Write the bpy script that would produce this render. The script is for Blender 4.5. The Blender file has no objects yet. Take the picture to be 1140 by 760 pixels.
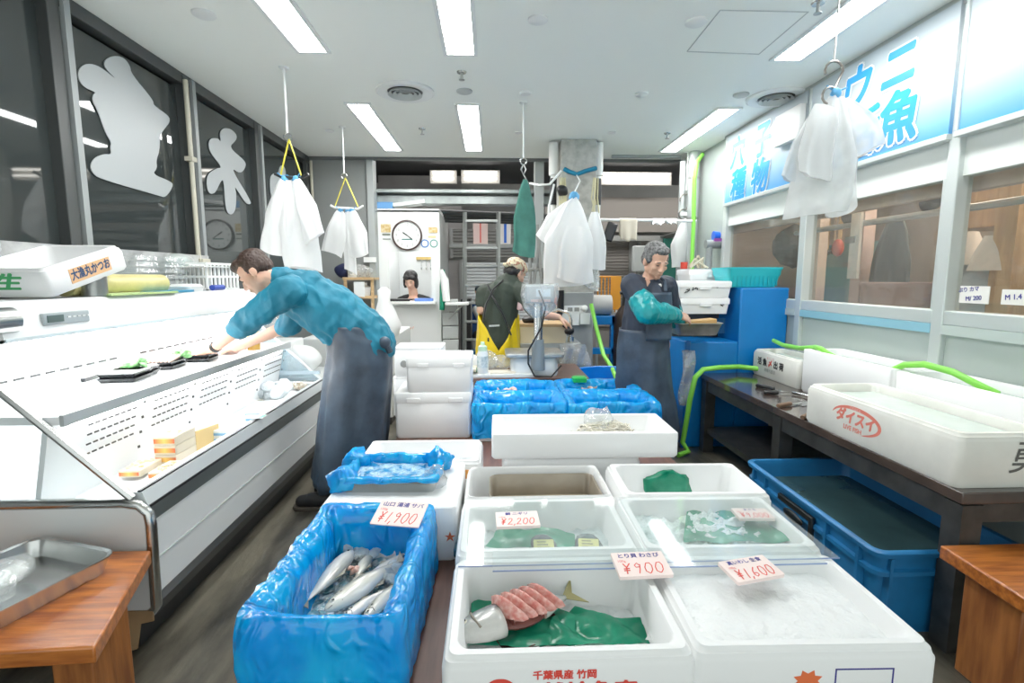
import bpy, math, random
from mathutils import Vector, Matrix, Euler, noise
R = random.Random(7)
PI = math.pi
COL = bpy.context.scene.collection
V = Vector

# ---------------------------------------------------------------- camera frame (1140 x 760)
FPX = 570.0
TH = math.radians(7.18); PS = math.radians(2.31); CAM = V((0, 0, 1.4))
FW = V((math.sin(PS)*math.cos(TH), math.cos(PS)*math.cos(TH), -math.sin(TH)))
RT = V((math.cos(PS), -math.sin(PS), 0)); UP = RT.cross(FW)
def at(x, y, Y=None, Z=None, X=None):
    """the point seen at photo pixel x,y that lies on the real plane Y=, Z= or X="""
    d = FW + RT*((x-570)/FPX) + UP*((380-y)/FPX)
    t = Y/d.y if Y is not None else ((Z-1.4)/d.z if Z is not None else X/d.x)
    return CAM + d*t

# ---------------------------------------------------------------- materials
MATS = {}
def M(name, col, rough=.5, metal=0, spec=.5, es=0, bump=0, bs=40, var=0, vs=6, col2=None, trans=0, coat=0, sss=0, stretch=(1,1,1), bdist=.01, tl=0, contrast=(.35,.65), ridge=False):
    if name in MATS: return MATS[name]
    m = bpy.data.materials.new(name); m.use_nodes = True
    nt = m.node_tree; N = nt.nodes; L = nt.links
    b = N['Principled BSDF']
    c4 = (*col, 1)
    b.inputs['Base Color'].default_value = c4
    b.inputs['Roughness'].default_value = rough; b.inputs['Metallic'].default_value = metal
    b.inputs['Specular IOR Level'].default_value = spec
    b.inputs['Coat Weight'].default_value = coat
    if coat: b.inputs['Coat Roughness'].default_value = .08
    if trans: b.inputs['Transmission Weight'].default_value = trans
    if sss:
        b.inputs['Subsurface Weight'].default_value = sss; b.inputs['Subsurface Radius'].default_value = (.012, .005, .003)
    if es:
        b.inputs['Emission Color'].default_value = c4; b.inputs['Emission Strength'].default_value = es
    if var or bump or col2:
        tc = N.new('ShaderNodeTexCoord'); mp = N.new('ShaderNodeMapping'); mp.inputs['Scale'].default_value = stretch
        L.new(tc.outputs['Object'], mp.inputs['Vector'])
    if var or col2:
        n = N.new('ShaderNodeTexNoise'); n.inputs['Scale'].default_value = vs; n.inputs['Detail'].default_value = 6
        L.new(mp.outputs[0], n.inputs['Vector'])
        r = N.new('ShaderNodeValToRGB'); e = r.color_ramp.elements
        e[0].position, e[1].position = contrast
        e[0].color = (*(col2 if col2 else [c*(1-var) for c in col]), 1); e[1].color = c4
        L.new(n.outputs['Fac'], r.inputs['Fac']); L.new(r.outputs['Color'], b.inputs['Base Color'])
    if bump:
        n2 = N.new('ShaderNodeTexNoise'); n2.inputs['Scale'].default_value = bs; n2.inputs['Detail'].default_value = 5
        if ridge: n2.noise_type = 'RIDGED_MULTIFRACTAL'; n2.inputs['Detail'].default_value = 2.5; n2.inputs['Distortion'].default_value = 1.2
        L.new(mp.outputs[0], n2.inputs['Vector'])
        bp = N.new('ShaderNodeBump'); bp.inputs['Strength'].default_value = bump; bp.inputs['Distance'].default_value = bdist
        L.new(n2.outputs['Fac'], bp.inputs['Height']); L.new(bp.outputs[0], b.inputs['Normal'])
    if tl:      # thin translucent film: part of the light passes through
        t = N.new('ShaderNodeBsdfTranslucent'); t.inputs['Color'].default_value = c4
        mx = N.new('ShaderNodeMixShader'); mx.inputs[0].default_value = tl
        L.new(b.outputs[0], mx.inputs[1]); L.new(t.outputs[0], mx.inputs[2]); L.new(mx.outputs[0], N['Material Output'].inputs['Surface'])
    MATS[name] = m; return m

def clear(name, tint, gloss=.08, rough=.02, frost=0, frostcol=(1,1,1), vs=8, bump=0):
    """thin clear sheet: transparent + a little mirror + optional milky haze"""
    if name in MATS: return MATS[name]
    m = bpy.data.materials.new(name); m.use_nodes = True
    nt = m.node_tree; N = nt.nodes; L = nt.links
    N.remove(N['Principled BSDF'])
    t = N.new('ShaderNodeBsdfTransparent'); t.inputs[0].default_value = (*tint, 1)
    g = N.new('ShaderNodeBsdfGlossy'); g.inputs['Roughness'].default_value = rough
    lw = N.new('ShaderNodeLayerWeight'); lw.inputs[0].default_value = .5
    pw = N.new('ShaderNodeMath'); pw.operation = 'POWER'; pw.inputs[1].default_value = 5; L.new(lw.outputs['Facing'], pw.inputs[0])
    ma = N.new('ShaderNodeMath'); ma.operation = 'MULTIPLY_ADD'; ma.inputs[1].default_value = .5; ma.inputs[2].default_value = gloss
    L.new(pw.outputs[0], ma.inputs[0])
    mx = N.new('ShaderNodeMixShader'); L.new(ma.outputs[0], mx.inputs[0]); L.new(t.outputs[0], mx.inputs[1]); L.new(g.outputs[0], mx.inputs[2])
    last = mx
    if frost:
        d = N.new('ShaderNodeBsdfDiffuse'); d.inputs[0].default_value = (*frostcol, 1)
        tc = N.new('ShaderNodeTexCoord'); n = N.new('ShaderNodeTexNoise'); n.inputs['Scale'].default_value = vs; n.inputs['Detail'].default_value = 4
        L.new(tc.outputs['Object'], n.inputs['Vector'])
        m2 = N.new('ShaderNodeMath'); m2.operation = 'MULTIPLY'; m2.inputs[1].default_value = frost*2; L.new(n.outputs['Fac'], m2.inputs[0])
        mx2 = N.new('ShaderNodeMixShader'); L.new(m2.outputs[0], mx2.inputs[0]); L.new(mx.outputs[0], mx2.inputs[1]); L.new(d.outputs[0], mx2.inputs[2])
        last = mx2
    if bump:
        tc = N.new('ShaderNodeTexCoord'); n = N.new('ShaderNodeTexNoise'); n.inputs['Scale'].default_value = 25
        L.new(tc.outputs['Object'], n.inputs['Vector'])
        bp = N.new('ShaderNodeBump'); bp.inputs['Strength'].default_value = bump; bp.inputs['Distance'].default_value = .01
        L.new(n.outputs['Fac'], bp.inputs['Height']); L.new(bp.outputs[0], g.inputs['Normal'])
    L.new(last.outputs[0], N['Material Output'].inputs['Surface'])
    MATS[name] = m; return m

def grad(name, stops, axis=2, rough=.4, spec=.5, es=0, noise_amt=0, metal=0):
    """colour ramp along one Generated axis (printed gradients, fish backs and bellies)"""
    if name in MATS: return MATS[name]
    m = bpy.data.materials.new(name); m.use_nodes = True
    nt = m.node_tree; N = nt.nodes; L = nt.links; b = N['Principled BSDF']
    tc = N.new('ShaderNodeTexCoord'); sx = N.new('ShaderNodeSeparateXYZ'); L.new(tc.outputs['Generated'], sx.inputs[0])
    src = sx.outputs[axis]
    if noise_amt:
        n = N.new('ShaderNodeTexNoise'); n.inputs['Scale'].default_value = 9; n.inputs['Detail'].default_value = 5
        L.new(tc.outputs['Generated'], n.inputs['Vector'])
        a = N.new('ShaderNodeMath'); a.operation = 'MULTIPLY_ADD'; a.inputs[1].default_value = noise_amt; L.new(n.outputs['Fac'], a.inputs[0]); L.new(src, a.inputs[2])
        a2 = N.new('ShaderNodeMath'); a2.operation = 'SUBTRACT'; a2.inputs[1].default_value = noise_amt/2; L.new(a.outputs[0], a2.inputs[0]); src = a2.outputs[0]
    r = N.new('ShaderNodeValToRGB'); e = r.color_ramp.elements
    while len(e) < len(stops): e.new(.5)
    for k, (p, c) in enumerate(stops): e[k].position = p; e[k].color = (*c, 1)
    L.new(src, r.inputs['Fac']); L.new(r.outputs['Color'], b.inputs['Base Color'])
    b.inputs['Roughness'].default_value = rough; b.inputs['Specular IOR Level'].default_value = spec; b.inputs['Metallic'].default_value = metal
    if es: L.new(r.outputs['Color'], b.inputs['Emission Color']); b.inputs['Emission Strength'].default_value = es
    MATS[name] = m; return m

white = M('white_paint', (.82,.84,.83), .45)
foam = M('white_foam', (.86,.87,.87), .55, bump=.08, bs=180, bdist=.002)
foam_old = M('old_white_foam', (.84,.84,.78), .55, var=.12, vs=5, bump=.1, bs=150, bdist=.002)
steel = M('steel', (.62,.63,.62), .25, 1, var=.15, vs=8)
steel_dull = M('dull_steel', (.5,.51,.5), .42, .9, var=.3, vs=12)
darksteel = M('dark_steel', (.09,.09,.085), .4, .5, var=.4, vs=10)
grey = M('grey_paint', (.30,.31,.30), .45)
greyl = M('light_grey_paint', (.52,.55,.54), .4)
black = M('black_plastic', (.012,.012,.014), .35)
blackg = M('glossy_black', (.008,.008,.01), .15)
blue_film = M('blue_plastic_film', (.005,.54,1.0), .12, spec=.65, bump=1, bs=15, bdist=.028, coat=.15, tl=.3, col2=(.0,.34,.92), vs=11, ridge=True, stretch=(1,1,.6))
blue_tank = M('blue_tank_paint', (.0,.20,.60), .38, var=.18, vs=3)
blue_crate = M('blue_crate_plastic', (.015,.19,.46), .4, var=.25, vs=6)
teal = M('turquoise_plastic', (.02,.52,.58), .35)
green_film = M('green_plastic_sheet', (.03,.36,.21), .22, bump=.4, bs=10, bdist=.02, tl=.25, col2=(.0,.22,.12), vs=14, ridge=True)
bag_white = M('white_bag_film', (.95,.96,.96), .35, bump=.2, bs=9, bdist=.015, tl=.42, ridge=True)
red_ink = M('red_ink', (.75,.06,.04), .6)
blue_ink = M('blue_ink', (.03,.03,.25), .6)
black_ink = M('black_ink', (.02,.02,.02), .6)
green_ink = M('green_ink', (.05,.35,.12), .6)
card = M('card_paper', (.90,.74,.70), .5)
wood_org = M('orange_varnished_wood', (.60,.19,.035), .3, col2=(.30,.075,.014), vs=5, stretch=(1,9,9), coat=.4, bump=.1, bs=20)
wood_org2 = M('orange_wood_leg', (.42,.15,.04), .4, col2=(.22,.07,.02), vs=4, stretch=(8,8,1), bump=.1, bs=20)
wood_pale = M('pale_wood', (.66,.46,.24), .55, col2=(.52,.34,.17), vs=5, stretch=(1,8,8))
wood_brown = M('brown_table_wood', (.17,.075,.05), .45, col2=(.10,.045,.03), vs=4, stretch=(10,1,1))
cardboard = M('cardboard', (.45,.29,.15), .8, var=.35, vs=6)
lime = M('lime_hose', (.24,.72,.08), .35)
skin = M('skin', (.72,.43,.31), .5, sss=.15, var=.08, vs=20)
hair_b = M('black_hair', (.012,.010,.010), .45, bump=.6, bs=90, stretch=(1,1,.25), bdist=.01)
hair_br = M('dark_brown_hair', (.045,.022,.015), .45, bump=.6, bs=90, bdist=.01)
hair_g = M('grey_hair', (.23,.23,.23), .55, col2=(.06,.06,.06), vs=60, bump=.6, bs=90, bdist=.01)
ice = M('crushed_ice', (.82,.88,.90), .2, bump=1, bs=35, bdist=.03, tl=.25)
glass_clear = clear('clear_glass', (.95,.97,.97), .05)
acryl = clear('acrylic_lid', (.97,.985,.985), .02, .06, frost=.07, frostcol=(.9,.95,.95), vs=5)
film = clear('cling_film', (.9,.92,.93), .16, .08, frost=.1, vs=30, bump=.8)
bagclear = clear('clear_poly_bag', (.92,.94,.94), .10, .1, frost=.2, frostcol=(.95,.97,.97), vs=18, bump=.8)

# ---------------------------------------------------------------- mesh builder
def rr(w, d, r, z, n=4, cx=0, cy=0):
    """rounded rectangle ring at height z"""
    r = max(.0005, min(r, w/2-.0005, d/2-.0005)); out = []
    for k, (sx, sy) in enumerate(((1,1), (-1,1), (-1,-1), (1,-1))):
        for i in range(n+1):
            a = PI/2*k + PI/2*i/n
            out.append((cx+sx*(w/2-r)+r*math.cos(a), cy+sy*(d/2-r)+r*math.sin(a), z))
    return out
def circ(r, z, n=20, cx=0, cy=0, ry=None):
    return [(cx+r*math.cos(2*PI*i/n), cy+(ry or r)*math.sin(2*PI*i/n), z) for i in range(n)]

class MB:
    def __init__(s): s.v = []; s.f = []
    def add(s, vs, fs, mt=None):
        o = len(s.v); s.v += [tuple(mt @ V(p)) if mt else tuple(p) for p in vs]; s.f += [tuple(o+i for i in f) for f in fs]; return s
    def box(s, x0, x1, y0, y1, z0, z1, mt=None):
        x0, x1 = sorted((x0, x1)); y0, y1 = sorted((y0, y1)); z0, z1 = sorted((z0, z1))
        return s.add([(x0,y0,z0),(x1,y0,z0),(x1,y1,z0),(x0,y1,z0),(x0,y0,z1),(x1,y0,z1),(x1,y1,z1),(x0,y1,z1)],
                     [(3,2,1,0),(4,5,6,7),(0,1,5,4),(1,2,6,5),(2,3,7,6),(3,0,4,7)], mt)
    def cbox(s, c, size, rot=(0,0,0)):
        mt = Matrix.LocRotScale(V(c), Euler(rot), None); a, b, d = size
        return s.box(-a/2, a/2, -b/2, b/2, -d/2, d/2, mt)
    def loft(s, rings, cap0=True, cap1=True, close=True, mt=None):
        n = len(rings[0]); vs = [p for r in rings for p in r]; fs = []
        for k in range(len(rings)-1):
            for i in range(n if close else n-1):
                j = (i+1) % n
                fs.append((k*n+i, k*n+j, (k+1)*n+j, (k+1)*n+i))
        if cap0: fs.append(tuple(reversed(range(n))))
        if cap1: fs.append(tuple((len(rings)-1)*n+i for i in range(n)))
        return s.add(vs, fs, mt)
    def tube(s, pts, r, n=8, caps=True, flat=None):
        pts = [V(p) for p in pts]; rs = r if isinstance(r, (list, tuple)) else [r]*len(pts)
        rings = []; up = None
        for i, p in enumerate(pts):
            t = (pts[min(i+1, len(pts)-1)] - pts[max(i-1, 0)]).normalized()
            if up is None: up = V((0,0,1)) if abs(t.z) < .9 else V((1,0,0))
            a = (up - t*up.dot(t))
            a = a.normalized() if a.length > 1e-6 else t.orthogonal().normalized()
            b = t.cross(a); up = a
            fa = flat or 1
            rings.append([tuple(p + a*(math.cos(2*PI*k/n)*rs[i]*fa) + b*(math.sin(2*PI*k/n)*rs[i])) for k in range(n)])
        return s.loft(rings, caps, caps)
    def cap(s, p0, r0, p1, r1, n=12):
        p0 = V(p0); p1 = V(p1); d = p1-p0; L = d.length or 1e-6; d = d/L
        pts, rs = [], []
        for k in (0, .25, .5, .75): a = PI/2*(1-k); pts.append(p0-d*r0*math.sin(a)); rs.append(max(1e-4, r0*math.cos(a)))
        pts += [p0, p1]; rs += [r0, r1]
        for k in (.25, .5, .75, 1): a = PI/2*k; pts.append(p1+d*r1*math.sin(a)); rs.append(max(1e-4, r1*math.cos(a)))
        return s.tube(pts, rs, n)
    def ell(s, c, r, rot=None, n=16, m=10):
        mt = Matrix.Translation(V(c)) @ ((rot.to_matrix().to_4x4() if isinstance(rot, Euler) else rot) if rot else Matrix())
        rings = []
        for k in range(m+1):
            a = -PI/2 + PI*k/m; ca = max(.002, math.cos(a))
            rings.append([(r[0]*ca*math.cos(2*PI*i/n), r[1]*ca*math.sin(2*PI*i/n), r[2]*math.sin(a)) for i in range(n)])
        return s.loft(rings, mt=mt)
    def poly(s, pts, off):
        pts = [V(p) for p in pts]; off = V(off); n = len(pts)
        return s.add(pts+[p+off for p in pts], [tuple(reversed(range(n))), tuple(range(n, 2*n))]+[(i, (i+1) % n, n+(i+1) % n, n+i) for i in range(n)])
    def grid(s, fn, nu, nv):
        return s.add([fn(i/nu, j/nv) for j in range(nv+1) for i in range(nu+1)],
                     [(j*(nu+1)+i, j*(nu+1)+i+1, (j+1)*(nu+1)+i+1, (j+1)*(nu+1)+i) for j in range(nv) for i in range(nu)])
    def xf(s, mt): s.v = [tuple(mt @ V(p)) for p in s.v]; return s
    def wob(s, amp, sc, seed=0):
        s.v = [tuple(V(p) + noise.noise_vector(V(p)*sc + V((seed*7.1, seed*3.3, seed*5.7)))*amp) for p in s.v]; return s
    def build(s, name, mat, parent=None, W=False, smooth=True, bevel=0, sub=0, ang=40, solid=0, seg=2):
        me = bpy.data.meshes.new(name); me.from_pydata(s.v, [], s.f); me.validate(); me.update()
        me.materials.append(mat)
        if smooth:
            me.polygons.foreach_set('use_smooth', [True]*len(me.polygons))
            if ang < 180: me.set_sharp_from_angle(angle=math.radians(ang))
        o = bpy.data.objects.new(name, me); COL.objects.link(o)
        if parent:
            o.parent = parent
            if W: o.matrix_parent_inverse = wm(parent).inverted()
        if solid: k = o.modifiers.new('solid', 'SOLIDIFY'); k.thickness = solid; k.offset = 0
        if bevel:
            k = o.modifiers.new('bevel', 'BEVEL'); k.width = bevel; k.segments = seg; k.limit_method = 'ANGLE'; k.harden_normals = False
        if sub: k = o.modifiers.new('sub', 'SUBSURF'); k.levels = k.render_levels = sub
        return o
def wm(o):
    m = Matrix.LocRotScale(o.location, o.rotation_euler, o.scale)
    if o.parent: m = wm(o.parent) @ o.matrix_parent_inverse @ m
    return m

def tag(o, label, cat, group=None, kind=None):
    if label: o['label'] = label
    if cat: o['category'] = cat
    if group: o['group'] = group
    if kind: o['kind'] = kind
    return o
def thing(name, label, cat, loc=(0,0,0), rot=(0,0,0), group=None, kind=None):
    o = bpy.data.objects.new(name, None); COL.objects.link(o); o.location = loc; o.rotation_euler = rot; o.empty_display_size = .05
    return tag(o, label, cat, group, kind)
def place(o, loc, rot=(0,0,0)): o.location = loc; o.rotation_euler = rot; return o
def dup(root, loc, rot=None, label=None, group=None):
    def cp(o, par):
        c = o.copy(); COL.objects.link(c)
        if par: c.parent = par
        for ch in o.children: cp(ch, c)
        return c
    r = cp(root, None); r.location = loc
    if rot is not None: r.rotation_euler = rot
    if label: r['label'] = label
    if group: r['group'] = group
    return r
def struct(name, mb, mat, parent=None, **k):
    o = mb.build(name, mat, parent, **k)
    if not parent: o['kind'] = 'structure'
    return o
def text(name, body, size, loc, rot, mat, parent=None, W=False, off=0, shear=0, align='CENTER', sx=1, ext=0, label=None):
    """lettering as a flat mesh; off = how far every stroke is fattened"""
    c = bpy.data.curves.new(name, 'FONT'); c.body = body; c.size = size; c.shear = shear; c.align_x = align; c.align_y = 'CENTER'
    tmp = bpy.data.objects.new('tmp', c); COL.objects.link(tmp)
    me0 = bpy.data.meshes.new_from_object(tmp.evaluated_get(bpy.context.evaluated_depsgraph_get()))
    bpy.data.objects.remove(tmp); bpy.data.curves.remove(c)
    vs = [v.co.copy() for v in me0.vertices]; fs = [tuple(p.vertices) for p in me0.polygons]; bpy.data.meshes.remove(me0)
    m = MB(); n = 10 if off > .004 else 6
    m.add(vs, fs)
    if off > 0:
        for k in range(n): m.add([(v.x+off*math.cos(2*PI*k/n), v.y+off*math.sin(2*PI*k/n), v.z+1e-5*(k+1)) for v in vs], fs)
    me = bpy.data.meshes.new(name); me.from_pydata(m.v, [], m.f); me.validate(); me.update(); me.materials.append(mat)
    o = bpy.data.objects.new(name, me); COL.objects.link(o); o.location = loc; o.rotation_euler = rot; o.scale = (sx, 1, 1)
    if parent:
        o.parent = parent
        if W: o.matrix_parent_inverse = wm(parent).inverted()
    if label: o['label'] = label
    return o
FRONT = (PI/2, 0, 0)            # writing on a face that looks toward -Y
LEFTW = (PI/2, 0, -PI/2)        # writing on a face that looks toward -X
# ---------------------------------------------------------------- the setting
CZ = 2.8; XL = -2.14; XR = 2.4; YB = 6.35
floor_m = M('wet_concrete', (.16,.145,.11), .3, col2=(.03,.028,.022), vs=2.6, bump=.2, bs=9, stretch=(2.6,.7,1), bdist=.02, contrast=(.36,.62))
ceil_m = M('ceiling_paint', (.92,.945,.90), .6)
wallg = M('grey_wall_panel', (.25,.265,.26), .5, var=.1, vs=2)
struct('floor', MB().box(-4.5, 6, -1.2, 11, -.1, 0), floor_m)
struct('ceiling', MB().box(XL-.05, XR+.05, -1.2, YB, CZ, CZ+.08), ceil_m)
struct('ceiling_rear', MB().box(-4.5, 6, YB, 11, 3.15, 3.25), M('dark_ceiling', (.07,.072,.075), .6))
struct('wall_rear', MB().box(-4.5, 6, 10, 10.1, 0, 3.2), M('rear_wall', (.45,.45,.43), .6, var=.2, vs=1.5))
struct('trim_1', MB().box(XL, XR, YB-.05, YB+.02, CZ-.03, CZ+.36), M('lintel_dark', (.13,.14,.14), .5))
# left part of the back wall and the jamb of the opening
struct('wall_back', MB().box(XL, -1.42, YB, YB+.1, 0, CZ), wallg)
struct('trim_2', MB().box(-1.47, -1.39, YB-.04, YB+.14, 0, CZ), M('jamb_grey', (.36,.39,.385), .45), bevel=.006)
struct('trim_3', MB().box(.53, .64, YB-.02, YB+.14, 0, CZ), M('jamb_grey', (.36,.39,.385), .45), bevel=.006)
# beam of the rear opening with a ledge and a dark box of pipes under it
struct('beam', MB().box(-1.42, 1.0, 6.55, 6.75, 2.3, 2.4).box(-1.42, 1.0, 6.45, 6.8, 2.42, 2.46), M('galvanised_beam', (.36,.40,.395), .35, .4, var=.25, vs=9), bevel=.005)
pm = M('pipe_dark', (.06,.065,.065), .5)
t = thing('pipe_bundle', 'dark pipes running side by side under the grey beam above the office booth', 'pipe', (-.2, 7.2, 2.2))
for k in range(4):
    MB().tube([(-1.4, 7+.1*k, 2.28-.03*k), (1.0, 7+.1*k, 2.2-.02*k)], .035-.004*k, 10).build('pipe', pm, t, W=True)
# soffit, rear shutters
struct('trim_4', MB().box(.9, 4.5, 8.7, 8.8, 2.15, 2.72), M('brown_grey_soffit', (.30,.275,.25), .6))
struct('wall_rear_partition', MB().box(.9, 4.5, 9.2, 9.3, 0, 2.2).box(-1.9, -.5, 9.0, 9.1, 0, 3.1), M('rear_grey', (.34,.33,.32), .6, var=.2, vs=2))
def shutter(loc, w, h, mat, label):
    t = thing('roller_shutter', label, 'shutter', loc)
    n = int(h/.055); m = MB()
    prof = []
    for k in range(n):
        z = k*.055
        m.loft([[(-w/2, 0, z), (w/2, 0, z)], [(-w/2, -.014, z+.02), (w/2, -.014, z+.02)], [(-w/2, -.012, z+.04), (w/2, -.012, z+.04)], [(-w/2, .004, z+.054), (w/2, .004, z+.054)]], False, False, False)
    m.build('slat_curtain', mat, t)
    for sx in (-1, 1): MB().box(sx*w/2, sx*(w/2+.05), -.04, .04, 0, h).build('guide_rail', grey, t, bevel=.004)
shutter((.25, 9.0, .55), 1.5, 1.15, M('pale_shutter', (.68,.72,.73), .4), 'pale grey roller shutter behind the ladder')
shutter((.2, 8.95, 1.72), 1.7, .5, M('dark_shutter', (.2,.2,.19), .5), 'dark slatted shutter strip above the pale shutter behind the ladder')
shutter((1.95, 9.15, .5), 1.0, 1.55, M('brown_shutter', (.30,.28,.26), .5), 'brown grey roller shutter behind the concrete pillar')
shutter((3.1, 9.15, .5), .9, 1.55, M('brown_shutter', (.30,.28,.26), .5), 'brown grey roller shutter behind the grey-haired man')
# pillar with pale cladding
conc = M('concrete', (.50,.50,.46), .75, col2=(.34,.34,.31), vs=14, bump=.3, bs=50, contrast=(.3,.6))
pil = MB().box(.72, 1.09, 5.42, 5.79, 0, CZ); pil = struct('pillar', pil, conc, bevel=.01)
struct('trim_5', MB().box(.72, 1.06, 5.3, 5.42, 0, 1.24), M('pillar_cladding', (.36,.38,.38), .4, var=.12, vs=5), bevel=.008)

# left window wall: dark posts, rail and dark panes; a dim corridor behind
postm = M('window_post_dark', (.055,.06,.06), .4); postl = M('window_post_light', (.30,.325,.325), .4)
pane_l = M('dark_window_glass', (.035,.042,.042), .03, spec=.6)
struct('wall_left', MB().box(XL-.12, XL, -1.2, YB, 0, 1.1), wallg)
ys = [1.45, 2.72, 3.82, 4.9, 6.35]
for k in range(4):
    f = MB().box(XL-.06, XL+.02, ys[k]+.0, ys[k]+.075, 1.1, CZ-.02).box(XL-.06, XL+.015, ys[k], ys[k+1], CZ-.075, CZ)
    w = struct('window_%d' % (k+1), f, postm, bevel=.004)
    struct('pane', MB().box(XL-.05, XL-.035, ys[k]+.07, ys[k+1], 1.1, CZ-.1), pane_l, w)
    struct('window_bead', MB().box(XL-.03, XL+.035, ys[k]+.085, ys[k]+.125, 1.1, CZ-.02), postl, w)
struct('trim_6', MB().box(XL-.02, XL+.02, YB-.16, YB-.09, 1.1, CZ-.02), postm)
# vinyl characters on the windows (outline traced from the brush lettering)
vinyl = M('white_vinyl', (.40,.43,.44), .4)
def smooth_poly(pts, k=3):
    for _ in range(k):
        q = []
        for i in range(len(pts)):
            a, b = pts[i], pts[(i+1) % len(pts)]
            q += [(a[0]*.75+b[0]*.25, a[1]*.75+b[1]*.25), (a[0]*.25+b[0]*.75, a[1]*.25+b[1]*.75)]
        pts = q
    return pts
def decal(pts, sc, ox, oy, label):
    w = [at(ox+x/sc, oy+y/sc, X=XL-.03) for x, y in smooth_poly(pts, 2)]
    o = MB().poly(w, (.004, 0, 0)).build('window_lettering', vinyl, smooth=False)
    tag(o, label, 'sign')
decal([(345,200),(375,185),(410,190),(432,220),(435,245),(510,335),(508,350),(560,385),(565,405),(545,430),(530,450),(530,500),(518,535),(522,560),(505,580),(570,605),(575,620),(550,658),(530,652),(330,595),(305,575),(298,550),(312,525),(345,512),(370,515),(365,490),(370,475),(348,440),(325,370),(305,335),(308,315),(320,308),(275,290),(256,255),(262,225),(290,210),(330,220),(392,270),(345,225)], 2.992, 0, 0, 'large white brush character stuck on the dark window above the fish case')
decal([(730,440),(745,425),(770,430),(788,450),(785,468),(760,490),(815,535),(818,555),(800,580),(765,555),(835,670),(832,682),(815,675),(778,615),(786,640),(784,700),(768,718),(750,700),(745,600),(735,600),(715,645),(695,645),(686,615),(690,580),(720,560),(740,558),(700,510),(692,480),(700,460),(725,460),(735,475)], 2.992, 0, 0, 'smaller white character with three legs stuck on the second dark window')
decal([(930,555),(942,548),(952,570),(948,600),(975,660),(965,720),(940,690),(925,640),(915,690),(900,650),(897,590),(912,575),(925,580)], 2.992, 0, 0, 'narrow white character on the window behind the hanging bags with yellow straps')
# dim corridor beyond the left windows
struct('wall_corridor', MB().box(-4.4, -4.3, -1.2, 11, -.1, 3.2).box(-4.4, XL-.1, -1.25, -1.2, 0, 3.2), M('corridor_wall', (.05,.052,.05), .6))
struct('ceiling_corridor', MB().box(-4.4, XL-.07, -1.2, 11, 2.8, 2.9), M('corridor_wall', (.05,.052,.05), .6))
# thin pipes on the left wall
for k, (y, lab) in enumerate(((3.795, 'thin cream conduit running up the post between the two lettered windows'), (6.26, 'thin cream conduit in the back left corner of the room'))):
    o = MB().tube([(XL+.05, y, 1.15), (XL+.05, y, 2.05), (XL+.05, y, CZ-.06)], .016, 10).build('conduit', M('cream_pipe', (.55,.52,.42), .45))
    for q in range(2): MB().box(XL+.02, XL+.075, y-.028, y+.028, 1.5+q*.7, 1.53+q*.7).build('clip', M('cream_pipe', (.55,.52,.42), .45), o)
    tag(o, lab, 'pipe')
t = thing('wall_outlet', 'cream outlet box with a black plug on the conduit by the window', 'outlet', (XL+.05, 3.83, 1.46))
MB().box(-.03, .04, -.05, .05, -.07, .07).build('box', M('cream_pipe', (.55,.52,.42), .45), t, bevel=.006)
MB().tube([(.03, .06, 0), (.05, .12, .0), (.06, .18, -.03), (.07, .2, -.15)], .012, 8).ell((.03,.07,0), (.03,.03,.025)).build('plug', black, t)

# right wall: grey lower panels, sill rail, windows, header, sign boxes
pg = M('grey_green_panel', (.46,.52,.50), .45, var=.05, vs=1); hd = M('pale_header', (.74,.78,.75), .45); al = M('aluminium_frame', (.62,.67,.66), .35, .3)
yr = [1.1, 2.63, 3.88, 5.23]
struct('wall_right', MB().box(XR, XR+.08, -1.2, YB+.1, 0, 1.17).box(XR, XR+.08, 5.28, YB+.1, 1.17, CZ), pg)
struct('wall_right_header', MB().box(XR, XR+.08, -1.2, 5.28, 1.91, CZ), hd)
pane_r = clear('spotted_glass', (.90,.91,.89), .05, frost=.05, frostcol=(.85,.80,.74), vs=30)
for k in range(3):
    y0, y1 = yr[k], yr[k+1]
    f = MB().box(XR-.03, XR+.06, y0-.035, y0+.035, .3, 2.78).box(XR-.025, XR+.06, y0+.035, y1-.035, 1.15, 1.225).box(XR-.02, XR+.06, y0+.035, y0+.06, 1.2, 1.92)
    if k == 2: f.box(XR-.03, XR+.06, y1-.035, y1+.035, .3, 2.78)
    w = struct('window_%d' % (k+5), f, al, bevel=.006)
    struct('pane', MB().box(XR+.03, XR+.036, y0+.03, y1-.03, 1.2, 1.95), pane_r, w)
    struct('sill_strip', MB().box(XR-.03, XR-.0, y0+.035, y1-.035, 1.1, 1.15), M('sill_strip_blue' if k == 1 else 'sill_strip_grey', (.25,.5,.62) if k == 1 else (.5,.57,.55), .4), w)
struct('trim_7', MB().box(XR-.04, XR+.02, 1.0, 5.28, CZ-.05, CZ), M('trim_grey', (.42,.46,.45), .4))
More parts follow.
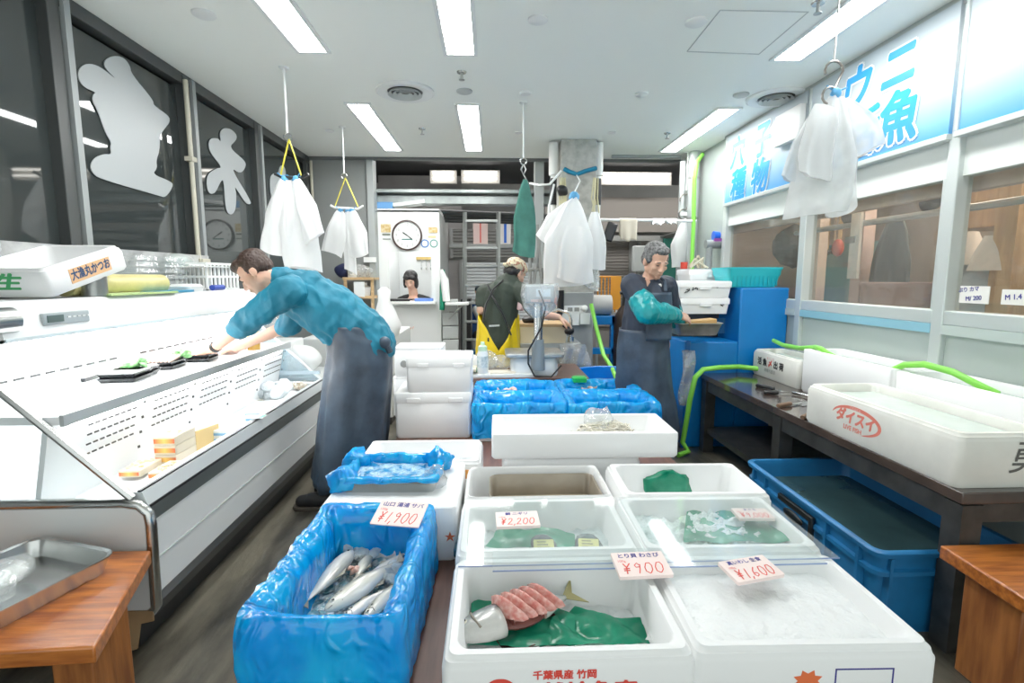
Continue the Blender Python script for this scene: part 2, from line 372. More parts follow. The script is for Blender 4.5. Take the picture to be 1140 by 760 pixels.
# sign light boxes
sg = grad('sign_print', [(0, (.07,.33,.70)), (.25, (.33,.56,.76)), (.55, (.58,.64,.67)), (1, (.48,.56,.61))], 2, .4)
sblue = grad('sign_blue', [(0, (.03,.27,.68)), (1, (.02,.35,.75))], 1, .4); s_white = M('sign_white_edge', (.88,.9,.9), .4)
def sign(y0, y1, z0, chars, label, cover=None):
    t = thing('shop_sign', label, 'sign', (XR, (y0+y1)/2, z0))
    MB().box(-.05, -.005, (y0-y1)/2, (y1-y0)/2, 0, 2.77-z0).build('printed_face', sg, t)
    MB().box(-.06, 0, (y0-y1)/2, (y1-y0)/2, -.03, 0).box(-.06, 0, (y1-y0)/2-.02, (y1-y0)/2, 0, 2.77-z0).build('frame', al, t, bevel=.003)
    for ch, px, py, s, sxx in chars:
        p = at(px, py, X=XR-.055)
        text('lettering', ch, s, (p.x-.003, p.y, p.z), LEFTW, sblue, t, True, .011, .12, sx=sxx)
        text('lettering_edge', ch, s, (p.x, p.y, p.z), LEFTW, s_white, t, True, .024, .12, sx=sxx)
    return t
sign(3.9, 5.21, 2.13, [('穴',821,172,.30,.95), ('子',848,158,.30,.9), ('種',821,208,.31,.95), ('物',845,199,.31,.95)], 'blue and white sign reading 穴子 種物 above the far right window')
t = sign(2.65, 3.86, 2.13, [('ウ',953,103,.30,.95), ('ニ',1000,77,.30,.95), ('活',957,153,.30,1.0), ('魚',998,135,.31,1.0)], 'blue and white sign reading ウニ 活魚 behind the hanging clear bags')
sign(1.05, 2.61, 2.13, [], 'blank blue and white sign panel nearest the camera on the right wall')
o = MB().box(XR-.1, XR-.055, 3.9, 4.24, 2.44, 2.68).build('cover_plate', white, bevel=.004); tag(o, 'blank white cover plate fixed over the end of the far sign', 'panel')
# room behind the right windows
struct('wall_kitchen', MB().box(4.6, 4.7, -1.2, 6.6, 0, 3.1).box(XR+.08, 4.7, 6.5, 6.6, 0, 3.1), M('kitchen_wall', (.52,.42,.33), .7, var=.3, vs=1.5))
struct('ceiling_kitchen', MB().box(XR+.08, 4.7, -1.2, 6.6, 2.75, 2.85), M('kitchen_wall', (.42,.37,.32), .7))
struct('trim_8', MB().box(XR+.1, XR+.16, -.5, 6.0, 1.845, 1.95), M('pinkish_wood', (.60,.46,.38), .6, var=.2, vs=3, stretch=(8,1,8)))

# ceiling fittings
lampm = M('lamp_diffuser', (1,1,.98), .5, es=26)
def ceil_light(x, y0, y1, w, label):
    t = thing('ceiling_light', label, 'ceiling light', (x, (y0+y1)/2, CZ))
    L = (y1-y0)/2
    MB().box(-w/2-.025, w/2+.025, -L-.025, -L, -.012, 0).box(-w/2-.025, w/2+.025, L, L+.025, -.012, 0).box(-w/2-.025, -w/2, -L, L, -.012, 0).box(w/2, w/2+.025, -L, L, -.012, 0).build('frame', white, t)
    MB().box(-w/2, w/2, -L, L, -.006, -.001).build('diffuser', lampm, t)
K = 1.4/1.3
for px, y0, y1, lab in ((-1.025, 1.9, 3.19, 'nearer ceiling light strip above the fish case'), (-1.0, 4.1, 5.52, 'farther ceiling light strip above the fish case'),
                        (-.172, 1.9, 3.19, 'nearer ceiling light strip above the middle aisle'), (-.172, 4.09, 5.5, 'farther ceiling light strip in front of the office booth'),
                        (1.78, 1.9, 3.19, 'nearer ceiling light strip beside the blue and white signs'), (1.85, 4.1, 5.46, 'farther ceiling light strip near the grey duct pipes')):
    ceil_light(px*K, y0*K, y1*K, .165, lab)
def vent(x, y, r, label):
    t = thing('ceiling_vent', label, 'vent', (x, y, CZ))
    MB().loft([circ(r, 0, 40), circ(r, -.012, 40), circ(r*.93, -.022, 40), circ(r*.62, -.012, 40), circ(r*.6, -.004, 40)], False, False).build('outer_ring', white, t)
    MB().loft([circ(r*.6, -.006, 32), circ(.01, -.005, 32)], False, True).build('throat', darksteel, t)
    for k, q in enumerate((.52, .36, .2)):
        MB().loft([circ(r*q, -.012, 32), circ(r*(q+.07), -.03, 32), circ(r*(q+.05), -.032, 32), circ(r*(q-.05), -.014, 32)], False, False).build('cone_ring', greyl, t)
vent(-.6*K, 3.83*K, .22, 'round white air vent in the ceiling above the aisle')
vent(2.08*K, 3.84*K, .22, 'round white air vent in the ceiling corner above the far sign')
for px, py, r, k in ((517,101,.06,'flat round grey speaker plate in the ceiling near the middle vent'), (227,15,.06,'round ceiling cap near the large window character'), (599,21,.055,'round ceiling cap nearest the camera in the middle of the ceiling'),
                     (775,24,.06,'round ceiling cap beside the ceiling hatch on the right'), (585,103,.045,'small round ceiling cap above the green cloth rod'), (714,104,.05,'small round ceiling cap in front of the pillar'),
                     (825,105,.06,'flat round grey speaker plate near the corner vent'), (681,147,.04,'small round ceiling cap right beside the pillar top'), (577,147,.035,'tiny round ceiling cap left of the pillar'), (367,145,.04,'tiny round ceiling cap near the farther bag rod')):
    p = at(px, py, Z=CZ)
    o = MB().loft([circ(r, 0, 28), circ(r, -.008, 28), circ(r*.85, -.014, 28)], False, True).build('ceiling_disc', greyl if 'speaker' in k else white); o.location = (p.x, p.y, CZ)
    tag(o, k, 'ceiling cap')
for px, py, lab in ((470,143,'chrome sprinkler head in front of the office booth'), (743,148,'chrome sprinkler head near the farther right light'), (911,3,'chrome sprinkler head beside the nearer right light'), (514,80,'chrome sprinkler head beside the middle vent')):
    p = at(px, py, Z=CZ)
    t = thing('ceiling_sprinkler', lab, 'sprinkler', (p.x, p.y, CZ))
    MB().loft([circ(.035, 0, 20), circ(.03, -.008, 20)], False, True).build('plate', steel, t)
    MB().tube([(0,0,0), (0,0,-.05)], .009, 8).loft([circ(.02, -.05, 16), circ(.02, -.054, 16)]).build('nozzle', steel_dull, t)
for px, py in ((835,30),):
    a, b, c, d = [at(*q, Z=CZ) for q in ((802,11),(900,13),(845,60),(765,57))]
    m = MB()
    for p, q in ((a,b),(b,c),(c,d),(d,a)): m.tube([(p.x,p.y,CZ-.001),(q.x,q.y,CZ-.001)], .004, 4)
    struct('trim_9', m, greyl)
# grey pipe under the ceiling edge and duct pipes in the right corner
o = MB().tube([at(681,174,Y=6.1), at(758,174,Y=6.1), at(760,180,Y=6.1), at(782,170,Y=6.1)], .022, 10).build('ceiling_pipe', M('pvc_grey', (.30,.33,.33), .4)); tag(o, 'grey pipe hung under the ceiling edge right of the pillar', 'pipe')
pv = M('pvc_light_grey', (.47,.51,.51), .35)
t = thing('duct_pipes', 'pair of thick light grey pipes standing in the right back corner', 'pipe', (2.3, 5.95, 0))
MB().tube([(2.3,5.9,0),(2.3,5.9,CZ)], .062, 20).build('large_pipe', pv, t, W=True)
MB().tube([(2.19,5.95,0),(2.19,5.95,CZ-.1)], .035, 14).build('thin_pipe', pv, t, W=True)
for z in (1.55, 2.05, 2.5): MB().tube([(2.3,5.9,z),(2.3,5.9,z+.025)], .068, 20).build('pipe_clamp', steel_dull, t, W=True)
o = MB().tube([at(782,172,Y=5.7), at(776,181,Y=5.6), at(773,200,Y=5.6), at(772,250,Y=5.6), at(770,300,Y=5.6), at(768,330,Y=5.5)], .022, 10).build('hanging_hose', lime); tag(o, 'lime green hose hanging down beside the grey duct pipes', 'hose')
t = thing('valve_assembly', 'blue pipe elbow with grey valve beside the duct pipes', 'valve', at(795,275,Y=5.4))
bl = M('bright_blue', (.01,.12,.7), .35)
p = at(800,270,Y=5.4)
MB().tube([(p.x-.06,p.y,p.z+.07),(p.x+.1,p.y,p.z+.07),(p.x+.1,p.y,p.z-.25)], .05, 14).build('elbow', bl, t, W=True)
MB().tube([(p.x-.16,p.y-.05,p.z-.02),(p.x+.06,p.y-.05,p.z-.02)], .045, 14).tube([(p.x-.12,p.y-.05,p.z+.0),(p.x-.12,p.y-.05,p.z-.3)], .035, 12).build('valve_body', M('pvc_grey', (.30,.33,.33), .4), t, W=True)
MB().cbox((p.x-.04,p.y-.12,p.z+.02), (.12,.03,.03)).build('lever', M('purple_lever', (.25,.05,.3), .4), t, W=True)

# ---------------------------------------------------------------- rear area
def tubelight(a, b, label, white_back=True):
    a = V(a); b = V(b); c = (a+b)/2
    t = thing('ceiling_lamp_fixture', label, 'light', c)
    h = (b-a).length/2
    MB().box(-h-.05, h+.05, -.02, .03, -.12, .09).build('housing', M('fixture_white', (.42,.40,.37), .4), t, bevel=.01)
    for z in (.045, -.045): MB().tube([(-h,-.05,z),(h,-.05,z)], .018, 10).build('tube', M('tube_glow', (1,.97,.9), .5, es=5), t)
tubelight(at(670,198,Y=8.3), at(744,198,Y=8.3), 'twin tube fluorescent light glowing behind the right of the pillar')
tubelight(at(482,196,Y=8.3), at(505,196,Y=8.3), 'left twin tube light above the galvanised beam')
tubelight(at(517,196,Y=8.3), at(553,196,Y=8.3), 'right twin tube light above the galvanised beam')
# office booth
bx0, bx1, by, bh = at(419,233,Y=6.5).x, at(490,300,Y=6.5).x, 6.5, at(455,234,Y=6.5).z
w0, w1, wz0, wz1 = at(433,300,Y=by).x, at(480,300,Y=by).x, at(450,335,Y=by).z, at(450,280,Y=by).z
booth_m = M('booth_white', (.80,.82,.81), .4)
t = thing('office_booth', 'small white office booth with an open service window and wall clock', 'booth', ((bx0+bx1)/2, by, 0)); booth = t
MB().box(bx0,w0,by,by+.05,0,bh).box(w1,bx1,by,by+.05,0,bh).box(w0,w1,by,by+.05,0,wz0).box(w0,w1,by,by+.05,wz1,bh).build('front_wall', booth_m, t, W=True)
MB().box(bx1-.04,bx1,by+.05,by+1.3,0,bh-.02).build('side_wall', M('booth_side', (.42,.44,.43), .45), t, W=True)
MB().box(bx0,bx0+.04,by+.05,by+1.3,0,bh).box(bx0+.04,bx1-.04,by+1.25,by+1.3,0,bh).build('inner_wall', booth_m, t, W=True)
MB().box(bx0,bx1,by,by+1.3,bh-.02,bh+.02).build('roof', booth_m, t, W=True)
MB().box(w0-.03,w1+.06,by-.14,by+.25,wz0-.035,wz0).build('counter', white, t, W=True, bevel=.005)
MB().box(bx0+.3,bx1-.05,by+1.2,by+1.245,wz1-.06,wz1-.02).build('shelf_rail', M('yellow_wood', (.6,.42,.12), .5), t, W=True)
ml = MB().box(w0+.1,w1-.1,by+.4,by+.8,bh-.06,bh-.03).build('ceiling_lamp', M('booth_lamp', (1,1,1), .5, es=14), t, W=True)
o = MB().box(w0+.0,w0+.3,by-.1,by+.05,wz0,wz0+.03).build('account_book', black, bevel=.003); tag(o, 'flat black ledger lying on the booth counter', 'book')
o = MB().box(w1-.2,w1+.02,by-.1,by+.05,wz0,wz0+.035).build('account_book', M('book_blue', (.12,.25,.7), .5), bevel=.003); tag(o, 'blue ledger lying at the right end of the booth counter', 'book')
o = MB().box(w0+.27,w1-.22,by-.12,by+.0,wz0,wz0+.012).build('paper_slip', card); tag(o, 'pale paper slips on the middle of the booth counter', 'paper')
for k in range(4):
    p = V((w1-.28+k*.07, by+1.19, wz1-.1))
    o = MB().tube([(p.x,p.y,p.z+.05),(p.x,p.y,p.z-.06)], .006, 6).cbox((p.x,p.y,p.z-.09),(.022,.008,.04)).build('hanging_key', steel if k != 3 else black)
    tag(o, 'keys hanging in a row from the rail inside the office booth', 'key', 'hanging keys in the booth')
# wall clock
c = at(453.5,262,Y=by)
t = thing('wall_clock', 'round white wall clock with a dark rim on the office booth', 'clock', (c.x, by-.002, c.z), (PI/2,0,0))
MB().loft([circ(.185,0,48), circ(.185,.035,48), circ(.17,.042,48), circ(.165,.03,48)], True, False).build('rim', M('clock_rim', (.06,.03,.025), .35), t)
MB().loft([circ(.168,.012,48), circ(.168,.02,48)]).build('dial', white, t)
for h in range(12):
    a = PI/2 - h*PI/6
    text('numeral', str(h or 12), .045, (.13*math.cos(a), .13*math.sin(a), .0215), (0,0,0), grey, t)
MB().cbox((0,-.05,.022),(.13,.014,.001)).build('dial_mark', M('dial_green', (.05,.2,.17), .5), t)
MB().tube([(-.04,.03,.026),(.06,-.045,.026)], .005, 6).build('minute_hand', black, t); MB().tube([(0,0,.024),(-.05,.035,.024)], .007, 6).build('hour_hand', black, t)
# stickers on the booth
def sticker(px, py, w, h, mat, label, rnd=False):
    p = at(px, py, Y=by-.004)
    m = MB().loft([circ(w/2,0,24),circ(w/2,.003,24)]) if rnd else MB().loft([rr(w,h,.01,0),rr(w,h,.01,.003)])
    o = m.build('round_sticker' if rnd else 'sticker', mat); place(o, p, (PI/2,0,0)); tag(o, label, 'sticker'); return o
ye = M('sticker_gold', (.55,.36,.1), .5, col2=(.75,.65,.4), vs=30)
sticker(429.5,254,.12,.10,ye,'gold printed sticker left of the wall clock')
sticker(430,261,.10,.02,M('sticker_dark', (.15,.17,.13), .5),'dark thin label strip under the gold sticker left of the clock')
sticker(430.5,266,.10,.016,M('sticker_grey', (.3,.33,.3), .5),'grey thin label strip below the dark strip left of the clock')
sticker(482,256,.11,.07,ye,'gold printed sticker right of the wall clock')
sticker(481,263.5,.10,.025,M('sticker_cream', (.75,.65,.35), .5),'cream strip label under the gold sticker right of the clock')
for px, colr, lab in ((473,(.05,.2,.55),'blue ringed round sticker below right of the clock'),(483,(.1,.33,.28),'green ringed round sticker below right of the clock')):
    o = sticker(px,271,.1,.1,M('ring_'+lab[:4], colr, .5),lab,True)
    MB().loft([circ(.036,.003,24),circ(.036,.005,24)]).build('centre_disc', white, o)
# things on the booth roof
zt = bh+.02
o = MB().box(bx0,bx0+.2,by,by+.3,zt,zt+.08).build('blue_box', M('box_blue', (.12,.33,.66), .4), bevel=.008); tag(o, 'blue box on the left end of the booth roof', 'box')
p = at(436,230,Y=6.5); o = MB().cbox((0,0,.05),(.42,.2,.045)).build('folded_carton', white, bevel=.004); place(o, (p.x+.2, by+.12, zt+.02), (0,-.12,0)); tag(o, 'white folded carton leaning on the booth roof', 'carton')
t = thing('yellow_lamp', 'yellow utility box standing behind the blue box on the booth roof', 'box', at(436,232,Y=6.75)); p = at(436,231,Y=6.75)
MB().box(p.x-.075,p.x+.075,6.7,6.8,p.z-.035,p.z+.075).build('casing', M('bright_yellow', (.75,.62,.0), .4), t, W=True, bevel=.01); MB().box(p.x-.05,p.x+.05,6.695,6.702,p.z+.01,p.z+.04).build('label_plate', black, t, W=True)
MB().box(p.x-.03,p.x+.03,6.72,6.78,zt,p.z-.03).build('stand', black, t, W=True)
# ladder
def px_y(pts, Y): return [at(x, y, Y=Y) for x, y in pts]
lad = thing('ladder', 'tall aluminium ladder leaning on the rear beam behind the booth', 'ladder', at(537,412,Y=6.9))
for x0, x1 in ((517,517.5),(554,555)):
    a, b = at(x0,410,Y=6.85), at(x1,236,Y=6.85); MB().tube([a,b], .028, 4).build('side_rail', M('ladder_alu', (.36,.38,.37), .35, .6), lad, W=True)
for y in (246,276,296,317,337,358,378):
    a, b = at(517,y,Y=6.85), at(554.5,y,Y=6.85); MB().tube([a,b], .02, 6).build('rung', M('ladder_alu', (.36,.38,.37), .35, .6), lad, W=True)
# cartons on the rear shelf
p = at(535,272,Y=7.6); struct('trim_10', MB().box(-.6, .9, 7.5, 8.0, p.z-.05, p.z), grey)
def carton(px, py0, py1, w, lab, colr, stripe):
    a, b = at(px, py1, Y=7.55), at(px, py0, Y=7.55)
    t = thing('carton', lab, 'carton', (a.x, 7.65, p.z))
    MB().box(a.x-w/2, a.x+w/2, 7.55, 7.8, p.z, b.z).build('box_body', colr, t, W=True, bevel=.006)
    MB().box(a.x-stripe[0], a.x+stripe[0], 7.545, 7.551, p.z+.02, b.z-.02).build('stripe', stripe[1], t, W=True)
carton(535,243,271,.21,'pinkish white carton on the rear shelf between the ladder rails', M('carton_pink', (.68,.52,.48), .6), (.008, red_ink))
carton(562.5,243,271,.16,'white carton with a blue stripe on the rear shelf', M('carton_white', (.72,.70,.68), .6), (.018, M('stripe_blue', (.02,.12,.55), .5)))
# drawers beside the booth and shelf of tools
t = thing('drawer_tower', 'stack of pale drawers standing behind the right side of the booth', 'cabinet', at(503,420,Y=6.4))
q0, q1 = at(492,330,Y=6.4), at(505,330,Y=6.4)
MB().box(q0.x,q1.x+.05,6.42,6.47,0,.115).build('plinth', greyl, t, W=True)
for k in range(6):
    z = .12+k*.17; MB().box(q0.x,q1.x+.05,6.42,6.48 if False else 6.47,z,z+.155).build('drawer', greyl, t, W=True, bevel=.006)
t = thing('wall_shelf', 'narrow pale shelf on a bracket beside the booth', 'shelf', at(505,340,Y=6.4)); q = at(497,336,Y=6.4)
MB().box(q.x,q.x+.28,6.2,6.4,q.z-.03,q.z).build('board', white, t, W=True, bevel=.004); MB().tube([(q.x+.22,6.3,q.z-.02),(q.x+.03,6.3,q.z-.2)], .012, 6).build('bracket', steel_dull, t, W=True)
o = MB().tube([at(493,300,Y=6.35),at(494,318,Y=6.35),at(492,345,Y=6.35)], [.02,.05,.03], 8).build('green_rag', green_film); tag(o, 'green rag hanging on the right edge of the booth', 'cloth')
o = MB().tube([at(491,300,Y=6.3),at(495,312,Y=6.3),at(497,335,Y=6.3)], [.02,.05,.045], 8).build('white_towel', white); tag(o, 'white towel hanging on the right edge of the booth', 'towel')
# dark cabinet in the passage
o = MB().box(-.42,-.28,7.0,7.5,0,1.1).build('dark_locker', black, bevel=.01); tag(o, 'black locker standing in the passage left of the ladder', 'locker')
o = MB().box(-.4,.55,7.3,7.6,.0,.33).build('blue_bin', blue_crate, bevel=.02); tag(o, 'low blue bin on the floor at the foot of the ladder', 'bin')
# towel rail with cloths
t = thing('towel_rail', 'white horizontal rail strung from the pillar to the corner', 'rail', at(725,245,Y=5.7)); a, b = at(664,244.5,Y=5.6), at(775,246,Y=5.6)
MB().tube([a,b], .016, 10).build('rail', white, t, W=True); MB().tube([a,(a.x,5.6,a.z+.05)], .01, 6).tube([b,(b.x,5.6,b.z+.05)], .01, 6).build('hook', steel, t, W=True)
def cloth(px0, px1, py0, py1, Y, mat, lab, cat='towel', name='hanging_towel', seed=0, tz=.0):
    a, b = at(px0,py0,Y=Y), at(px1,py1,Y=Y); w = b.x-a.x; h = a.z-b.z; rr_ = random.Random(seed); ph = rr_.random()*6
    def fn(u, v):
        s = v*2-1; z = -abs(s)*h*(1 if s > 0 else .8); y = (.018+.03*abs(s))*(-1 if s > 0 else 1)
        y += .012*math.sin(u*11+ph)*abs(s)
        return (a.x+u*w+.01*math.sin(u*5+v*6+ph)*abs(s)+tz*abs(s), Y+y, a.z+.018+z+.012*math.sin(u*9+ph)*abs(s))
    o = MB().grid(fn, 14, 24).build(name, mat, solid=.006, ang=180); tag(o, lab, cat); return o
cloth(690,708,244.5,270,5.6,M('beige_cloth', (.55,.50,.40), .8),'beige towel draped over the white rail',seed=1)
cloth(726,738,245,252,5.6,white,'small white cloth on the rail left of its twin near the corner',seed=2)
cloth(741,752,245,251,5.6,white,'small white cloth on the rail nearest the corner',seed=3)
o = MB().cbox((0,0,0),(.11,.05,.2)).build('wall_phone', black, bevel=.015); place(o, at(679,258,Y=5.5), (0,.35,0)); tag(o, 'black handset hanging below the white rail by the pillar', 'phone')
o = MB().cbox((0,0,0),(.18,.1,.36)).build('wall_hanging_box', greyl, bevel=.02); place(o, at(711,288,Y=7.2)); tag(o, 'pale box fixed on the rear wall left of the grey-haired man', 'box')
# rear shelf bars
struct('trim_11', MB().box(1.2, 3.6, 8.5, 8.6, at(700,268,Y=8.5).z, at(700,262,Y=8.5).z), grey)
o = MB().box(0,2.2,0,.9,-.02,.0).build('hanging_awning', M('dark_awning', (.12,.13,.12), .5, var=.4, vs=8)); place(o, at(757,258,Y=7.6), (0,-.35,0)); tag(o, 'dark slanted awning panel behind the hanging white bag', 'awning')
o = MB().box(0,1.6,0,.05,-1.5,.5).build('green_partition', M('dark_green', (.02,.18,.14), .6)); place(o, at(738,300,Y=8.3)); tag(o, 'dark green panel behind the grey-haired man', 'panel')
# machines behind the pillar
t = thing('blue_machine', 'blue machine stand with a pale motor drum behind the green hose', 'machine', at(668,425,Y=5.95)); a, b = at(656,352,Y=5.9), at(684,420,Y=5.9)
m = MB().box(a.x,a.x+.05,5.9,6.0,.2,a.z).box(b.x-.05,b.x,5.9,6.0,.2,a.z).box(a.x,b.x,5.9,6.4,a.z-.1,a.z).box(a.x,b.x,5.9,6.0,.5,.57).box(a.x,b.x,5.9,6.4,0,.25); m.build('stand', blue_tank, t, W=True, bevel=.006)
MB().tube([(a.x+.02,6.1,a.z+.12),(b.x-.02,6.1,a.z+.12)], [.12,.12], 20).build('motor', M('motor_grey', (.5,.5,.48), .45), t, W=True, ang=40)
t = thing('orange_trolley', 'orange wire trolley panel standing behind the gas cylinder', 'trolley', at(680,345,Y=6.6)); a, b = at(666,308,Y=6.6), at(690,347,Y=6.6)
m = MB()
for k in range(7): m.tube([(a.x+k*.045,6.6,b.z),(a.x+k*.045,6.6,a.z)], .009, 6)
m.tube([(a.x,6.6,a.z),(a.x+.27,6.6,a.z)], .011, 6); m.build('wire_panel', M('orange_paint', (.75,.30,.02), .45), t, W=True)
MB().box(a.x+.16,b.x,6.57,6.6,b.z+.03,a.z+.01).build('name_plate', M('orange_paint', (.75,.30,.02), .45), t, W=True, bevel=.004)
MB().box(a.x-.1,b.x+.35,6.5,7.0,b.z-.05,b.z).tube([(a.x,6.6,0),(a.x,6.6,b.z)], .02, 6).tube([(b.x+.2,6.6,0),(b.x+.2,6.6,b.z)], .02, 6).build('deck', grey, t, W=True)
t = thing('gas_cylinder', 'dark brown gas cylinder with a black valve behind the grey-haired man', 'gas cylinder', at(694,440,Y=5.9)); q = at(694,400,Y=5.9)
MB().loft([circ(.125,0,24),circ(.125,.85,24),circ(.115,.95,24),circ(.07,1.03,24),circ(.04,1.07,24)]).build('tank', M('cylinder_brown', (.035,.02,.015), .3), t)
t.location = (q.x, 5.9, 0)
MB().tube([(0,0,1.07),(0,0,1.2)], .035, 10).tube([(-.06,0,1.22),(.06,0,1.22)], .02, 8).build('valve', black, t)
# shelf rack and bags left of the booth
sx0, sx1 = at(386,290,Y=6.2).x, at(419,290,Y=6.2).x
t = thing('wire_shelf', 'small wooden shelf rack with bags left of the office booth', 'shelf', ((sx0+sx1)/2, 6.2, 0))
for yy in (309.5, 330): z = at(400,yy,Y=6.1).z; MB().box(sx0,sx1,6.0,6.32,z-.02,z+.01).build('board', wood_pale, t, W=True)
for x in (sx0+.02, sx1-.02): MB().box(x-.015,x+.015,6.02,6.05,0,at(400,309,Y=6.1).z).build('leg', wood_pale, t, W=True)
z1 = at(400,309.5,Y=6.1).z+.01; z2 = at(400,330,Y=6.1).z+.01
o = MB().ell((0,0,.07),(.17,.1,.07)).wob(.03,9,1).build('plastic_bag_pack', bagclear, ang=180); place(o,(sx1-.19,6.12,z1)); tag(o,'clear bag of packaging on the upper shelf left of the booth','bag')
o = MB().loft([circ(.05,0,16),circ(.055,.13,16)]).build('plastic_tub', white); place(o,(sx0+.08,6.12,z1)); tag(o,'white plastic tub on the upper shelf left of the booth','tub')
o = MB().ell((0,0,.08),(.1,.08,.08)).wob(.03,9,2).build('dark_bag', M('navy_cloth', (.01,.015,.06), .7), ang=180); place(o,(sx0-.02,6.15,z1)); tag(o,'navy blue bundle behind the hanging white bags','bag')
o = MB().loft([circ(.06,0,16),circ(.07,.1,16),circ(.03,.12,16),circ(.03,.15,16)]).build('paper_cup', white); place(o,(sx1-.13,6.12,z2)); tag(o,'white bottle on the lower shelf left of the booth','bottle')
p = at(400,322,Y=5.95); o = MB().cbox((0,0,0),(.12,.008,.17)).build('hanging_notice', white); place(o,p); tag(o,'white sheet of paper hanging from the upper shelf board','paper')
p = at(412,289,Y=6.3); o = MB().cbox((0,0,0),(.15,.02,.06)).build('hanging_notice', white); place(o,p); tag(o,'white paper strip on the back wall left of the booth','paper')
# white chest cabinets behind the bending man
t = thing('chest_cabinet', 'white two-drawer chest cabinet behind the bending man', 'cabinet', at(420,430,Y=4.9))
a, b = at(398,366,Y=4.6), at(437,366,Y=5.2)
for k, (z0, z1_) in enumerate(((.08,.45),(.47,.84))):
    d = MB().box(-1.75,-.93,4.75,5.9,z0,z1_).build('drawer', white, t, W=True, bevel=.015)
    MB().box(-.93,-.92,4.95,5.05,z0+.12,z0+.27).build('handle', greyl, d, W=False) if False else MB().box(-.932,-.918,4.95,5.1,z0+.1,z0+.28).build('latch', greyl, t, W=True, bevel=.004)
MB().box(-1.7,-.96,4.8,5.85,0,.08).build('plinth', darksteel, t, W=True)
o = MB().loft([circ(.13,0,16),circ(.15,.1,16),circ(.10,.22,16),circ(.05,.33,16),circ(.06,.42,16),circ(.02,.45,16)]).wob(.03,7,3).build('white_sack', bag_white, ang=180); place(o,(-1.03,5.0,.842)); tag(o,'white plastic sack standing on the chest cabinet','bag')

t = thing('ceiling_lamp_fixture', 'long unseen fill strip added under the dark ceiling of the rear area', 'light', (.2,7.15,3.13))
MB().box(-1.6,1.6,-.08,.08,-.04,0).build('diffuser', M('rear_fill_glow', (1,.98,.95), .5, es=14), t)  # glowing strip added out of view to brighten the rear area
t = thing('ceiling_lamp_fixture', 'unseen fill strip added high on the rear ceiling beyond the corner pipes', 'light', (3.0,7.6,3.13))
MB().box(-1.2,1.2,-.08,.08,-.04,0).build('diffuser', M('rear_fill_glow', (1,.98,.95), .5, es=14), t)  # second added fill strip, hidden from the camera by the lintel
# ---------------------------------------------------------------- shared makers
def rrd(w, d, r, z, k=12, cx=0, cy=0):
    base = rr(w, d, r, z, 3, cx, cy); out = []
    for i in range(len(base)):
        a, b = V(base[i]), V(base[(i+1) % len(base)])
        m = k if i % 4 == 3 else 1
        for j in range(m): out.append(tuple(a.lerp(b, j/m)))
    return out

def foam_box(name, label, loc, w, d, h, rot=(0,0,0), wall=.035, mat=foam, lipped=True, depth=None, cat='foam box', group=None, r=.02):
    """open-topped box, width along x, depth along y, base on z=0 of its root"""
    t = thing(name, label, cat, loc, rot, group)
    fz = (h-depth) if depth else .03
    rings = [rr(w-.016, d-.016, r, 0), rr(w, d, r, .012 if h < .15 else .02)]
    if lipped:
        rings += [rr(w, d, r, h-.03), rr(w-.006, d-.006, r, h-.024), rr(w-.012, d-.012, r, h-.012), rr(w-.022, d-.022, r, h-.010), rr(w-.03, d-.03, r, h)]
    else:
        rings += [rr(w, d, r, h-.004), rr(w-.008, d-.008, r, h)]
    rings += [rr(w-2*wall+.008, d-2*wall+.008, r+.01, h), rr(w-2*wall, d-2*wall, r+.015, h-.008), rr(w-2*wall-.03, d-2*wall-.03, r+.02, fz+.01), rr(w-2*wall-.06, d-2*wall-.06, r+.02, fz)]
    MB().loft(rings).build('shell', mat, t, ang=50)
    return t
def ice_bed(label, w, d, loc, amp=.012, mat=ice, nx=40, ny=28, seed=0, rot=0, name='crushed_ice', dome=0):
    def fn(u, v):
        x, y = (u-.5)*w, (v-.5)*d
        e = min(1, 8*min(u, 1-u, v, 1-v))
        z = amp*(noise.noise(V((x*30+seed, y*30, 0)))+.7*noise.noise(V((x*75, y*75+seed, 3)))+.8*noise.noise(V((x*7, y*7, seed)))) + dome*e
        return (x, y, z)
    o = MB().grid(fn, nx, ny).build(name, mat, ang=180)
    place(o, loc, (0,0,rot)); return tag(o, label, 'ice', kind='stuff')

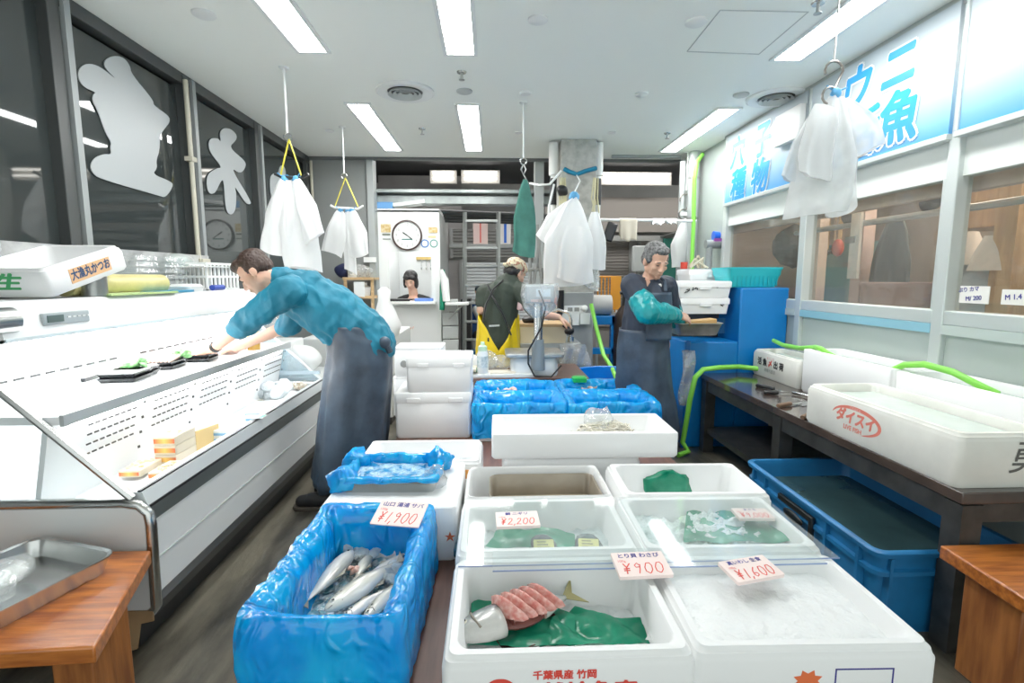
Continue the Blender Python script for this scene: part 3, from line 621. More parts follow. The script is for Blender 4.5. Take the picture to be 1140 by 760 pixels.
STROKES = {'0': [[(.3,0),(.08,.2),(.05,.55),(.2,.95),(.45,1),(.6,.7),(.58,.3),(.42,.03),(.3,0)]], '1': [[(.28,1),(.2,.5),(.15,0)]], ',': [[(.12,.1),(.02,-.15)]],
           '2': [[(.1,.8),(.25,1),(.5,.95),(.5,.65),(.25,.3),(.05,.03),(.3,.06),(.62,.02)]], '6': [[(.5,1),(.2,.6),(.1,.2),(.3,0),(.52,.15),(.48,.4),(.2,.38)]],
           '9': [[(.5,.75),(.3,.98),(.1,.8),(.2,.58),(.45,.62),(.52,.85),(.45,.4),(.35,0)]], '¥': [[(.05,1),(.28,.6)],[(.55,1),(.28,.6),(.25,0)],[(.05,.5),(.5,.54)],[(.05,.3),(.5,.34)]]}
def price_card(label, loc, rot, price, head, w=.135, h=.085, thick=.01, ink=red_ink, seed=0):
    t = thing('price_card', label, 'price card', loc, rot)
    MB().loft([rr(w, h, .003, -thick), rr(w, h, .003, 0)]).build('card', card, t, ang=30)
    q = random.Random(seed); ch = h*.42; x = -w*.40; m = MB()
    adv = {'1': .4, ',': .25}; tot = sum(adv.get(c, .72) for c in price); sc = w*.80/tot
    for c in price:
        for s in STROKES[c]:
            m.tube([(x+px*sc*.9+py*ch*.12, -h*.40+py*ch+q.uniform(-.001,.001), .0006) for px, py in s], .0016 if c != '¥' else .0019, 6, flat=.3)
        x += sc*adv.get(c, .72)
    m.build('price_writing', ink, t)
    text('heading', head, h*.2, (0, h*.33, .0006), (0,0,0), blue_ink, t, off=.0005)
    text('unit_writing', '100g', h*.13, (-w*.36, h*.12, .0006), (0,0,0), ink, t)
    return t

def liner(label, w, d, h, zlow, loc, rot=0, seed=0, amp=.012, inner=.05, floor=.05, name='plastic_liner', mat=blue_film, rim=.02, flare=.0, k=34):
    """plastic sheet draped over a box: outside skirt, over the rim, down the inside"""
    ring = lambda ww, dd, z, r=.03: rrd(ww, dd, r, z, k)
    rings = [ring(w+.012+flare, d+.012+flare, zlow)]
    for q in range(1, 9): rings.append(ring(w+.014+flare*(1-q/9), d+.014+flare*(1-q/9), zlow+(h-zlow)*q/9))
    rings += [ring(w+.012, d+.012, h), ring(w-.0, d-.0, h+rim), ring(w-.04, d-.04, h+rim), ring(w-2*inner-.01, d-2*inner-.01, h-.01)]
    for q in range(1, 6): rings.append(ring(w-2*inner-.02, d-2*inner-.02, h-.01-(h-.01-floor)*q/5))
    for f in (.7, .35, .05): rings.append(ring((w-2*inner)*f, (d-2*inner)*f, floor, .005))
    m = MB().loft(rings, False, True)
    def pt(p):
        p = V(p); n = noise.noise_vector(p*9+V((seed*5.3,0,0)))*amp + noise.noise_vector(p*26+V((0,seed*3.1,0)))*amp*.5
        rg = (1-2*abs(noise.noise(V((p.x*17+seed, p.y*17, p.z*13)))))*amp*.55 + (1-2*abs(noise.noise(V((p.x*37, p.y*37+seed, p.z*30)))))*amp*.3
        n += V((rg*.5*(1 if p.x > 0 else -1), rg*.5*(1 if p.y > 0 else -1), rg*.5))
        if abs(p.x) < w/2-inner-.01 and abs(p.y) < d/2-inner-.01: n = n*.6
        elif p.z < h-.02:         # outside folds run up and down
            c = math.sin((p.x*1.0+p.y*1.3)*38+seed+p.z*12)*amp*.4; n += V((0, -c if p.y < 0 else c, 0)) if abs(p.y) > d/2-.02 else V((c if p.x > 0 else -c, 0, 0))
            n = V((abs(n.x)*(1 if p.x > 0 else -1) if abs(p.x) > w/2-.01 else n.x, abs(n.y)*(1 if p.y > 0 else -1) if abs(p.y) > d/2-.01 else n.y, n.z))
        return tuple(p+n)
    m.v = [pt(p) for p in m.v]
    o = m.build(name, mat, ang=180); place(o, loc, (0,0,rot)); tag(o, label, 'plastic sheet'); return o

fish_m = grad('mackerel_skin', [(0, (.82,.80,.74)), (.5, (.72,.70,.60)), (.68, (.50,.49,.40)), (.84, (.26,.28,.25)), (1, (.12,.15,.15))], 1, .2, .8, noise_amt=.14)
fish_f = M('fish_fin', (.40,.38,.30), .4, tl=.2); fish_e = M('fish_eye', (.75,.72,.6), .1); fish_mask = grad('silver_fish_skin', [(0, (.86,.84,.80)), (.65, (.74,.71,.64)), (1, (.32,.33,.30))], 1, .2, .8, noise_amt=.15)
def fish(label, loc, rot, L=.28, hh=.095, mat=fish_m, bend=0, cat='fish', name='whole_fish', group=None):
    t = thing(name, label, cat, loc, rot, group)
    prof = [(0,.05),(.012,.22),(.04,.42),(.09,.62),(.16,.80),(.28,.97),(.4,1),(.55,.88),(.7,.6),(.82,.33),(.9,.17),(.95,.13)]
    rings = []
    for x, q in prof:
        cx = (x-.5)*L; cy = bend*L*(1-(2*x-1)**2) ; a = hh*L*q; b = a*.62
        rings.append([(cx, cy+a*math.cos(2*PI*k/20), b*math.sin(2*PI*k/20)) for k in range(20)])
    MB().loft(rings).build('body', mat, t, ang=180)
    x = .45*L
    m = MB().poly([(x-.01*L,.012*L,0),(x+.13*L,.10*L,0),(x+.07*L,.0,0),(x+.13*L,-.10*L,0),(x-.01*L,-.012*L,0)], (0,0,.003)); m.v = [(a,b,c-.0015) for a,b,c in m.v]; m.build('tail_fin', fish_f, t)
    cy = bend*L
    MB().poly([(-.1*L,cy+hh*L*.95,-.001),(.02*L,cy+hh*L*1.35,-.001),(.1*L,cy+hh*L*.8,-.001)], (0,0,.003)).poly([(0,cy-hh*L*.9,-.001),(.1*L,cy-hh*L*1.15,-.001),(.16*L,cy-hh*L*.7,-.001)], (0,0,.003)).build('fin', fish_f, t)
    for s in (1, -1):
        e = MB().ell((-.40*L, .02*L, s*.040*L), (.024*L,.026*L,.012*L), n=12, m=6).build('eye', fish_e, t)
        MB().ell((-.40*L, .02*L, s*.0485*L), (.015*L,.015*L,.006*L), n=10, m=6).build('pupil', blackg, e)
        MB().tube([(-.34*L,.05*L,s*.045*L),(-.32*L,.0,s*.053*L),(-.345*L,-.045*L,s*.044*L)], .006*L, 5).build('gill', M('gill_mouth_line', (.22,.19,.15), .4), t)  # dark line marking the gill slit
        MB().ell((-.28*L,.045*L,s*.052*L),(.018*L,.010*L,.006*L),n=10,m=6).build('dark_spot', M('fish_spot', (.06,.06,.06), .4), t)
        MB().tube([(-.495*L,-.004*L,s*.006*L),(-.47*L,-.015*L,s*.024*L),(-.44*L,-.018*L,s*.036*L)], .003*L, 5).build('mouth', M('gill_mouth_line', (.22,.19,.15), .4), t)
    return t

# ---------------------------------------------------------------- refrigerated fish case
Y0, Y1 = 1.85, 3.95
case = thing('display_case', 'long open white refrigerated fish case under the left windows', 'display case', (-1.7, (Y0+Y1)/2, 0))
cw = M('case_white', (.84,.86,.86), .35); ci = M('case_inner', (.92,.94,.95), .4)
def ext(pts, y0=Y0, y1=Y1): return MB().poly([(x, y0, z) for x, z in pts], (0, y1-y0, 0))
def cp(name, mb, mat, **k): return mb.build(name, mat, case, W=True, **k)
cp('front_panel', ext([(-1.272,.50),(-1.29,.19),(-1.5,.19),(-1.5,.50)]), cw)
MB().cbox((-1.279,(Y0+Y1)/2,.335), (.006,Y1-Y0,.006)).build('panel_groove', greyl, case, W=True)
cp('bumper', ext([(-1.285,.19),(-1.27,.17),(-1.275,.13),(-1.33,.13),(-1.33,.19)]), M('case_bumper', (.03,.032,.032), .35))
cp('kick_plate', ext([(-1.335,.13),(-1.345,0),(-1.5,0),(-1.5,.13)]), M('case_kick', (.025,.026,.026), .5, var=.3))
cp('front_rail', ext([(-1.262,.555),(-1.262,.50),(-1.31,.50),(-1.31,.555)]), M('rail_grey', (.16,.18,.18), .3, .5))
cp('front_lip', ext([(-1.268,.565),(-1.285,.615),(-1.33,.62),(-1.335,.56),(-1.28,.555)]), M('lip_alu', (.66,.70,.71), .3, .3))
cp('lip_strip', ext([(-1.29,.623),(-1.29,.616),(-1.302,.616),(-1.302,.623)]).poly([(-1.263,Y0,.565),(-1.263,Y0,.555),(-1.28,Y0,.555),(-1.28,Y0,.565)], (0,Y1-Y0,0)), black)
cp('lower_deck', ext([(-1.33,.56),(-1.345,.54),(-1.68,.53),(-1.68,.49),(-1.33,.49)]), ci)
cp('inner_end', MB().box(-2.078,-2.06,Y0+.02,Y1-.02,.50,.87).box(-2.07,-1.67,Y0+.02,Y1-.02,.50,.52), ci)
cp('lower_fill_light', MB().tube([(-1.70,Y0+.1,.84),(-1.70,Y1-.1,.84)], .01, 8), M('case_fill_tube', (1,1,1), .5, es=16))  # hidden tube added to whiten the space behind the riser
cp('riser_panel', ext([(-1.66,.53),(-1.59,.865),(-1.61,.87),(-1.68,.53)]), ci)
cp('shelf', ext([(-1.55,.872),(-1.55,.902),(-1.97,.902),(-1.97,.872)]), ci)
cp('shelf_edge', ext([(-1.535,.866),(-1.535,.908),(-1.55,.908),(-1.55,.866)]), M('edge_alu', (.50,.54,.55), .3, .3))
cp('inner_back', ext([(-1.95,.90),(-1.86,1.17),(-1.89,1.17),(-1.98,.90)]), ci)
cp('hood', ext([(-1.705,1.175),(-1.725,1.29),(-1.745,1.312),(-2.11,1.312),(-2.11,1.27),(-1.9,1.17),(-1.715,1.165)]), cw)
cp('hood_lip', ext([(-1.70,1.17),(-1.70,1.182),(-1.73,1.175),(-1.73,1.165)]), M('lip_blue', (.66,.75,.79), .3))
cp('back_panel', ext([(-2.08,0),(-2.08,1.3),(-2.11,1.3),(-2.11,0)]), cw)
cp('shelf_fill_light', MB().tube([(-1.575,Y0+.08,.858),(-1.575,Y1-.08,.858)], .009, 8), M('case_fill_tube', (1,1,1), .5, es=16))  # extra tube added under the shelf edge to brighten riser and deck
cp('light_tube', MB().tube([(-1.79,Y0+.1,1.145),(-1.79,Y1-.1,1.145)], .014, 10), M('case_tube', (1,1,1), .5, es=26))
# louvre slots in the riser and the back
m = MB()
for k in range(5):
    yb = 2.02+k*.4
    for row in range(4):
        z = .70+row*.04; x = -1.657+(z-.53)*.07/.335+.0115
        for q in range(8): m.box(x, x+.004, yb+q*.036, yb+q*.036+.022, z, z+.006)
    for zz in (.83, .76, .69, .62): x = -1.657+(zz-.53)*.07/.335+.0115; m.box(x, x+.004, yb+.32, yb+.332, zz, zz+.011)
cp('slot_pattern', m, M('slot_dark', (.05,.05,.05), .6))
m = MB()
for k in range(24):
    if k % 12 < 10: yb = 1.95+k*.075; m.box(-1.925, -1.915, yb, yb+.045, .985, .993)
cp('slot_pattern', m, M('slot_dark', (.05,.05,.05), .6))
# end walls, silver edge, sloping end glass
for y, nm in ((Y0-.03, 'near'), (Y1, 'far')):
    cp('end_panel', MB().poly([(-1.268,y,.16),(-1.255,y,.54),(-1.275,y,.575),(-2.11,y,.575),(-2.11,y,.05),(-1.36,y,.05),(-1.36,y,.13)], (0,.03,0)), M('end_white', (.74,.76,.76), .35), bevel=.004)
    cp('end_edge', MB().tube([(-2.1,y+.01,.585),(-1.34,y+.01,.585),(-1.285,y+.01,.575),(-1.255,y+.01,.545),(-1.25,y+.01,.5),(-1.258,y+.01,.18),(-1.30,y+.01,.13)], .019, 10), steel)
    cp('end_glass', MB().poly([(-1.33,y+.012,.60),(-1.95,y+.012,1.2),(-2.06,y+.012,1.26),(-2.06,y+.012,.60)], (0,.006,0)), glass_clear if y < 2 else clear('blue_acrylic', (.72,.83,.88), .06, frost=.12))
    if y < 2:
        cp('end_bar', MB().tube([(-1.31,y+.015,.60),(-1.76,y+.015,1.035),(-1.95,y+.015,1.215)], .016, 8), steel)
    else:
        cp('end_bar', MB().tube([(-1.31,y+.015,.60),(-1.76,y+.015,1.035),(-1.95,y+.015,1.215)], .008, 8), M('bar_white', (.75,.79,.8), .3))
        cp('end_frame', MB().box(-1.8,-1.33,y,y+.02,.655,.68).box(-1.8,-1.775,y,y+.02,.655,.86), M('frame_blue', (.38,.48,.54), .3))
cp('hood_cap', MB().tube([(-1.735,Y0-.03,1.245),(-1.735,Y0+.06,1.245)], .05, 20).tube([(-1.735,Y0-.035,1.245),(-1.735,Y0-.03,1.245)], .03, 16), steel)
a = at(45,350,X=-1.715); b = at(97,350,X=-1.715)
cp('control_panel', MB().box(-1.722,-1.705,a.y,b.y,1.215,1.262), M('control_grey', (.42,.47,.49), .35), bevel=.004)
cp('display_window', MB().box(-1.706,-1.702,a.y+.015,a.y+.09,1.225,1.252), M('lcd', (.12,.16,.15), .2))
m = MB()
for k in range(5): m.box(-1.706,-1.702,a.y+.11+k*.025,a.y+.125+k*.025,1.238,1.244)
cp('button', m, white)
# cardboard patch at the foot of the case
t = thing('cardboard_patch', 'torn brown cardboard taped to the near foot of the fish case', 'cardboard', (-1.3, 1.8, 0))
MB().poly([(-1.49,1.812,.17),(-1.262,1.812,.17),(-1.262,1.812,.13),(-1.31,1.812,.12),(-1.33,1.812,.02),(-1.40,1.812,.0),(-1.46,1.812,.03)], (0,.006,0)).wob(.004,30,1).build('sheet', cardboard, t, W=True, smooth=False)
MB().tube([(-1.43,1.79,.0),(-1.40,1.79,.10),(-1.385,1.8,.15)], [.045,.03,.02], 8).wob(.008,25,2).build('torn_roll', cardboard, t, W=True)
o = MB().poly([(-1.95,1.806,.08),(-1.52,1.806,.1),(-1.5,1.806,.0),(-1.97,1.806,.0)], (0,.008,0)).wob(.006,22,4).build('cardboard_strip', M('wet_cardboard', (.10,.06,.035), .8, var=.5, vs=12), smooth=False); tag(o, 'dark soaked cardboard strip on the floor under the left bench', 'cardboard')

# goods on the case shelf and deck
trayb = M('black_tray', (.02,.022,.025), .25); sash = M('sashimi_pink', (.85,.45,.35), .3, col2=(.9,.75,.65), vs=40)
def pack(label, loc, rz, w=.19, d=.13, food=None, stack=1, group=None):
    t = thing('food_tray', label, 'food tray', loc, (0,0,rz), group)
    for k in range(stack):
        z = k*.022
        MB().loft([rr(w*.86,d*.84,.01,z),rr(w,d,.012,z+.02),rr(w-.012,d-.012,.01,z+.02),rr(w*.84,d*.8,.01,z+.006)]).build('tray', trayb, t)
    z = stack*.022
    if food == 'fish':
        for k in range(6): MB().ell((-w*.33+k*w*.13,0,z+.006),(w*.07,d*.34,.010),Euler((.2,.35,0)),10,6).build('slice', sash, t)
    elif food == 'white': MB().loft([rr(w*.9,d*.88,.01,z-.003),rr(w*.9,d*.88,.01,z+.003)]).build('film_lid', white, t)
    else: MB().loft([rr(w*.95,d*.92,.01,z-.002),rr(w*.95,d*.92,.01,z+.001)]).build('film_lid', film, t)
    return t
def on(px, py, z, dz=0): p = at(px, py, Z=z); return (p.x, p.y, z+dz)
zs = .903
p = on(95,421,zs+.01); pack('small black food tray nearest the near end of the case shelf', (p[0]-.03,p[1],zs), .1, .13, .13, 'white')
p = on(145,420,zs+.01); pack('stack of two white-lidded black trays on the case shelf', (p[0]-.02,p[1],zs), .15, .17, .19, 'white', 2)
p = on(188,407,zs+.01); pack('black tray of orange sliced fish under the man\'s hand', (p[0]-.02,p[1],zs), .1, .16, .18, 'fish', 2)
p = on(225,399,zs+.01); pack('black tray of pink sliced fish the bending man is touching', (p[0]-.0,p[1],zs), .1, .15, .17, 'fish', 2)
pack('stack of pale lidded trays at the back of the case shelf under the green leaves', (-1.80,2.62,zs), .1, .15, .2, 'white', 2)
pack('black tray of orange slices at the back of the case shelf by the watch hand', (-1.82,2.92,zs), .1, .13, .16, 'fish', 2)
def clump(name, label, loc, r, mat, cat, n=9, seed=0, flat=.6):
    q = random.Random(seed); m = MB()
    for k in range(n):
        a = q.uniform(0, 6.28); d = r*math.sqrt(q.random())*.7
        m.ell((d*math.cos(a), d*math.sin(a), r*flat*.5+q.uniform(-.3,.4)*r*flat), (r*q.uniform(.3,.55), r*q.uniform(.3,.5), r*q.uniform(.15,.3)), Euler((q.uniform(-.7,.7), q.uniform(-.7,.7), q.uniform(0,3))), 9, 6)
    m.wob(r*.12, 2.5/r, seed)
    o = m.build(name, mat, ang=180); place(o, loc); return tag(o, label, cat, kind='stuff')
leaf = M('garnish_green', (.10,.34,.10), .4, col2=(.3,.55,.25), vs=60)
clump('garnish', 'green leafy garnish beside the white film pack on the case shelf', (-1.79,2.60,zs+.048), .06, leaf, 'garnish', seed=1)
clump('garnish', 'green leafy garnish next to the man\'s watch hand', (-1.76,2.95,zs+.05), .055, leaf, 'garnish', seed=2)
clump('shredded_crab', 'pale pink seafood heap on the far shelf of the case', (-1.74,3.43,zs), .13, M('pale_pink', (.86,.60,.52), .45, col2=(.92,.84,.8), vs=40), 'seafood', 18, 3, .6)
t = thing('condiment_jar', 'brown jar with a green label at the far end of the case shelf', 'jar', on(283,389,zs))
MB().loft([circ(.04,0,20),circ(.042,.1,20),circ(.03,.115,20)]).build('jar_body', M('jar_brown', (.42,.25,.06), .15), t)
MB().loft([circ(.034,.115,20),circ(.034,.135,20)]).build('lid', M('gold_lid', (.65,.5,.2), .3, .5), t); MB().loft([circ(.043,.06,20),circ(.043,.09,20)]).build('label_band', M('label_green', (.1,.55,.3), .5), t)
o = clump('orange_pack', 'orange roe pack left of the brown jar', on(270,388,zs), .055, M('roe_orange', (.85,.28,.05), .3), 'seafood', 7, 5, .9)
o = MB().ell((0,0,.12),(.16,.14,.13)).wob(.05,7,5).build('plastic_sack', bagclear, ang=180); place(o, (-1.75,4.15,.9)); tag(o, 'clear plastic sack of white goods behind the far end of the case', 'bag')
o = MB().ell((0,0,.08),(.16,.14,.11)).wob(.05,7,8).build('plastic_sack', bag_white, ang=180); place(o, (-1.55,4.2,.66)); tag(o, 'white plastic sack beyond the far end glass of the case', 'bag')
t = thing('side_stand', 'grey white stand carrying sacks behind the far end of the case', 'stand', (-1.7, 4.2, 0)); MB().box(-2.0,-1.25,4.02,4.5,0,.62).build('cabinet_body', greyl, t, W=True, bevel=.01); MB().box(-2.0,-1.6,4.03,4.4,.62,.89).build('upper_box', white, t, W=True, bevel=.01)
# orange-ended packs on the lower deck
zd = .548; org = grad('orange_pack_end', [(0, (.75,.12,.04)), (.5, (.95,.62,.15)), (1, (.75,.14,.05))], 0, .4); bei = M('pack_beige', (.72,.64,.50), .5)
def opack(loc, label, rz=.0, w=.10, d=.16, h=.042, group=None):
    t = thing('food_pack', label, 'food pack', loc, (0,0,rz), group)
    MB().loft([rr(w,d,.004,0),rr(w,d,.004,h)]).build('carton', bei, t, ang=30, bevel=.003)
    MB().box(-w/2+.004,w/2-.004,-d/2-.002,-d/2,h*.25,h*.75).build('orange_band', org, t)
    clumpm = MB()
    for k in range(12): clumpm.ell((R.uniform(-w*.35,w*.35),R.uniform(-d*.4,d*.4),h+.002),(.012,.010,.005),None,8,5)
    clumpm.build('topping', M('pack_topping', (.70,.50,.25), .5, col2=(.85,.75,.5), vs=60), t)
    return t
p = on(183,515,zd)
for k, l in enumerate(('bottom', 'middle', 'top')):
    opack((p[0]+.02, p[1]+.06, zd+k*.044), 'orange-ended food pack in the case, %s of its stack of three' % l, .0)
p = on(152,527,zd); opack((p[0],p[1]+.03,zd), 'flat orange-ended food pack lying left in front of the stack of three', .0, .09, .15, .03)
p = on(186,528,zd); opack((p[0]+.0,p[1]+.02,zd), 'flat orange-ended food pack lying right in front of the stack of three', .0, .09, .15, .03)
o = MB().cbox((0,0,.05),(.008,.14,.1)).build('divider_card', M('card_tan', (.78,.56,.25), .5)); place(o, on(232,497,zd), (0,0,-.3)); tag(o, 'tan card standing between the pack stack and the white cartons', 'card')
for k, (px, py, l) in enumerate(((258,490,'nearer white carton with blue print on the case deck'),(290,468,'farther white carton on the case deck near the front rail'))):
    t = thing('white_carton', l, 'carton', on(px,py,zd), (0,0,-.05))
    MB().box(-.07,.06,-.07,.09,0,.075).build('carton_body', white, t, bevel=.004)
    for q in range(2): MB().box(-.05,.04,-.072,-.07,.018+q*.03,.03+q*.03).build('blue_print', M('pale_blue_print', (.2,.45,.7), .5), t)
t = fish('silvery fish pack lying on ice on the lower deck of the case', on(262,452,zd,.02), (0,0,.55), .3, .09, fish_mask)
t = thing('label_card', 'white price ticket with green trim lying on the case deck', 'price card', on(283,462,zd+.09)); MB().cbox((0,0,0),(.12,.07,.004)).build('card', white, t); MB().cbox((.045,0,.003),(.018,.05,.002)).build('trim', M('label_green', (.1,.55,.3), .5), t); t.location.z = zd+.081
clump('shellfish', 'brown shellfish pack at the far corner of the case deck', on(335,432,zd,.0), .07, M('shell_brown', (.30,.22,.12), .4, col2=(.75,.72,.65), vs=40), 'shellfish', 12, 9)
clump('crushed_ice_heap', 'white ice heap inside the far end of the case', (-1.62,3.72,zd), .16, ice, 'ice', 14, 11, .5)

# things on top of the case hood
zh = 1.314
t = foam_box('foam_box', 'tilted white foam box with an orange label on top of the fish case', (-1.915, 2.33, zh+.065), .36, .46, .115, (.27,0,0), .03)
MB().box(.176,.1815,-.12,.12,.025,.085).build('orange_label', M('label_orange', (.80,.48,.24), .5), t)
text('label_writing', '大漁丸かつお', .048, (.1822, 0, .055), (PI/2,0,PI/2), M('dark_blue_ink', (.02,.06,.15), .5), t, off=.002, sx=.8)
text('green_writing', '9 生', .07, (-.02, -.2312, .06), FRONT, green_ink, t, off=.003, shear=.3, sx=1.5)
o = MB().loft([circ(.05,0,28),circ(.05,.1,28),circ(.047,.1,28),circ(.047,.005,28)]).build('steel_can', M('can_ribbed', (.36,.37,.36), .35, .9), ang=30); place(o, (at(106,332,X=-1.79).x, at(106,332,X=-1.79).y, zh)); tag(o, 'short steel can in front of the tilted foam box', 'can')
a = at(123,320,X=-1.86); b = at(180,322,X=-1.86)
t = thing('film_roll', 'yellow boxed roll of wrapping film on top of the fish case', 'film roll', (-1.86, (a.y+b.y)/2, zh)); MB().tube([(-1.86,2.32,zh+.05),(-1.86,2.98,zh+.05)], .05, 24).build('roll', M('film_yellow', (.76,.68,.28), .3, var=.2, vs=8), t, W=True)
MB().tube([(-1.86,2.30,zh+.05),(-1.86,2.33,zh+.05)], .025, 16).build('core', cardboard, t, W=True)
o = MB().cbox((0,0,.006),(.12,.34,.012)).build('booklet', M('booklet_blue', (.05,.30,.50), .5)); place(o, (-1.80,2.93,zh), (0,0,.05)); tag(o, 'blue booklet lying by the film roll on the case', 'booklet')
o = MB().cbox((0,0,.005),(.1,.5,.010)).build('booklet', M('booklet_green', (.45,.60,.25), .5)); place(o, (-1.77,2.65,zh), (0,0,0)); tag(o, 'thin green edged folder at the front of the case top', 'booklet')
o = MB().loft([rr(.12,.16,.02,0),rr(.13,.17,.02,.03),rr(.10,.14,.02,.045)]).build('white_pad', white); place(o, (-1.82,3.15,zh)); tag(o, 'small white folded pad on the case top by the booklets', 'pad')
o = MB().box(-.015,.015,2.25,3.9,0,.24).build('acrylic_screen', clear('screen_frost', (.9,.92,.92), .05, frost=.3)); place(o, (-2.09,0,zh)); tag(o, 'long frosted screen standing behind the goods on the case top', 'screen')
for k, (y, lab) in enumerate(((3.0,'stack of clear plastic lids behind the film roll'),(3.25,'upper stack of clear plastic trays by the screen'))):
    t = thing('lid_stack', lab, 'plastic lids', (-2.0, y, zh))
    for q in range(6): MB().loft([rr(.14,.19,.015,q*.035),rr(.15,.2,.015,q*.035+.006),rr(.13,.18,.015,q*.035+.03)], True, False).build('lid', bagclear, t)
o = MB().ell((0,0,.035),(.06,.1,.035)).wob(.02,12,2).build('wrapped_bundle', clear('green_bundle', (.6,.75,.7), .1, frost=.35)); place(o, (-2.0,3.42,zh+.16)); o2 = o; tag(o, 'greenish wrapped bundle on the rack behind the case', 'bundle')
t = thing('wire_basket', 'white slotted plastic rack on the far end of the case top', 'rack', (-1.93, 3.6, zh))
m = MB()
for k in range(9):
    y = -.2+k*.05; m.box(-.1,-.09,y,y+.018,0,.17).box(.09,.1,y,y+.018,0,.17)
m.box(-.1,.1,-.2,.22,0,.01); 
for z in (.08,.165): m.box(-.102,-.088,-.2,.22,z,z+.015).box(.088,.102,-.2,.22,z,z+.015).box(-.1,.1,-.202,-.19,z,z+.015)
m.build('rack_body', white, t)
MB().box(-.12,.12,-.26,.1,.15,.156).build('rack_shelf', white, t)
o = MB().tube([(0,0,0),(0,.13,0)], .018, 12).build('marker_pen', M('blue_marker', (.02,.06,.4), .4)); place(o, (-1.78,3.36,zh+.018)); tag(o, 'blue marker lying on the case top below the man\'s face', 'pen')
# ---------------------------------------------------------------- the sales table and its boxes
t = thing('display_table', 'long low reddish brown wooden table carrying the foam boxes', 'table', (.2, 2.4, 0))
MB().box(-.6,1.0,1.02,3.86,.37,.40).build('table_top', wood_brown, t, W=True, bevel=.004)
for x in (-.52,.92):
    for y in (1.2,2.4,3.7): MB().box(x-.04,x+.04,y-.04,y+.04,0,.37).build('leg', wood_brown, t, W=True)
TZ = .40
b = foam_box('foam_box', 'front foam box holding the sliced fish on green sheets', (.165,1.19,TZ), .55, .40, .2, (0,0,0), .035, depth=.15)
text('printed_text', '千葉県産 竹岡', .022, (-.012,-.2012,.158), FRONT, red_ink, b, off=.0009)
text('printed_text', '◯天然地魚直', .052, (-.02,-.2012,.112), FRONT, red_ink, b, off=.003)
b = foam_box('foam_box', 'front foam box heaped level with white ice, right of the sliced fish', (.71,1.185,TZ), .54, .39, .2, (0,0,-.02), .035, depth=.06)
star = []
for k in range(16): a = 2*PI*k/16; r = .034 if k % 2 else .022; star.append((r*math.cos(a)-.02, -.1952, .125+r*.8*math.sin(a)))
MB().poly(star, (0,-.0008,0)).build('printed_star', M('orange_print', (.80,.16,.05), .5), b)
m = MB()
for x0,x1,z0,z1 in ((.04,.17,.15,.153),(.04,.17,.09,.093),(.04,.043,.09,.153),(.167,.17,.09,.153)): m.box(x0,x1,-.196,-.195,z0,z1)
m.build('printed_outline', blue_ink, b)
ice_bed('white crushed ice filling the front right foam box', .47, .31, (.71,1.19,TZ+.158), .006, M('white_ice', (.86,.88,.88), .35, bump=.6, bs=40, bdist=.02), dome=.012)
ice_bed('thin white ice on the floor of the sliced fish box', .45, .30, (.165,1.19,TZ+.072), .008, M('white_ice', (.86,.88,.88), .35), seed=4)
# green sheets and the sliced fish
def sheet(label, outline, z, seed, amp=.02, mat=green_film, name='green_sheet', nz=22):
    """flat crumpled sheet filled by a fan of subdivided triangles"""
    import bmesh
    bm = bmesh.new(); vs = [bm.verts.new((x, y, 0)) for x, y in outline]; bm.faces.new(vs)
    bmesh.ops.triangulate(bm, faces=bm.faces[:])
    for _ in range(4): bmesh.ops.subdivide_edges(bm, edges=bm.edges[:], cuts=1, use_grid_fill=True)
    cx = sum(p[0] for p in outline)/len(outline); cy = sum(p[1] for p in outline)/len(outline)
    for v in bm.verts:
        p = v.co; v.co.z = z + amp*abs(noise.noise(V((p.x*14+seed, p.y*14, seed)))) + amp*.5*abs(math.sin(p.x*nz+p.y*9+seed))
    me = bpy.data.meshes.new(name); bm.to_mesh(me); bm.free(); me.materials.append(mat)
    me.polygons.foreach_set('use_smooth', [True]*len(me.polygons))
    o = bpy.data.objects.new(name, me); COL.objects.link(o); return tag(o, label, 'plastic sheet')
g = lambda px, py, z: (at(px,py,Z=z).x, at(px,py,Z=z).y)
zb = TZ+.085
sheet('green plastic sheet under the head of the sliced fish', [g(*q, zb) for q in ((507,720),(512,694),(524,690),(526,650),(560,655),(600,668),(640,690),(640,722),(570,724))], zb, 1)
sheet('green plastic sheet spread right of the sliced fish', [g(*q, zb) for q in ((600,722),(618,690),(640,680),(680,688),(712,692),(742,706),(744,716),(700,722))], zb, 3, .022)
o = sheet('scrap of white film at the right end of the green sheet', [g(*q, zb+.012) for q in ((718,716),(724,707),(744,712),(742,718))], zb+.014, 5, .01, bag_white, 'film_scrap')
# sliced fish: tail, four slices, head and shoulder
A = V((*g(516,712,zb+.03), zb+.035)); B = V((*g(640,668,zb+.03), zb+.035)); ax = (B-A); L = ax.length; ang_ = math.atan2(ax.y, ax.x)
sf = thing('sliced_fish', 'silver fish cut into pink slices lying on a green sheet', 'fish', (A.x+.012, A.y+.016, zb+.042), (0,0,ang_))
silver = grad('silver_side', [(0, (.60,.60,.57)), (.4, (.44,.45,.43)), (.65, (.18,.21,.22)), (1, (.07,.09,.10))], 1, .2, .8, noise_amt=.3)
def seg(x0, x1, prof, n=20, tw=.62):
    return [[(x, h*math.cos(2*PI*k/n), .0+h*tw*math.sin(2*PI*k/n)) for k in range(n)] for x, h in prof]
MB().loft(seg(0,0,[(-.052,.004),(-.045,.014),(-.025,.026),(0,.037),(.035,.046),(.07,.05),(.085,.05)], tw=.7)).build('head', silver, sf, ang=180)
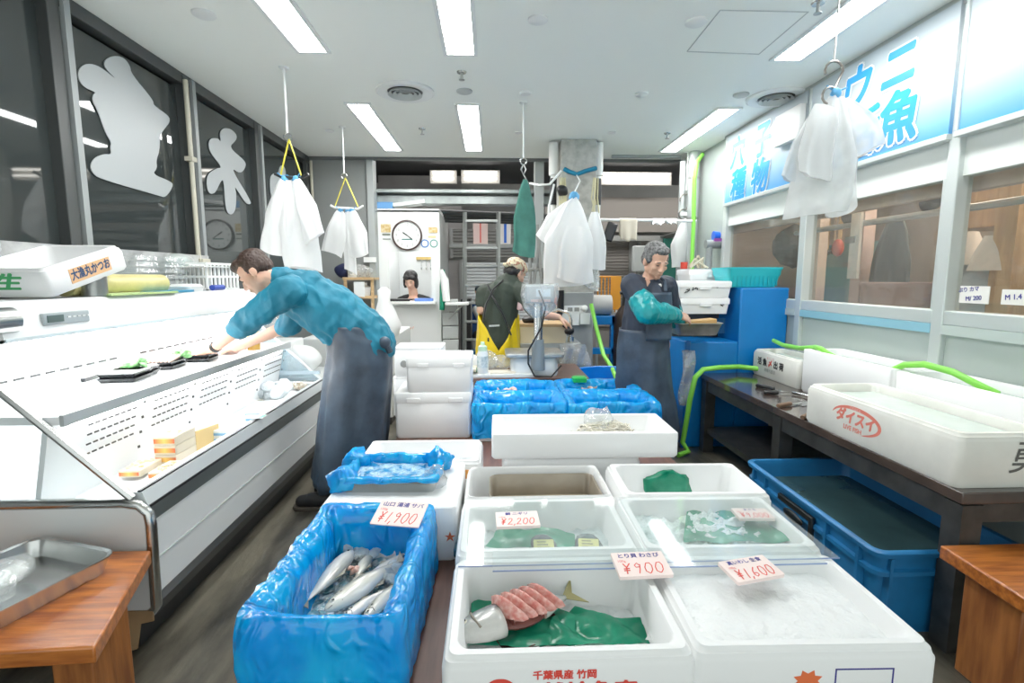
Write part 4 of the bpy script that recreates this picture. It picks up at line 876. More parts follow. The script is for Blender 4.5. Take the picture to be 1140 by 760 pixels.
e = MB().ell((-.010,.008,.0215),(.010,.010,.006),n=12,m=6).build('eye', fish_e, sf); MB().ell((-.010,.008,.0272),(.006,.006,.002),n=10,m=5).build('pupil', blackg, e)
MB().tube([(.02,.034,.02),(.012,.005,.0315),(.02,-.03,.022)], .003, 6).build('gill', M('gill_mouth_line', (.22,.19,.15), .4), sf)
flesh = M('fish_flesh', (.66,.20,.17), .25, col2=(.80,.46,.40), vs=70, bump=.3, bs=80, coat=.3); dark_gut = M('dark_gut', (.16,.04,.03), .3)
for k in range(5):
    x = .096+k*.0275
    m = MB(); pr = [(-.062,.001),(-.054,.008),(-.035,.014),(-.008,.019),(.018,.019),(.042,.013),(.056,.005),(.064,.001)]
    rings = [[(r*.33*math.cos(2*PI*i/14)-y*.30+8*(y-.005)**2*.6+.3*r*math.sin(2*PI*i/14), y, .018+(.03-abs(y)*.25)*.5+r*1.25*math.sin(2*PI*i/14)) for i in range(14)] for y, r in pr]
    m.loft(rings).xf(Matrix.Translation((x,0,0))); sl_ = m.build('fillet_slice', flesh, sf, ang=180)
    MB().ell((x+.0137,-.004,.008),(.007,.036,.020),n=10,m=6).build('belly_gap', dark_gut, sf)
MB().ell((.15,0,-.008),(.075,.046,.018),n=18,m=8).build('lower_side', dark_gut, sf)
MB().loft(seg(0,0,[(.205,.042),(.215,.040),(.245,.028),(.27,.016),(.288,.008)], tw=.6)).build('tail_piece', silver, sf, ang=180)
MB().ell((.206,0,0),(.006,.040,.026),n=14,m=8).build('cut_face', flesh, sf)
tb = MB().poly([(.282,.006,0),(.335,.045,.02),(.31,.0,.004),(.335,-.045,-.004),(.282,-.006,0)], (0,0,.002)).build('tail_fin', M('tail_olive', (.33,.29,.12), .4), sf)
o = MB().loft([rr(.17,.10,.03,0),rr(.185,.115,.035,.014),rr(.18,.11,.034,.014),rr(.165,.095,.03,.003)]).build('serving_tray', M('dark_tray', (.06,.02,.02), .2)); place(o, (A.x+ax.x*.55, A.y+ax.y*.55-.022, zb-.002), (0,0,ang_)); tag(o, 'small dark rimmed tray under the pink fish slices', 'tray')
# second row under acrylic lids
b = foam_box('foam_box', 'lidded foam box with three yellow-labelled packs', (.165,1.59,TZ), .55, .375, .2, (0,0,0), .035, depth=.12)
ice_bed('pale ice under the yellow-labelled packs', .46, .28, (.165,1.59,TZ+.10), .012, M('blueish_ice', (.62,.70,.70), .3, bump=.7, bs=40, bdist=.02), seed=9)
for px, py, l, rz in ((522,606,'left yellow-labelled dark pack nearest the front rim',.1),(605,607,'middle yellow-labelled dark pack under the acrylic lid',.0),(655,606,'right yellow-labelled dark pack under the acrylic lid',-.12)):
    x, y = g(px, py, TZ+.13); t = thing('fish_pack', l, 'food pack', (x, y, TZ+.115), (.45,0,rz))
    MB().ell((0,0,.0),(.05,.055,.026)).wob(.008,20,1).build('pack_body', M('pack_dark', (.06,.10,.11), .15, bump=.5, bs=40, var=.5, vs=30), t, ang=180)
    MB().loft([rr(.066,.04,.004,.020),rr(.066,.04,.004,.026)]).build('label', M('label_yellow', (.80,.78,.32), .5), t)
    m = MB()
    for k in range(3): m.box(-.022,.02-k*.006,-.013+k*.011,-.008+k*.011,.0262,.0268)
    m.build('label_print', M('print_grey', (.35,.36,.2), .6), t)
sheet('crumpled green sheet between the yellow-labelled packs', [g(*q, TZ+.12) for q in ((540,612),(552,594),(600,590),(640,596),(640,612))], TZ+.12, 7, .02)
b = foam_box('foam_box', 'lidded foam box of ice and green sheets on the right of the second row', (.72,1.585,TZ), .545, .375, .2, (0,0,-.015), .035, depth=.1)
ice_bed('ice with a green tint under the right acrylic lid', .46, .28, (.72,1.59,TZ+.142), .032, M('green_ice', (.66,.78,.76), .2, col2=(.80,.88,.88), vs=12, bump=1, bs=30, bdist=.03), seed=13, dome=.01)
sheet('green sheet under ice beneath the right acrylic lid', [g(*q, TZ+.15) for q in ((760,606),(765,568),(800,562),(860,568),(890,606))], TZ+.148, 11, .02)
lz = TZ+.2
def lid(label, x0, x1, y0, y1, z, rx=0, seed=0):
    t = thing('acrylic_sheet', label, 'lid', ((x0+x1)/2,(y0+y1)/2,z), (rx,0,0)); w = x1-x0; d = y1-y0
    MB().loft([rr(w,d,.006,0),rr(w,d,.006,.003)]).build('sheet', acryl, t, ang=30)
    MB().box(-w/2,w/2,-d/2-.0015,-d/2,0,.004).build('front_edge', M('acrylic_edge', (.25,.33,.55), .2), t)
    return t
lid('long clear acrylic lid over the yellow-labelled packs', -.095, .45, 1.335, 1.765, lz+.002)
lid('long clear acrylic lid over the icy green right box', .455, .99, 1.335, 1.765, lz+.002)
lid('loose clear acrylic sheet overlapping the front of the lids', .0, .93, 1.30, 1.40, lz+.0075, 0)
price_card('price card reading 2,200 yen on the lid over the yellow packs', at(576,577,Z=lz+.016), (.06,0,.04), '¥2,200', '鯛 ニギリ', .14, .09, seed=2)
price_card('price card reading 900 yen at the middle of the front row', at(714,627,Z=lz+.028), (.14,0,.04), '¥900', 'とり貝 わさび', .145, .095, seed=3)
price_card('price card reading 1,600 yen on the front right acrylic sheet', at(836,632,Z=lz+.022), (.10,0,.22), '¥1,600', '真いわし 生食', .145, .085, seed=4)
price_card('price card reading 9,000 yen under the right acrylic lid', at(838,571,Z=lz-.006), (0,0,-.05), '¥9,000', 'まぐろ', .12, .075, seed=5)
# third row
b = foam_box('foam_box', 'foam box with a rectangular steel pan set inside', (.175,1.945,TZ), .56, .33, .2, (0,0,0), .02)
t = thing('steel_pan', 'deep rectangular steel pan of water set in the foam box', 'pan', (.205,1.945,TZ))
MB().loft([rr(.41,.22,.03,.05),rr(.425,.235,.035,.170),rr(.435,.243,.035,.175),rr(.43,.239,.035,.178),rr(.417,.229,.033,.173),rr(.40,.212,.03,.058)]).build('pan_body', M('pan_steel', (.36,.31,.24), .3, .25, var=.25, vs=8), t, ang=50)
MB().loft([rr(.405,.216,.03,.09),rr(.405,.216,.03,.091)]).build('water', M('pan_water', (.50,.42,.31), .12, var=.1), t)
b = foam_box('foam_box', 'open foam box with a green plastic bag inside', (.765,1.945,TZ), .56, .34, .2, (0,0,-.02), .035, depth=.12)
o = MB().ell((0,0,.035),(.10,.055,.055)).wob(.05,9,4).wob(.012,32,2).build('green_bag', green_film, ang=180); place(o, (*g(742,540,TZ+.12), TZ+.09)); tag(o, 'crumpled green plastic bag in the open foam box', 'bag')
# wide open box behind on a second box
b = foam_box('foam_box', 'white foam box underneath the wide shallow open box', (.36,2.36,TZ), .62, .33, .2, (0,0,0), .035)
b = foam_box('foam_box', 'wide shallow white box holding a heap of pale noodle-like strands', (.415,2.34,TZ+.2), .83, .33, .115, (0,0,-.012), .032, lipped=False, r=.012)
m = MB(); q = random.Random(3)
for k in range(90):
    a = q.uniform(0,6.28); r = .09*q.random(); x, y = r*1.6*math.cos(a), r*math.sin(a); z = .065*(1-(r/.1)**2)
    pts = []
    for s in range(5): pts.append((x+q.uniform(-.03,.03), y+q.uniform(-.02,.02), max(.004, z+q.uniform(-.012,.012)))); x += .02*math.cos(a+s); y += .012*math.sin(a+s)
    m.tube(pts, .003, 5)
o = m.build('noodle_heap', M('pale_strand', (.82,.78,.66), .4), ang=180); place(o, (.55,2.36,TZ+.235)); tag(o, 'heap of pale noodle-like strands in the wide white box', 'seafood', kind='stuff')
o = MB().ell((0,0,.05),(.07,.06,.05)).wob(.03,14,6).build('clear_bag', bagclear, ang=180); place(o, (.52,2.40,TZ+.27)); tag(o, 'scrap of clear bag on the pale strands', 'bag')
# left column of boxes
b = foam_box('foam_box', 'foam box wrapped in the blue sheet in the left foreground', (-.395,1.4,TZ), .37, .60, .2, (0,0,-.03), .035)
liner('blue plastic sheet lining the left foreground box of whole fish', .37, .60, .205, .006, (-.395,1.4,TZ), -.03, 1, .011, .045, .036, rim=.018, flare=.006)
ice_bed('icy water around the whole fish in the blue lined box', .272, .50, (-.395,1.4,TZ+.05), .008, M('icy_water', (.20,.42,.50), .08, col2=(.80,.87,.90), vs=38, bump=1, bs=28, bdist=.03, ridge=True, contrast=(.42,.56)), 30, 44, 21, -.03, 'icy_water')
fz = TZ+.068
def lay(label, head, tail, dz, mat=fish_m, hh=.105, bend=0.0, roll=.2, L=None):
    a = V((*g(*head, fz+dz), fz+dz)); b_ = V((*g(*tail, fz+dz), fz+dz)); d = b_-a
    return fish(label, (a+b_)/2, (roll,0,math.atan2(d.y,d.x)), (L or d.length), hh, mat, bend)
lay('large whole fish lying across the middle, its eye toward the front', (362,680), (447,622), .022, hh=.115)
lay('pale fish with its tail toward the near left corner of the blue box', (392,612), (338,672), .018, fish_mask, .12, .02)
lay('silver fish half under the blue sheet at the near right', (380,690), (437,652), .008, fish_mask, .10)
lay('dark backed fish sunk in ice at the right side of the blue box', (405,690), (452,640), .002, fish_m, .10)
lay('fish lying at the back beneath the others in the blue box', (412,618), (395,645), .004, fish_m, .16)
lay('fish with its tail raised at the back right of the blue box', (405,650), (455,612), .0, fish_mask, .10)
clump('crushed_ice_heap', 'clear ice chunks heaped at the back of the blue lined fish box', (*g(405,612,fz), fz-.01), .075, ice, 'ice', 16, 31, .5)
clump('crushed_ice_heap', 'clear ice chunks along the right side of the blue lined fish box', (*g(440,640,fz), fz-.012), .06, ice, 'ice', 14, 33, .5)
clump('pink_innards', 'pink fish belly piece between the whole fish', (*g(395,635,fz), fz+.0), .03, M('belly_pink', (.75,.45,.36), .35), 'seafood', 6, 35, .6)
q = random.Random(77); m = MB()
for k in range(170):
    u, v = q.uniform(-.125,.125), q.uniform(-.24,.24); r = q.uniform(.004,.011)
    m.ell((-.395+u-.03*v*-1, 1.4+v, TZ+.052+q.uniform(0,.012)), (r, r*q.uniform(.5,1), r*q.uniform(.4,.9)), Euler((q.random()*3,q.random()*3,q.random()*3)), 5, 3)
m.build('ice_chips', ice, smooth=False); o = bpy.data.objects['ice_chips']; tag(o, 'scattered clear ice chips floating around the whole fish in the blue lined box', 'ice', kind='stuff')
price_card('price card reading 1,900 yen on the blue lined fish box', at(445,571,Z=TZ+.25), (.32,.0,-.2), '¥1,900', '山口 湯浦 サバ', .16, .105, .004, seed=1)
# white box with blue-lined tray behind it
b = foam_box('foam_box', 'white foam box carrying the blue-lined steel tray', (-.36,1.935,TZ), .48, .44, .2, (0,0,-.02), .035, depth=.05, lipped=False)
o = MB().box(-.234,.234,-.214,.214,.1985,.2015).build('foam_board', foam, bevel=.006); place(o, (-.36,1.935,TZ), (0,0,-.02)); tag(o, 'flat white lid under the blue-lined steel tray', 'lid')
text('printed_text', '★', .045, (.215,-.2212,.09), FRONT, M('orange_print', (.80,.16,.05), .5), b)
t = thing('steel_tray', 'shallow steel tray lined with blue plastic on the white box', 'tray', (-.385,1.97,TZ+.202), (0,0,-.03))
MB().loft([rr(.34,.25,.02,0),rr(.37,.28,.025,.045),rr(.38,.29,.025,.047),rr(.36,.27,.022,.045),rr(.33,.24,.02,.004)]).build('tray_body', steel, t, ang=50)
liner('blue plastic lining sheet in the steel tray of water', .36, .27, .045, .036, (-.385,1.97,TZ+.205), -.03, 5, .008, .018, .012, rim=.008, name='plastic_liner')
ice_bed('blue rippling water in the lined steel tray', .315, .225, (-.385,1.97,TZ+.228), .006, M('blue_water', (.02,.28,.62), .05, col2=(.45,.70,.85), vs=22, bump=1, bs=45, bdist=.03, contrast=(.42,.62)), 36, 26, 41, -.03, 'blue_water')
for x, y, r, sd in ((-.56,2.07,.045,1),(-.22,2.08,.045,2),(-.56,1.87,.04,3),(-.215,1.9,.035,4)):
    o = MB().ell((0,0,.02),(r*1.3,r,.045)).wob(.025,22,sd).wob(.01,60,sd).build('sheet_corner', blue_film if sd != 4 else film, ang=180); place(o, (x,y,TZ+.222)); tag(o, ['crumpled blue sheet corner at the far left of the steel tray','crumpled blue sheet corner at the far right of the steel tray','crumpled blue sheet corner at the near left of the steel tray','clear crumpled sheet corner at the near right of the steel tray'][sd-1], 'plastic sheet')
b = foam_box('foam_box', 'open white box with an orange band below its rim', (-.325,2.345,TZ), .56, .33, .19, (0,0,0), .035, depth=.09)
MB().box(-.272,.272,-.1685,-.165,.115,.155).build('orange_band', M('orange_tape', (.85,.36,.06), .45), b)
ice_bed('grey white ice in the box with the orange band', .46, .23, (-.325,2.345,TZ+.115), .012, ice, seed=51)
# left stack
b = foam_box('foam_box', 'closed white foam box at the bottom of the stack by the blue boxes', (-.365,3.3,TZ), .47, .36, .285, (0,0,0), lipped=False); b2 = MB().loft([rr(.475,.365,.02,.225),rr(.478,.368,.02,.235),rr(.478,.368,.02,.282),rr(.465,.355,.02,.29)]).build('lid', foam, b, ang=50)
for x in (-.12,.14): MB().cbox((x,-.185,.243),(.09,.012,.03)).build('grip', foam, b, bevel=.004)
b = foam_box('foam_box', 'smaller closed white foam box on top of the stack', (-.325,3.28,TZ+.29), .40, .32, .215, (0,0,.01), lipped=False); MB().loft([rr(.405,.325,.02,.16),rr(.408,.328,.02,.168),rr(.408,.328,.02,.212),rr(.40,.32,.02,.218)]).build('lid', foam, b, ang=50)
for x in (-.1,.12): MB().cbox((x,-.163,.172),(.07,.01,.025)).build('grip', foam, b, bevel=.004)
b = foam_box('foam_box', 'white foam box half hidden behind the stack, a round vent on its end', (-.52,3.75,TZ+.29), .34, .3, .2, (0,0,0), lipped=False); MB().loft([rr(.34,.30,.02,.199),rr(.34,.30,.02,.215)]).build('lid', foam, b, ang=50)
MB().loft([circ(.025,0,20),circ(.025,.003,20)], mt=Matrix.Translation((-.1,-.151,.1)) @ Matrix.Rotation(PI/2,4,'X')).build('vent_hole', grey, b)
b = foam_box('foam_box', 'white foam box on the table under the vented box behind the stack', (-.5,3.72,TZ), .4, .25, .285, (0,0,0), lipped=False); MB().loft([rr(.40,.25,.02,.284),rr(.40,.25,.02,.29)]).build('lid', foam, b, ang=50)
# four blue wrapped boxes of shellfish
shell = M('whelk_shell', (.30,.22,.15), .5, col2=(.62,.52,.42), vs=30); pinkshell = M('pink_shell', (.62,.38,.30), .5, col2=(.8,.7,.6), vs=30)
for r_ in range(2):
    for c_ in range(2):
        x, y = -.12+.29+c_*.585, 3.03+.19+r_*.385
        lab = ('near ' if r_ == 0 else 'far ')+('left' if c_ == 0 else 'right')
        foam_box('foam_box', 'foam box wrapped in blue film, %s of the four behind the wide white box' % lab, (x,y,TZ), .565, .37, .21, (0,0,0), .04, depth=.12)
        liner('crinkled blue film over the %s box of the four blue boxes' % lab, .565, .37, .215, .015 if r_ == 0 else .1, (x,y,TZ), 0, 11+r_*2+c_, .012, .055, .10, rim=.018, k=22, name='plastic_liner')
def whelk(label, loc, rot, mat, s=1, group=None):
    t = thing('shellfish', label, 'shellfish', loc, rot, group); pts, rs = [], []
    for k in range(40):
        a = k*.55; f = k/39; rad = .028*s*f*f; pts.append((rad*math.cos(a), rad*math.sin(a), .055*s*(1-f)**1.2)); rs.append(.002*s+.017*s*f)
    MB().tube(pts, rs, 8).build('shell', mat, t, ang=180); return t
for k, (px, py) in enumerate(((556,432),(563,431),(571,433),(641,430),(648,431),(654,428),(660,430),(683,428),(690,424),(697,431),(708,433))):
    p = at(px, py, Z=TZ+.17); whelk(('pinkish whelk shells in the far left blue box' if k < 3 else 'brown whelk shells in the far right blue box'), (p.x,min(p.y,3.7),TZ+.14+.01*(k%3)), (R.uniform(-1,1),R.uniform(-1,1),R.uniform(0,6)), pinkshell if k < 4 else shell, 1.0, 'pinkish whelks' if k < 3 else 'brown whelks')
o = MB().loft([rr(.10,.08,.02,0),rr(.11,.09,.02,.03),rr(.09,.07,.02,.04)]).build('green_tub', M('bright_green', (.02,.50,.08), .35)); place(o, (*g(645,419,.66), .622)); tag(o, 'small bright green plastic tub behind the blue boxes', 'tub')

# ---------------------------------------------------------------- back worktable with the scale
t = thing('work_table', 'higher reddish brown worktable behind the blue boxes', 'table', (.2,4.2,0))
MB().box(-.62,.76,3.9,4.56,.57,.62).build('table_top', M('wet_brown_board', (.20,.10,.075), .35, col2=(.13,.07,.05), vs=5, stretch=(1,8,1)), t, W=True, bevel=.005)
for x in (-.55,.70):
    for y in (3.96,4.5): MB().box(x-.035,x+.035,y-.035,y+.035,0,.57).build('leg', darksteel, t, W=True)
WZ = .62
o = MB().box(-.16,.36,3.9,4.0,0,.028).build('white_board', white, bevel=.005); place(o, (-.02,.02,WZ)); tag(o, 'long white cutting board at the front of the worktable', 'cutting board')
sc = thing('weighing_scale', 'pedestal weighing scale with a plastic-covered display head', 'scale', (.34,4.12,WZ))
MB().loft([rr(.36,.3,.05,.0),rr(.38,.32,.06,.02),rr(.37,.31,.06,.12),rr(.33,.27,.05,.15)]).build('base', white, sc, ang=50)
MB().loft([rr(.44,.36,.03,.152),rr(.46,.38,.03,.16),rr(.46,.38,.03,.178),rr(.44,.36,.03,.184)]).build('weighing_plate', steel_dull, sc, ang=50)
px0 = at(598,400,Y=4.0).x-.34
MB().tube([(px0,-.19,.06),(px0,-.19,.21),(px0,-.19,.30)], [.055,.05,.045], 16).build('post_foot', M('scale_grey', (.22,.25,.26), .4), sc)
MB().tube([(px0,-.19,.28),(px0,-.19,.58)], .034, 16).build('pole', steel, sc)
hx = at(603,325,Y=4.0); hz = hx.z-WZ
h_ = MB().box(px0-.10,px0+.12,-.22,-.12,.58,.72).build('display_head', M('scale_head', (.30,.35,.37), .3), sc, bevel=.015)
MB().box(px0-.02,px0+.09,-.224,-.219,.63,.69).build('screen', M('scale_screen', (.55,.66,.75), .2), h_); MB().box(px0-.06,px0+.09,-.224,-.219,.59,.61).build('keypad', M('pink_keys', (.62,.42,.40), .4), h_)
MB().loft([rr(.26,.20,.03,.73,cx=px0+.01,cy=-.17),rr(.28,.22,.03,.64,cx=px0+.01,cy=-.17),rr(.24,.18,.04,.54,cx=px0+.01,cy=-.17),rr(.09,.09,.03,.47,cx=px0,cy=-.19)], False, False).wob(.008,20,2).build('plastic_cover', bagclear, sc, ang=180)
MB().tube([(px0+.0,-.23,.68),(px0+.05,-.25,.55),(px0+.02,-.25,.4),(px0-.08,-.25,.22),(px0-.08,-.25,.12),(px0-.03,-.24,.02),(px0+.1,-.24,.015),(px0+.18,-.22,.10)], .007, 8).build('cord', black, sc)
# spray bottle, brush, bags
def on2(px, py, z=WZ): p = at(px, py, Z=z); return (p.x, p.y, z)
t = thing('spray_bottle', 'white squeeze bottle with a pale green cap on the worktable', 'bottle', (-.07,3.97,WZ+.028))
MB().loft([circ(.042,0,20),circ(.044,.01,20),circ(.044,.15,20),circ(.035,.18,20)]).build('bottle_body', white, t); MB().loft([circ(.036,.18,20),circ(.034,.215,20),circ(.018,.225,20),circ(.015,.25,20)]).build('cap', M('pale_green_cap', (.52,.72,.52), .4), t)
MB().loft([circ(.0448,.05,20),circ(.0448,.14,20)], False, False).build('label_band', M('bottle_label', (.40,.52,.55), .5, col2=(.8,.85,.85), vs=40), t)
t = thing('wooden_block', 'pale tray on the worktable beside the office booth carrying a brush', 'tray', on2(508,392,.66)); t.location = (-.28,4.05,WZ)
MB().box(-.2,.14,-.12,.12,0,.05).build('block', bei, t, bevel=.006); MB().box(-.22,.16,-.14,.14,.05,.075).build('top_board', M('cream_board', (.75,.68,.52), .5), t, bevel=.005)
t = thing('scrub_brush', 'brown bristled scrubbing brush on the pale tray', 'brush', (-.27,4.03,WZ+.076)); MB().loft([rr(.15,.06,.02,.04),rr(.16,.065,.025,.05),rr(.15,.06,.02,.068)]).build('handle', M('brush_wood', (.20,.09,.04), .5), t)
m = MB(); 
for i in range(12):
    for j in range(5): m.tube([(-.066+i*.012,-.024+j*.012,.042),(-.07+i*.0127,-.028+j*.014,.0)], .005, 5)
m.build('bristles', M('bristle_brown', (.16,.08,.03), .8), t)
for px, (x, y), lab, mt_, r, sd in ((530,(-.17,4.16),'crumpled white bag on the worktable left of the bottle',bag_white,.11,2),(560,(.06,4.14),'crumpled clear bag between the bottle and the scale',bagclear,.10,3),(542,(-.05,4.3),'crumpled pale bag behind the squeeze bottle',bagclear,.12,4)):
    o = MB().ell((0,0,r*.55),(r,r*.8,r*.65)).wob(r*.35,8,sd).wob(.012,30,sd).build('crumpled_bag', mt_, ang=180); place(o, (x,y,WZ+.02)); tag(o, lab, 'bag')
o = MB().ell((0,0,.02),(.06,.05,.025)).wob(.02,14,3).build('green_wrapper', green_film, ang=180); place(o, (-.17,4.0,WZ+.03)); tag(o, 'dark green wrapper at the foot of the squeeze bottle', 'wrapper')
o = MB().box(-.1,.1,-.06,.06,0,.012).build('paper_stack', M('cream_paper', (.76,.70,.58), .6)); place(o, (.08,4.0,WZ+.028),(0,0,.15)); tag(o, 'small stack of cream paper by the scale foot', 'paper')
# sink unit behind the table with cutting board box
st = thing('steel_sink', 'grey steel sink bench behind the scale', 'sink', (.5,4.75,0))
MB().box(.2,.82,4.62,5.2,.0,.75).box(.2,.82,4.62,5.2,.75,.80).build('bench', M('sink_steel', (.40,.42,.41), .35, .6, var=.15), st, W=True, bevel=.008)
t = thing('block_box', 'cream plastic box with a brown board on top on the sink bench', 'box', (.47,4.8,.80)); MB().loft([rr(.42,.34,.02,0),rr(.46,.36,.02,.15)]).build('box_body', M('cream_box', (.72,.63,.42), .5), t); MB().box(-.25,.25,-.19,.19,.15,.178).build('board', wood_pale, t, bevel=.004)
o = MB().ell((0,0,.03),(.09,.06,.035)).wob(.02,15,8).build('dark_fish_piece', M('dark_piece', (.02,.02,.022), .4), ang=180); place(o, (.37,4.72,.98)); tag(o, 'black lump on the brown board by the man in yellow', 'sponge')
t = thing('tap', 'steel tap with a bent spout on the sink bench', 'tap', (.74,4.72,.8)); MB().tube([(0,0,0),(0,0,.2),(-.02,0,.27),(-.12,0,.3),(-.22,0,.27)], .013, 10).build('spout', steel, t); MB().tube([(0,0,0),(0,0,.05)], .03, 14).build('collar', steel, t)
t = thing('round_brush', 'black round brush head held out over the sink', 'brush', at(634,368,Y=4.55)); MB().ell((0,0,0),(.045,.04,.04)).wob(.008,40,1).build('bristles', black, t, ang=180); MB().tube([(0,0,0),(-.06,.0,.05)], .012, 8).build('handle', black, t)
o = MB().grid(lambda u, v: (.84+.03*math.sin(u*9), 4.66-.04*v+.02*math.sin(u*14), .78-.45*v), 14, 8); o = MB().grid(lambda u, v: (.62+u*.24+.05*v*u, 4.59+.02*math.sin(u*14+v*4), .79-.2*v), 16, 8).build('plastic_sheet', bagclear, solid=.002, ang=180); tag(o, 'clear plastic sheet hanging over the sink corner', 'plastic sheet')
t = thing('blue_tub', 'round bright blue tub behind the far right blue box', 'tub', (1.02,4.3,0)); MB().loft([circ(.26,.0,32),circ(.32,.56,32),circ(.335,.565,32),circ(.335,.585,32),circ(.315,.58,32),circ(.255,.05,32)]).build('tub_body', M('tub_blue', (.0,.22,.75), .3), t, ang=50); MB().loft([circ(.28,.30,32),circ(.28,.301,32)]).build('water', M('tub_water', (.0,.18,.5), .05), t)
o = MB().tube([at(658,338,Y=5.15), at(664,365,Y=5.1), at(672,395,Y=4.9), at(682,411,Y=4.6), (1.12,4.4,.45)], .02, 10).build('green_hose', lime); tag(o, 'lime green hose running from the pillar into the blue tub', 'hose')
# holder on the pillar cladding
p = at(640,353,Y=5.26)
t = thing('utensil_holder', 'white plastic utensil holder fixed to the front of the pillar', 'holder', p)
m = MB()
for k, (dx, w) in enumerate(((-.1,.09),(0,.08),(.1,.1))): m.loft([rr(w,.07,.01,-.09+.01*k,cx=dx),rr(w+.01,.08,.01,.04,cx=dx),rr(w-.006,.066,.01,.04,cx=dx),rr(w-.014,.056,.01,-.08+.01*k,cx=dx)])
m.build('cups', white, t); MB().box(-.11,.11,.01,.03,.04,.12).build('back_plate', white, t, bevel=.004)
for dx in (-.05,.02): MB().box(dx-.025,dx+.025,.005,.012,.06,.1).build('window_slot', grey, t)
MB().ell((.1,0,.09),(.035,.03,.035)).build('round_hook', white, t)
o = MB().tube([at(624,323,Y=5.2), at(624,345,Y=5.2), at(622,352,Y=5.2)], [.04,.035,.03], 8).build('black_switch', black); tag(o, 'black switch handle on the left edge of the pillar', 'switch')
p = at(622,338,Y=5.0); o = MB().ell((0,0,0),(.05,.05,.05)).build('pink_ball', M('pink_item', (.75,.28,.30), .5)); place(o, at(622,335,Y=5.3)); tag(o, 'small pink round thing beside the pillar', 'ball')
# pillar straps and pipes
wp = M('white_pvc', (.72,.73,.70), .4)
for x, lab, y in ((.655,'white pipe running down the left side of the pillar',5.5),(1.125,'white pipe running down the right side of the pillar',5.5)):
    t = thing('wall_pipe', lab, 'pipe', (x,y,1.2)); MB().tube([(x,y,1.25),(x,y,CZ-.02)], .03, 14).build('pipe', wp, t, W=True); MB().tube([(x,y,CZ-.35),(x,y,CZ-.02)], .05, 16).build('insulation', wp, t, W=True)
    MB().tube([(x,y,2.15),(x,y,2.42)], .036, 12).build('black_coupling', black, t, W=True)
a, b_ = at(628,188,Y=5.35), at(664,187,Y=5.35); c_ = at(642,194,Y=5.33)
o = MB().tube([a,(a.x+.05,5.33,a.z-.03),c_,(c_.x+.08,5.33,c_.z+.03),b_], .022, 8, flat=None).build('blue_strap', M('teal_strap', (.0,.18,.32), .5)); tag(o, 'dark blue strap tied across the front of the pillar', 'strap')
for px, lab in ((626,'bundle of pale yellow cord hanging left on the pillar'),(663,'bundle of pale yellow cord hanging right on the pillar')):
    m = MB(); q = random.Random(px)
    for k in range(9): x = at(px,190,Y=5.36).x+q.uniform(-.03,.03); m.tube([(x,5.34+q.uniform(-.02,.02),2.4),(x+q.uniform(-.02,.02),5.34,2.2),(x+q.uniform(-.03,.03),5.34,2.05+q.uniform(-.1,.1))], .007, 5)
    o = m.build('cord_bundle', M('pale_yellow_cord', (.62,.58,.36), .7)); tag(o, lab, 'cord')
p = at(626,212,Y=5.3); o = MB().ell((0,0,0),(.06,.05,.05)).wob(.02,20,2).build('black_socket', black, ang=180); place(o,p); tag(o, 'black socket cluster on the left pillar pipe', 'socket')
o = MB().tube([at(625,190,Y=5.3), at(612,205,Y=5.3), at(600,206,Y=5.3), at(590,204,Y=5.4)], .012, 8).build('hanging_lead', white); tag(o, 'white cord looping left from the pillar', 'cord')
o = MB().tube([at(617,205,Y=5.35), at(611,230,Y=5.35), at(610,265,Y=5.35), at(612,290,Y=5.35)], .012, 8).build('hanging_lead', white); tag(o, 'white cable hanging down left of the pillar', 'cord')
t = thing('folding_trestle', 'grey metal folding frame leaning behind the hanging bags', 'frame', at(600,330,Y=5.7))  # folding frame that leans; its bars stop above the floor
for a_, b2_ in (((592,330),(604,245)),((604,330),(598,250)),((585,270),(612,320)),((588,300),(612,300)),((614,330),(612,240)),((590,330),(590,245))): MB().tube([at(*a_,Y=5.7),at(*b2_,Y=5.75)], .018, 6).build('bar', M('frame_grey', (.28,.29,.28), .45, .4), t, W=True)
# ---------------------------------------------------------------- blue tank unit
tk = thing('blue_tank', 'big blue painted tank unit with a lower ledge at the back right', 'tank', (2.0,4.05,0))
MB().box(1.585,2.0,4.04,4.9,0,.88).box(2.0,XR-.005,4.04,4.9,0,1.315).build('tank_body', blue_tank, tk, W=True, bevel=.012)
MB().box(1.60,2.0,4.42,4.9,.88,1.09).build('dark_recess', M('recess_dark', (.03,.035,.04), .4), tk, W=True)
MB().box(1.56,1.60,4.02,4.06,0,.89).build('corner_edge', M('tank_edge', (.0,.13,.45), .35), tk, W=True, bevel=.004)
a, b = at(758,385,Y=4.02), at(760,440,Y=4.02)
o = MB().grid(lambda u, v: (1.52+u*.1+.015*math.sin(v*6), 3.99+.01*math.sin(v*9+u*4), .82-v*.45), 6, 14).build('clear_flap', bagclear, solid=.002, ang=180); tag(o, 'clear plastic flap hanging at the left corner of the blue tank', 'plastic sheet')
o = MB().loft([rr(.1,.008,.01,0),rr(.1,.008,.01,.13)]).build('smoked_cover', M('smoked', (.02,.10,.22), .1)); place(o, (2.02-.06,4.30,.92)); tag(o, 'dark smoked plate beside the ledge of the blue tank', 'plate')
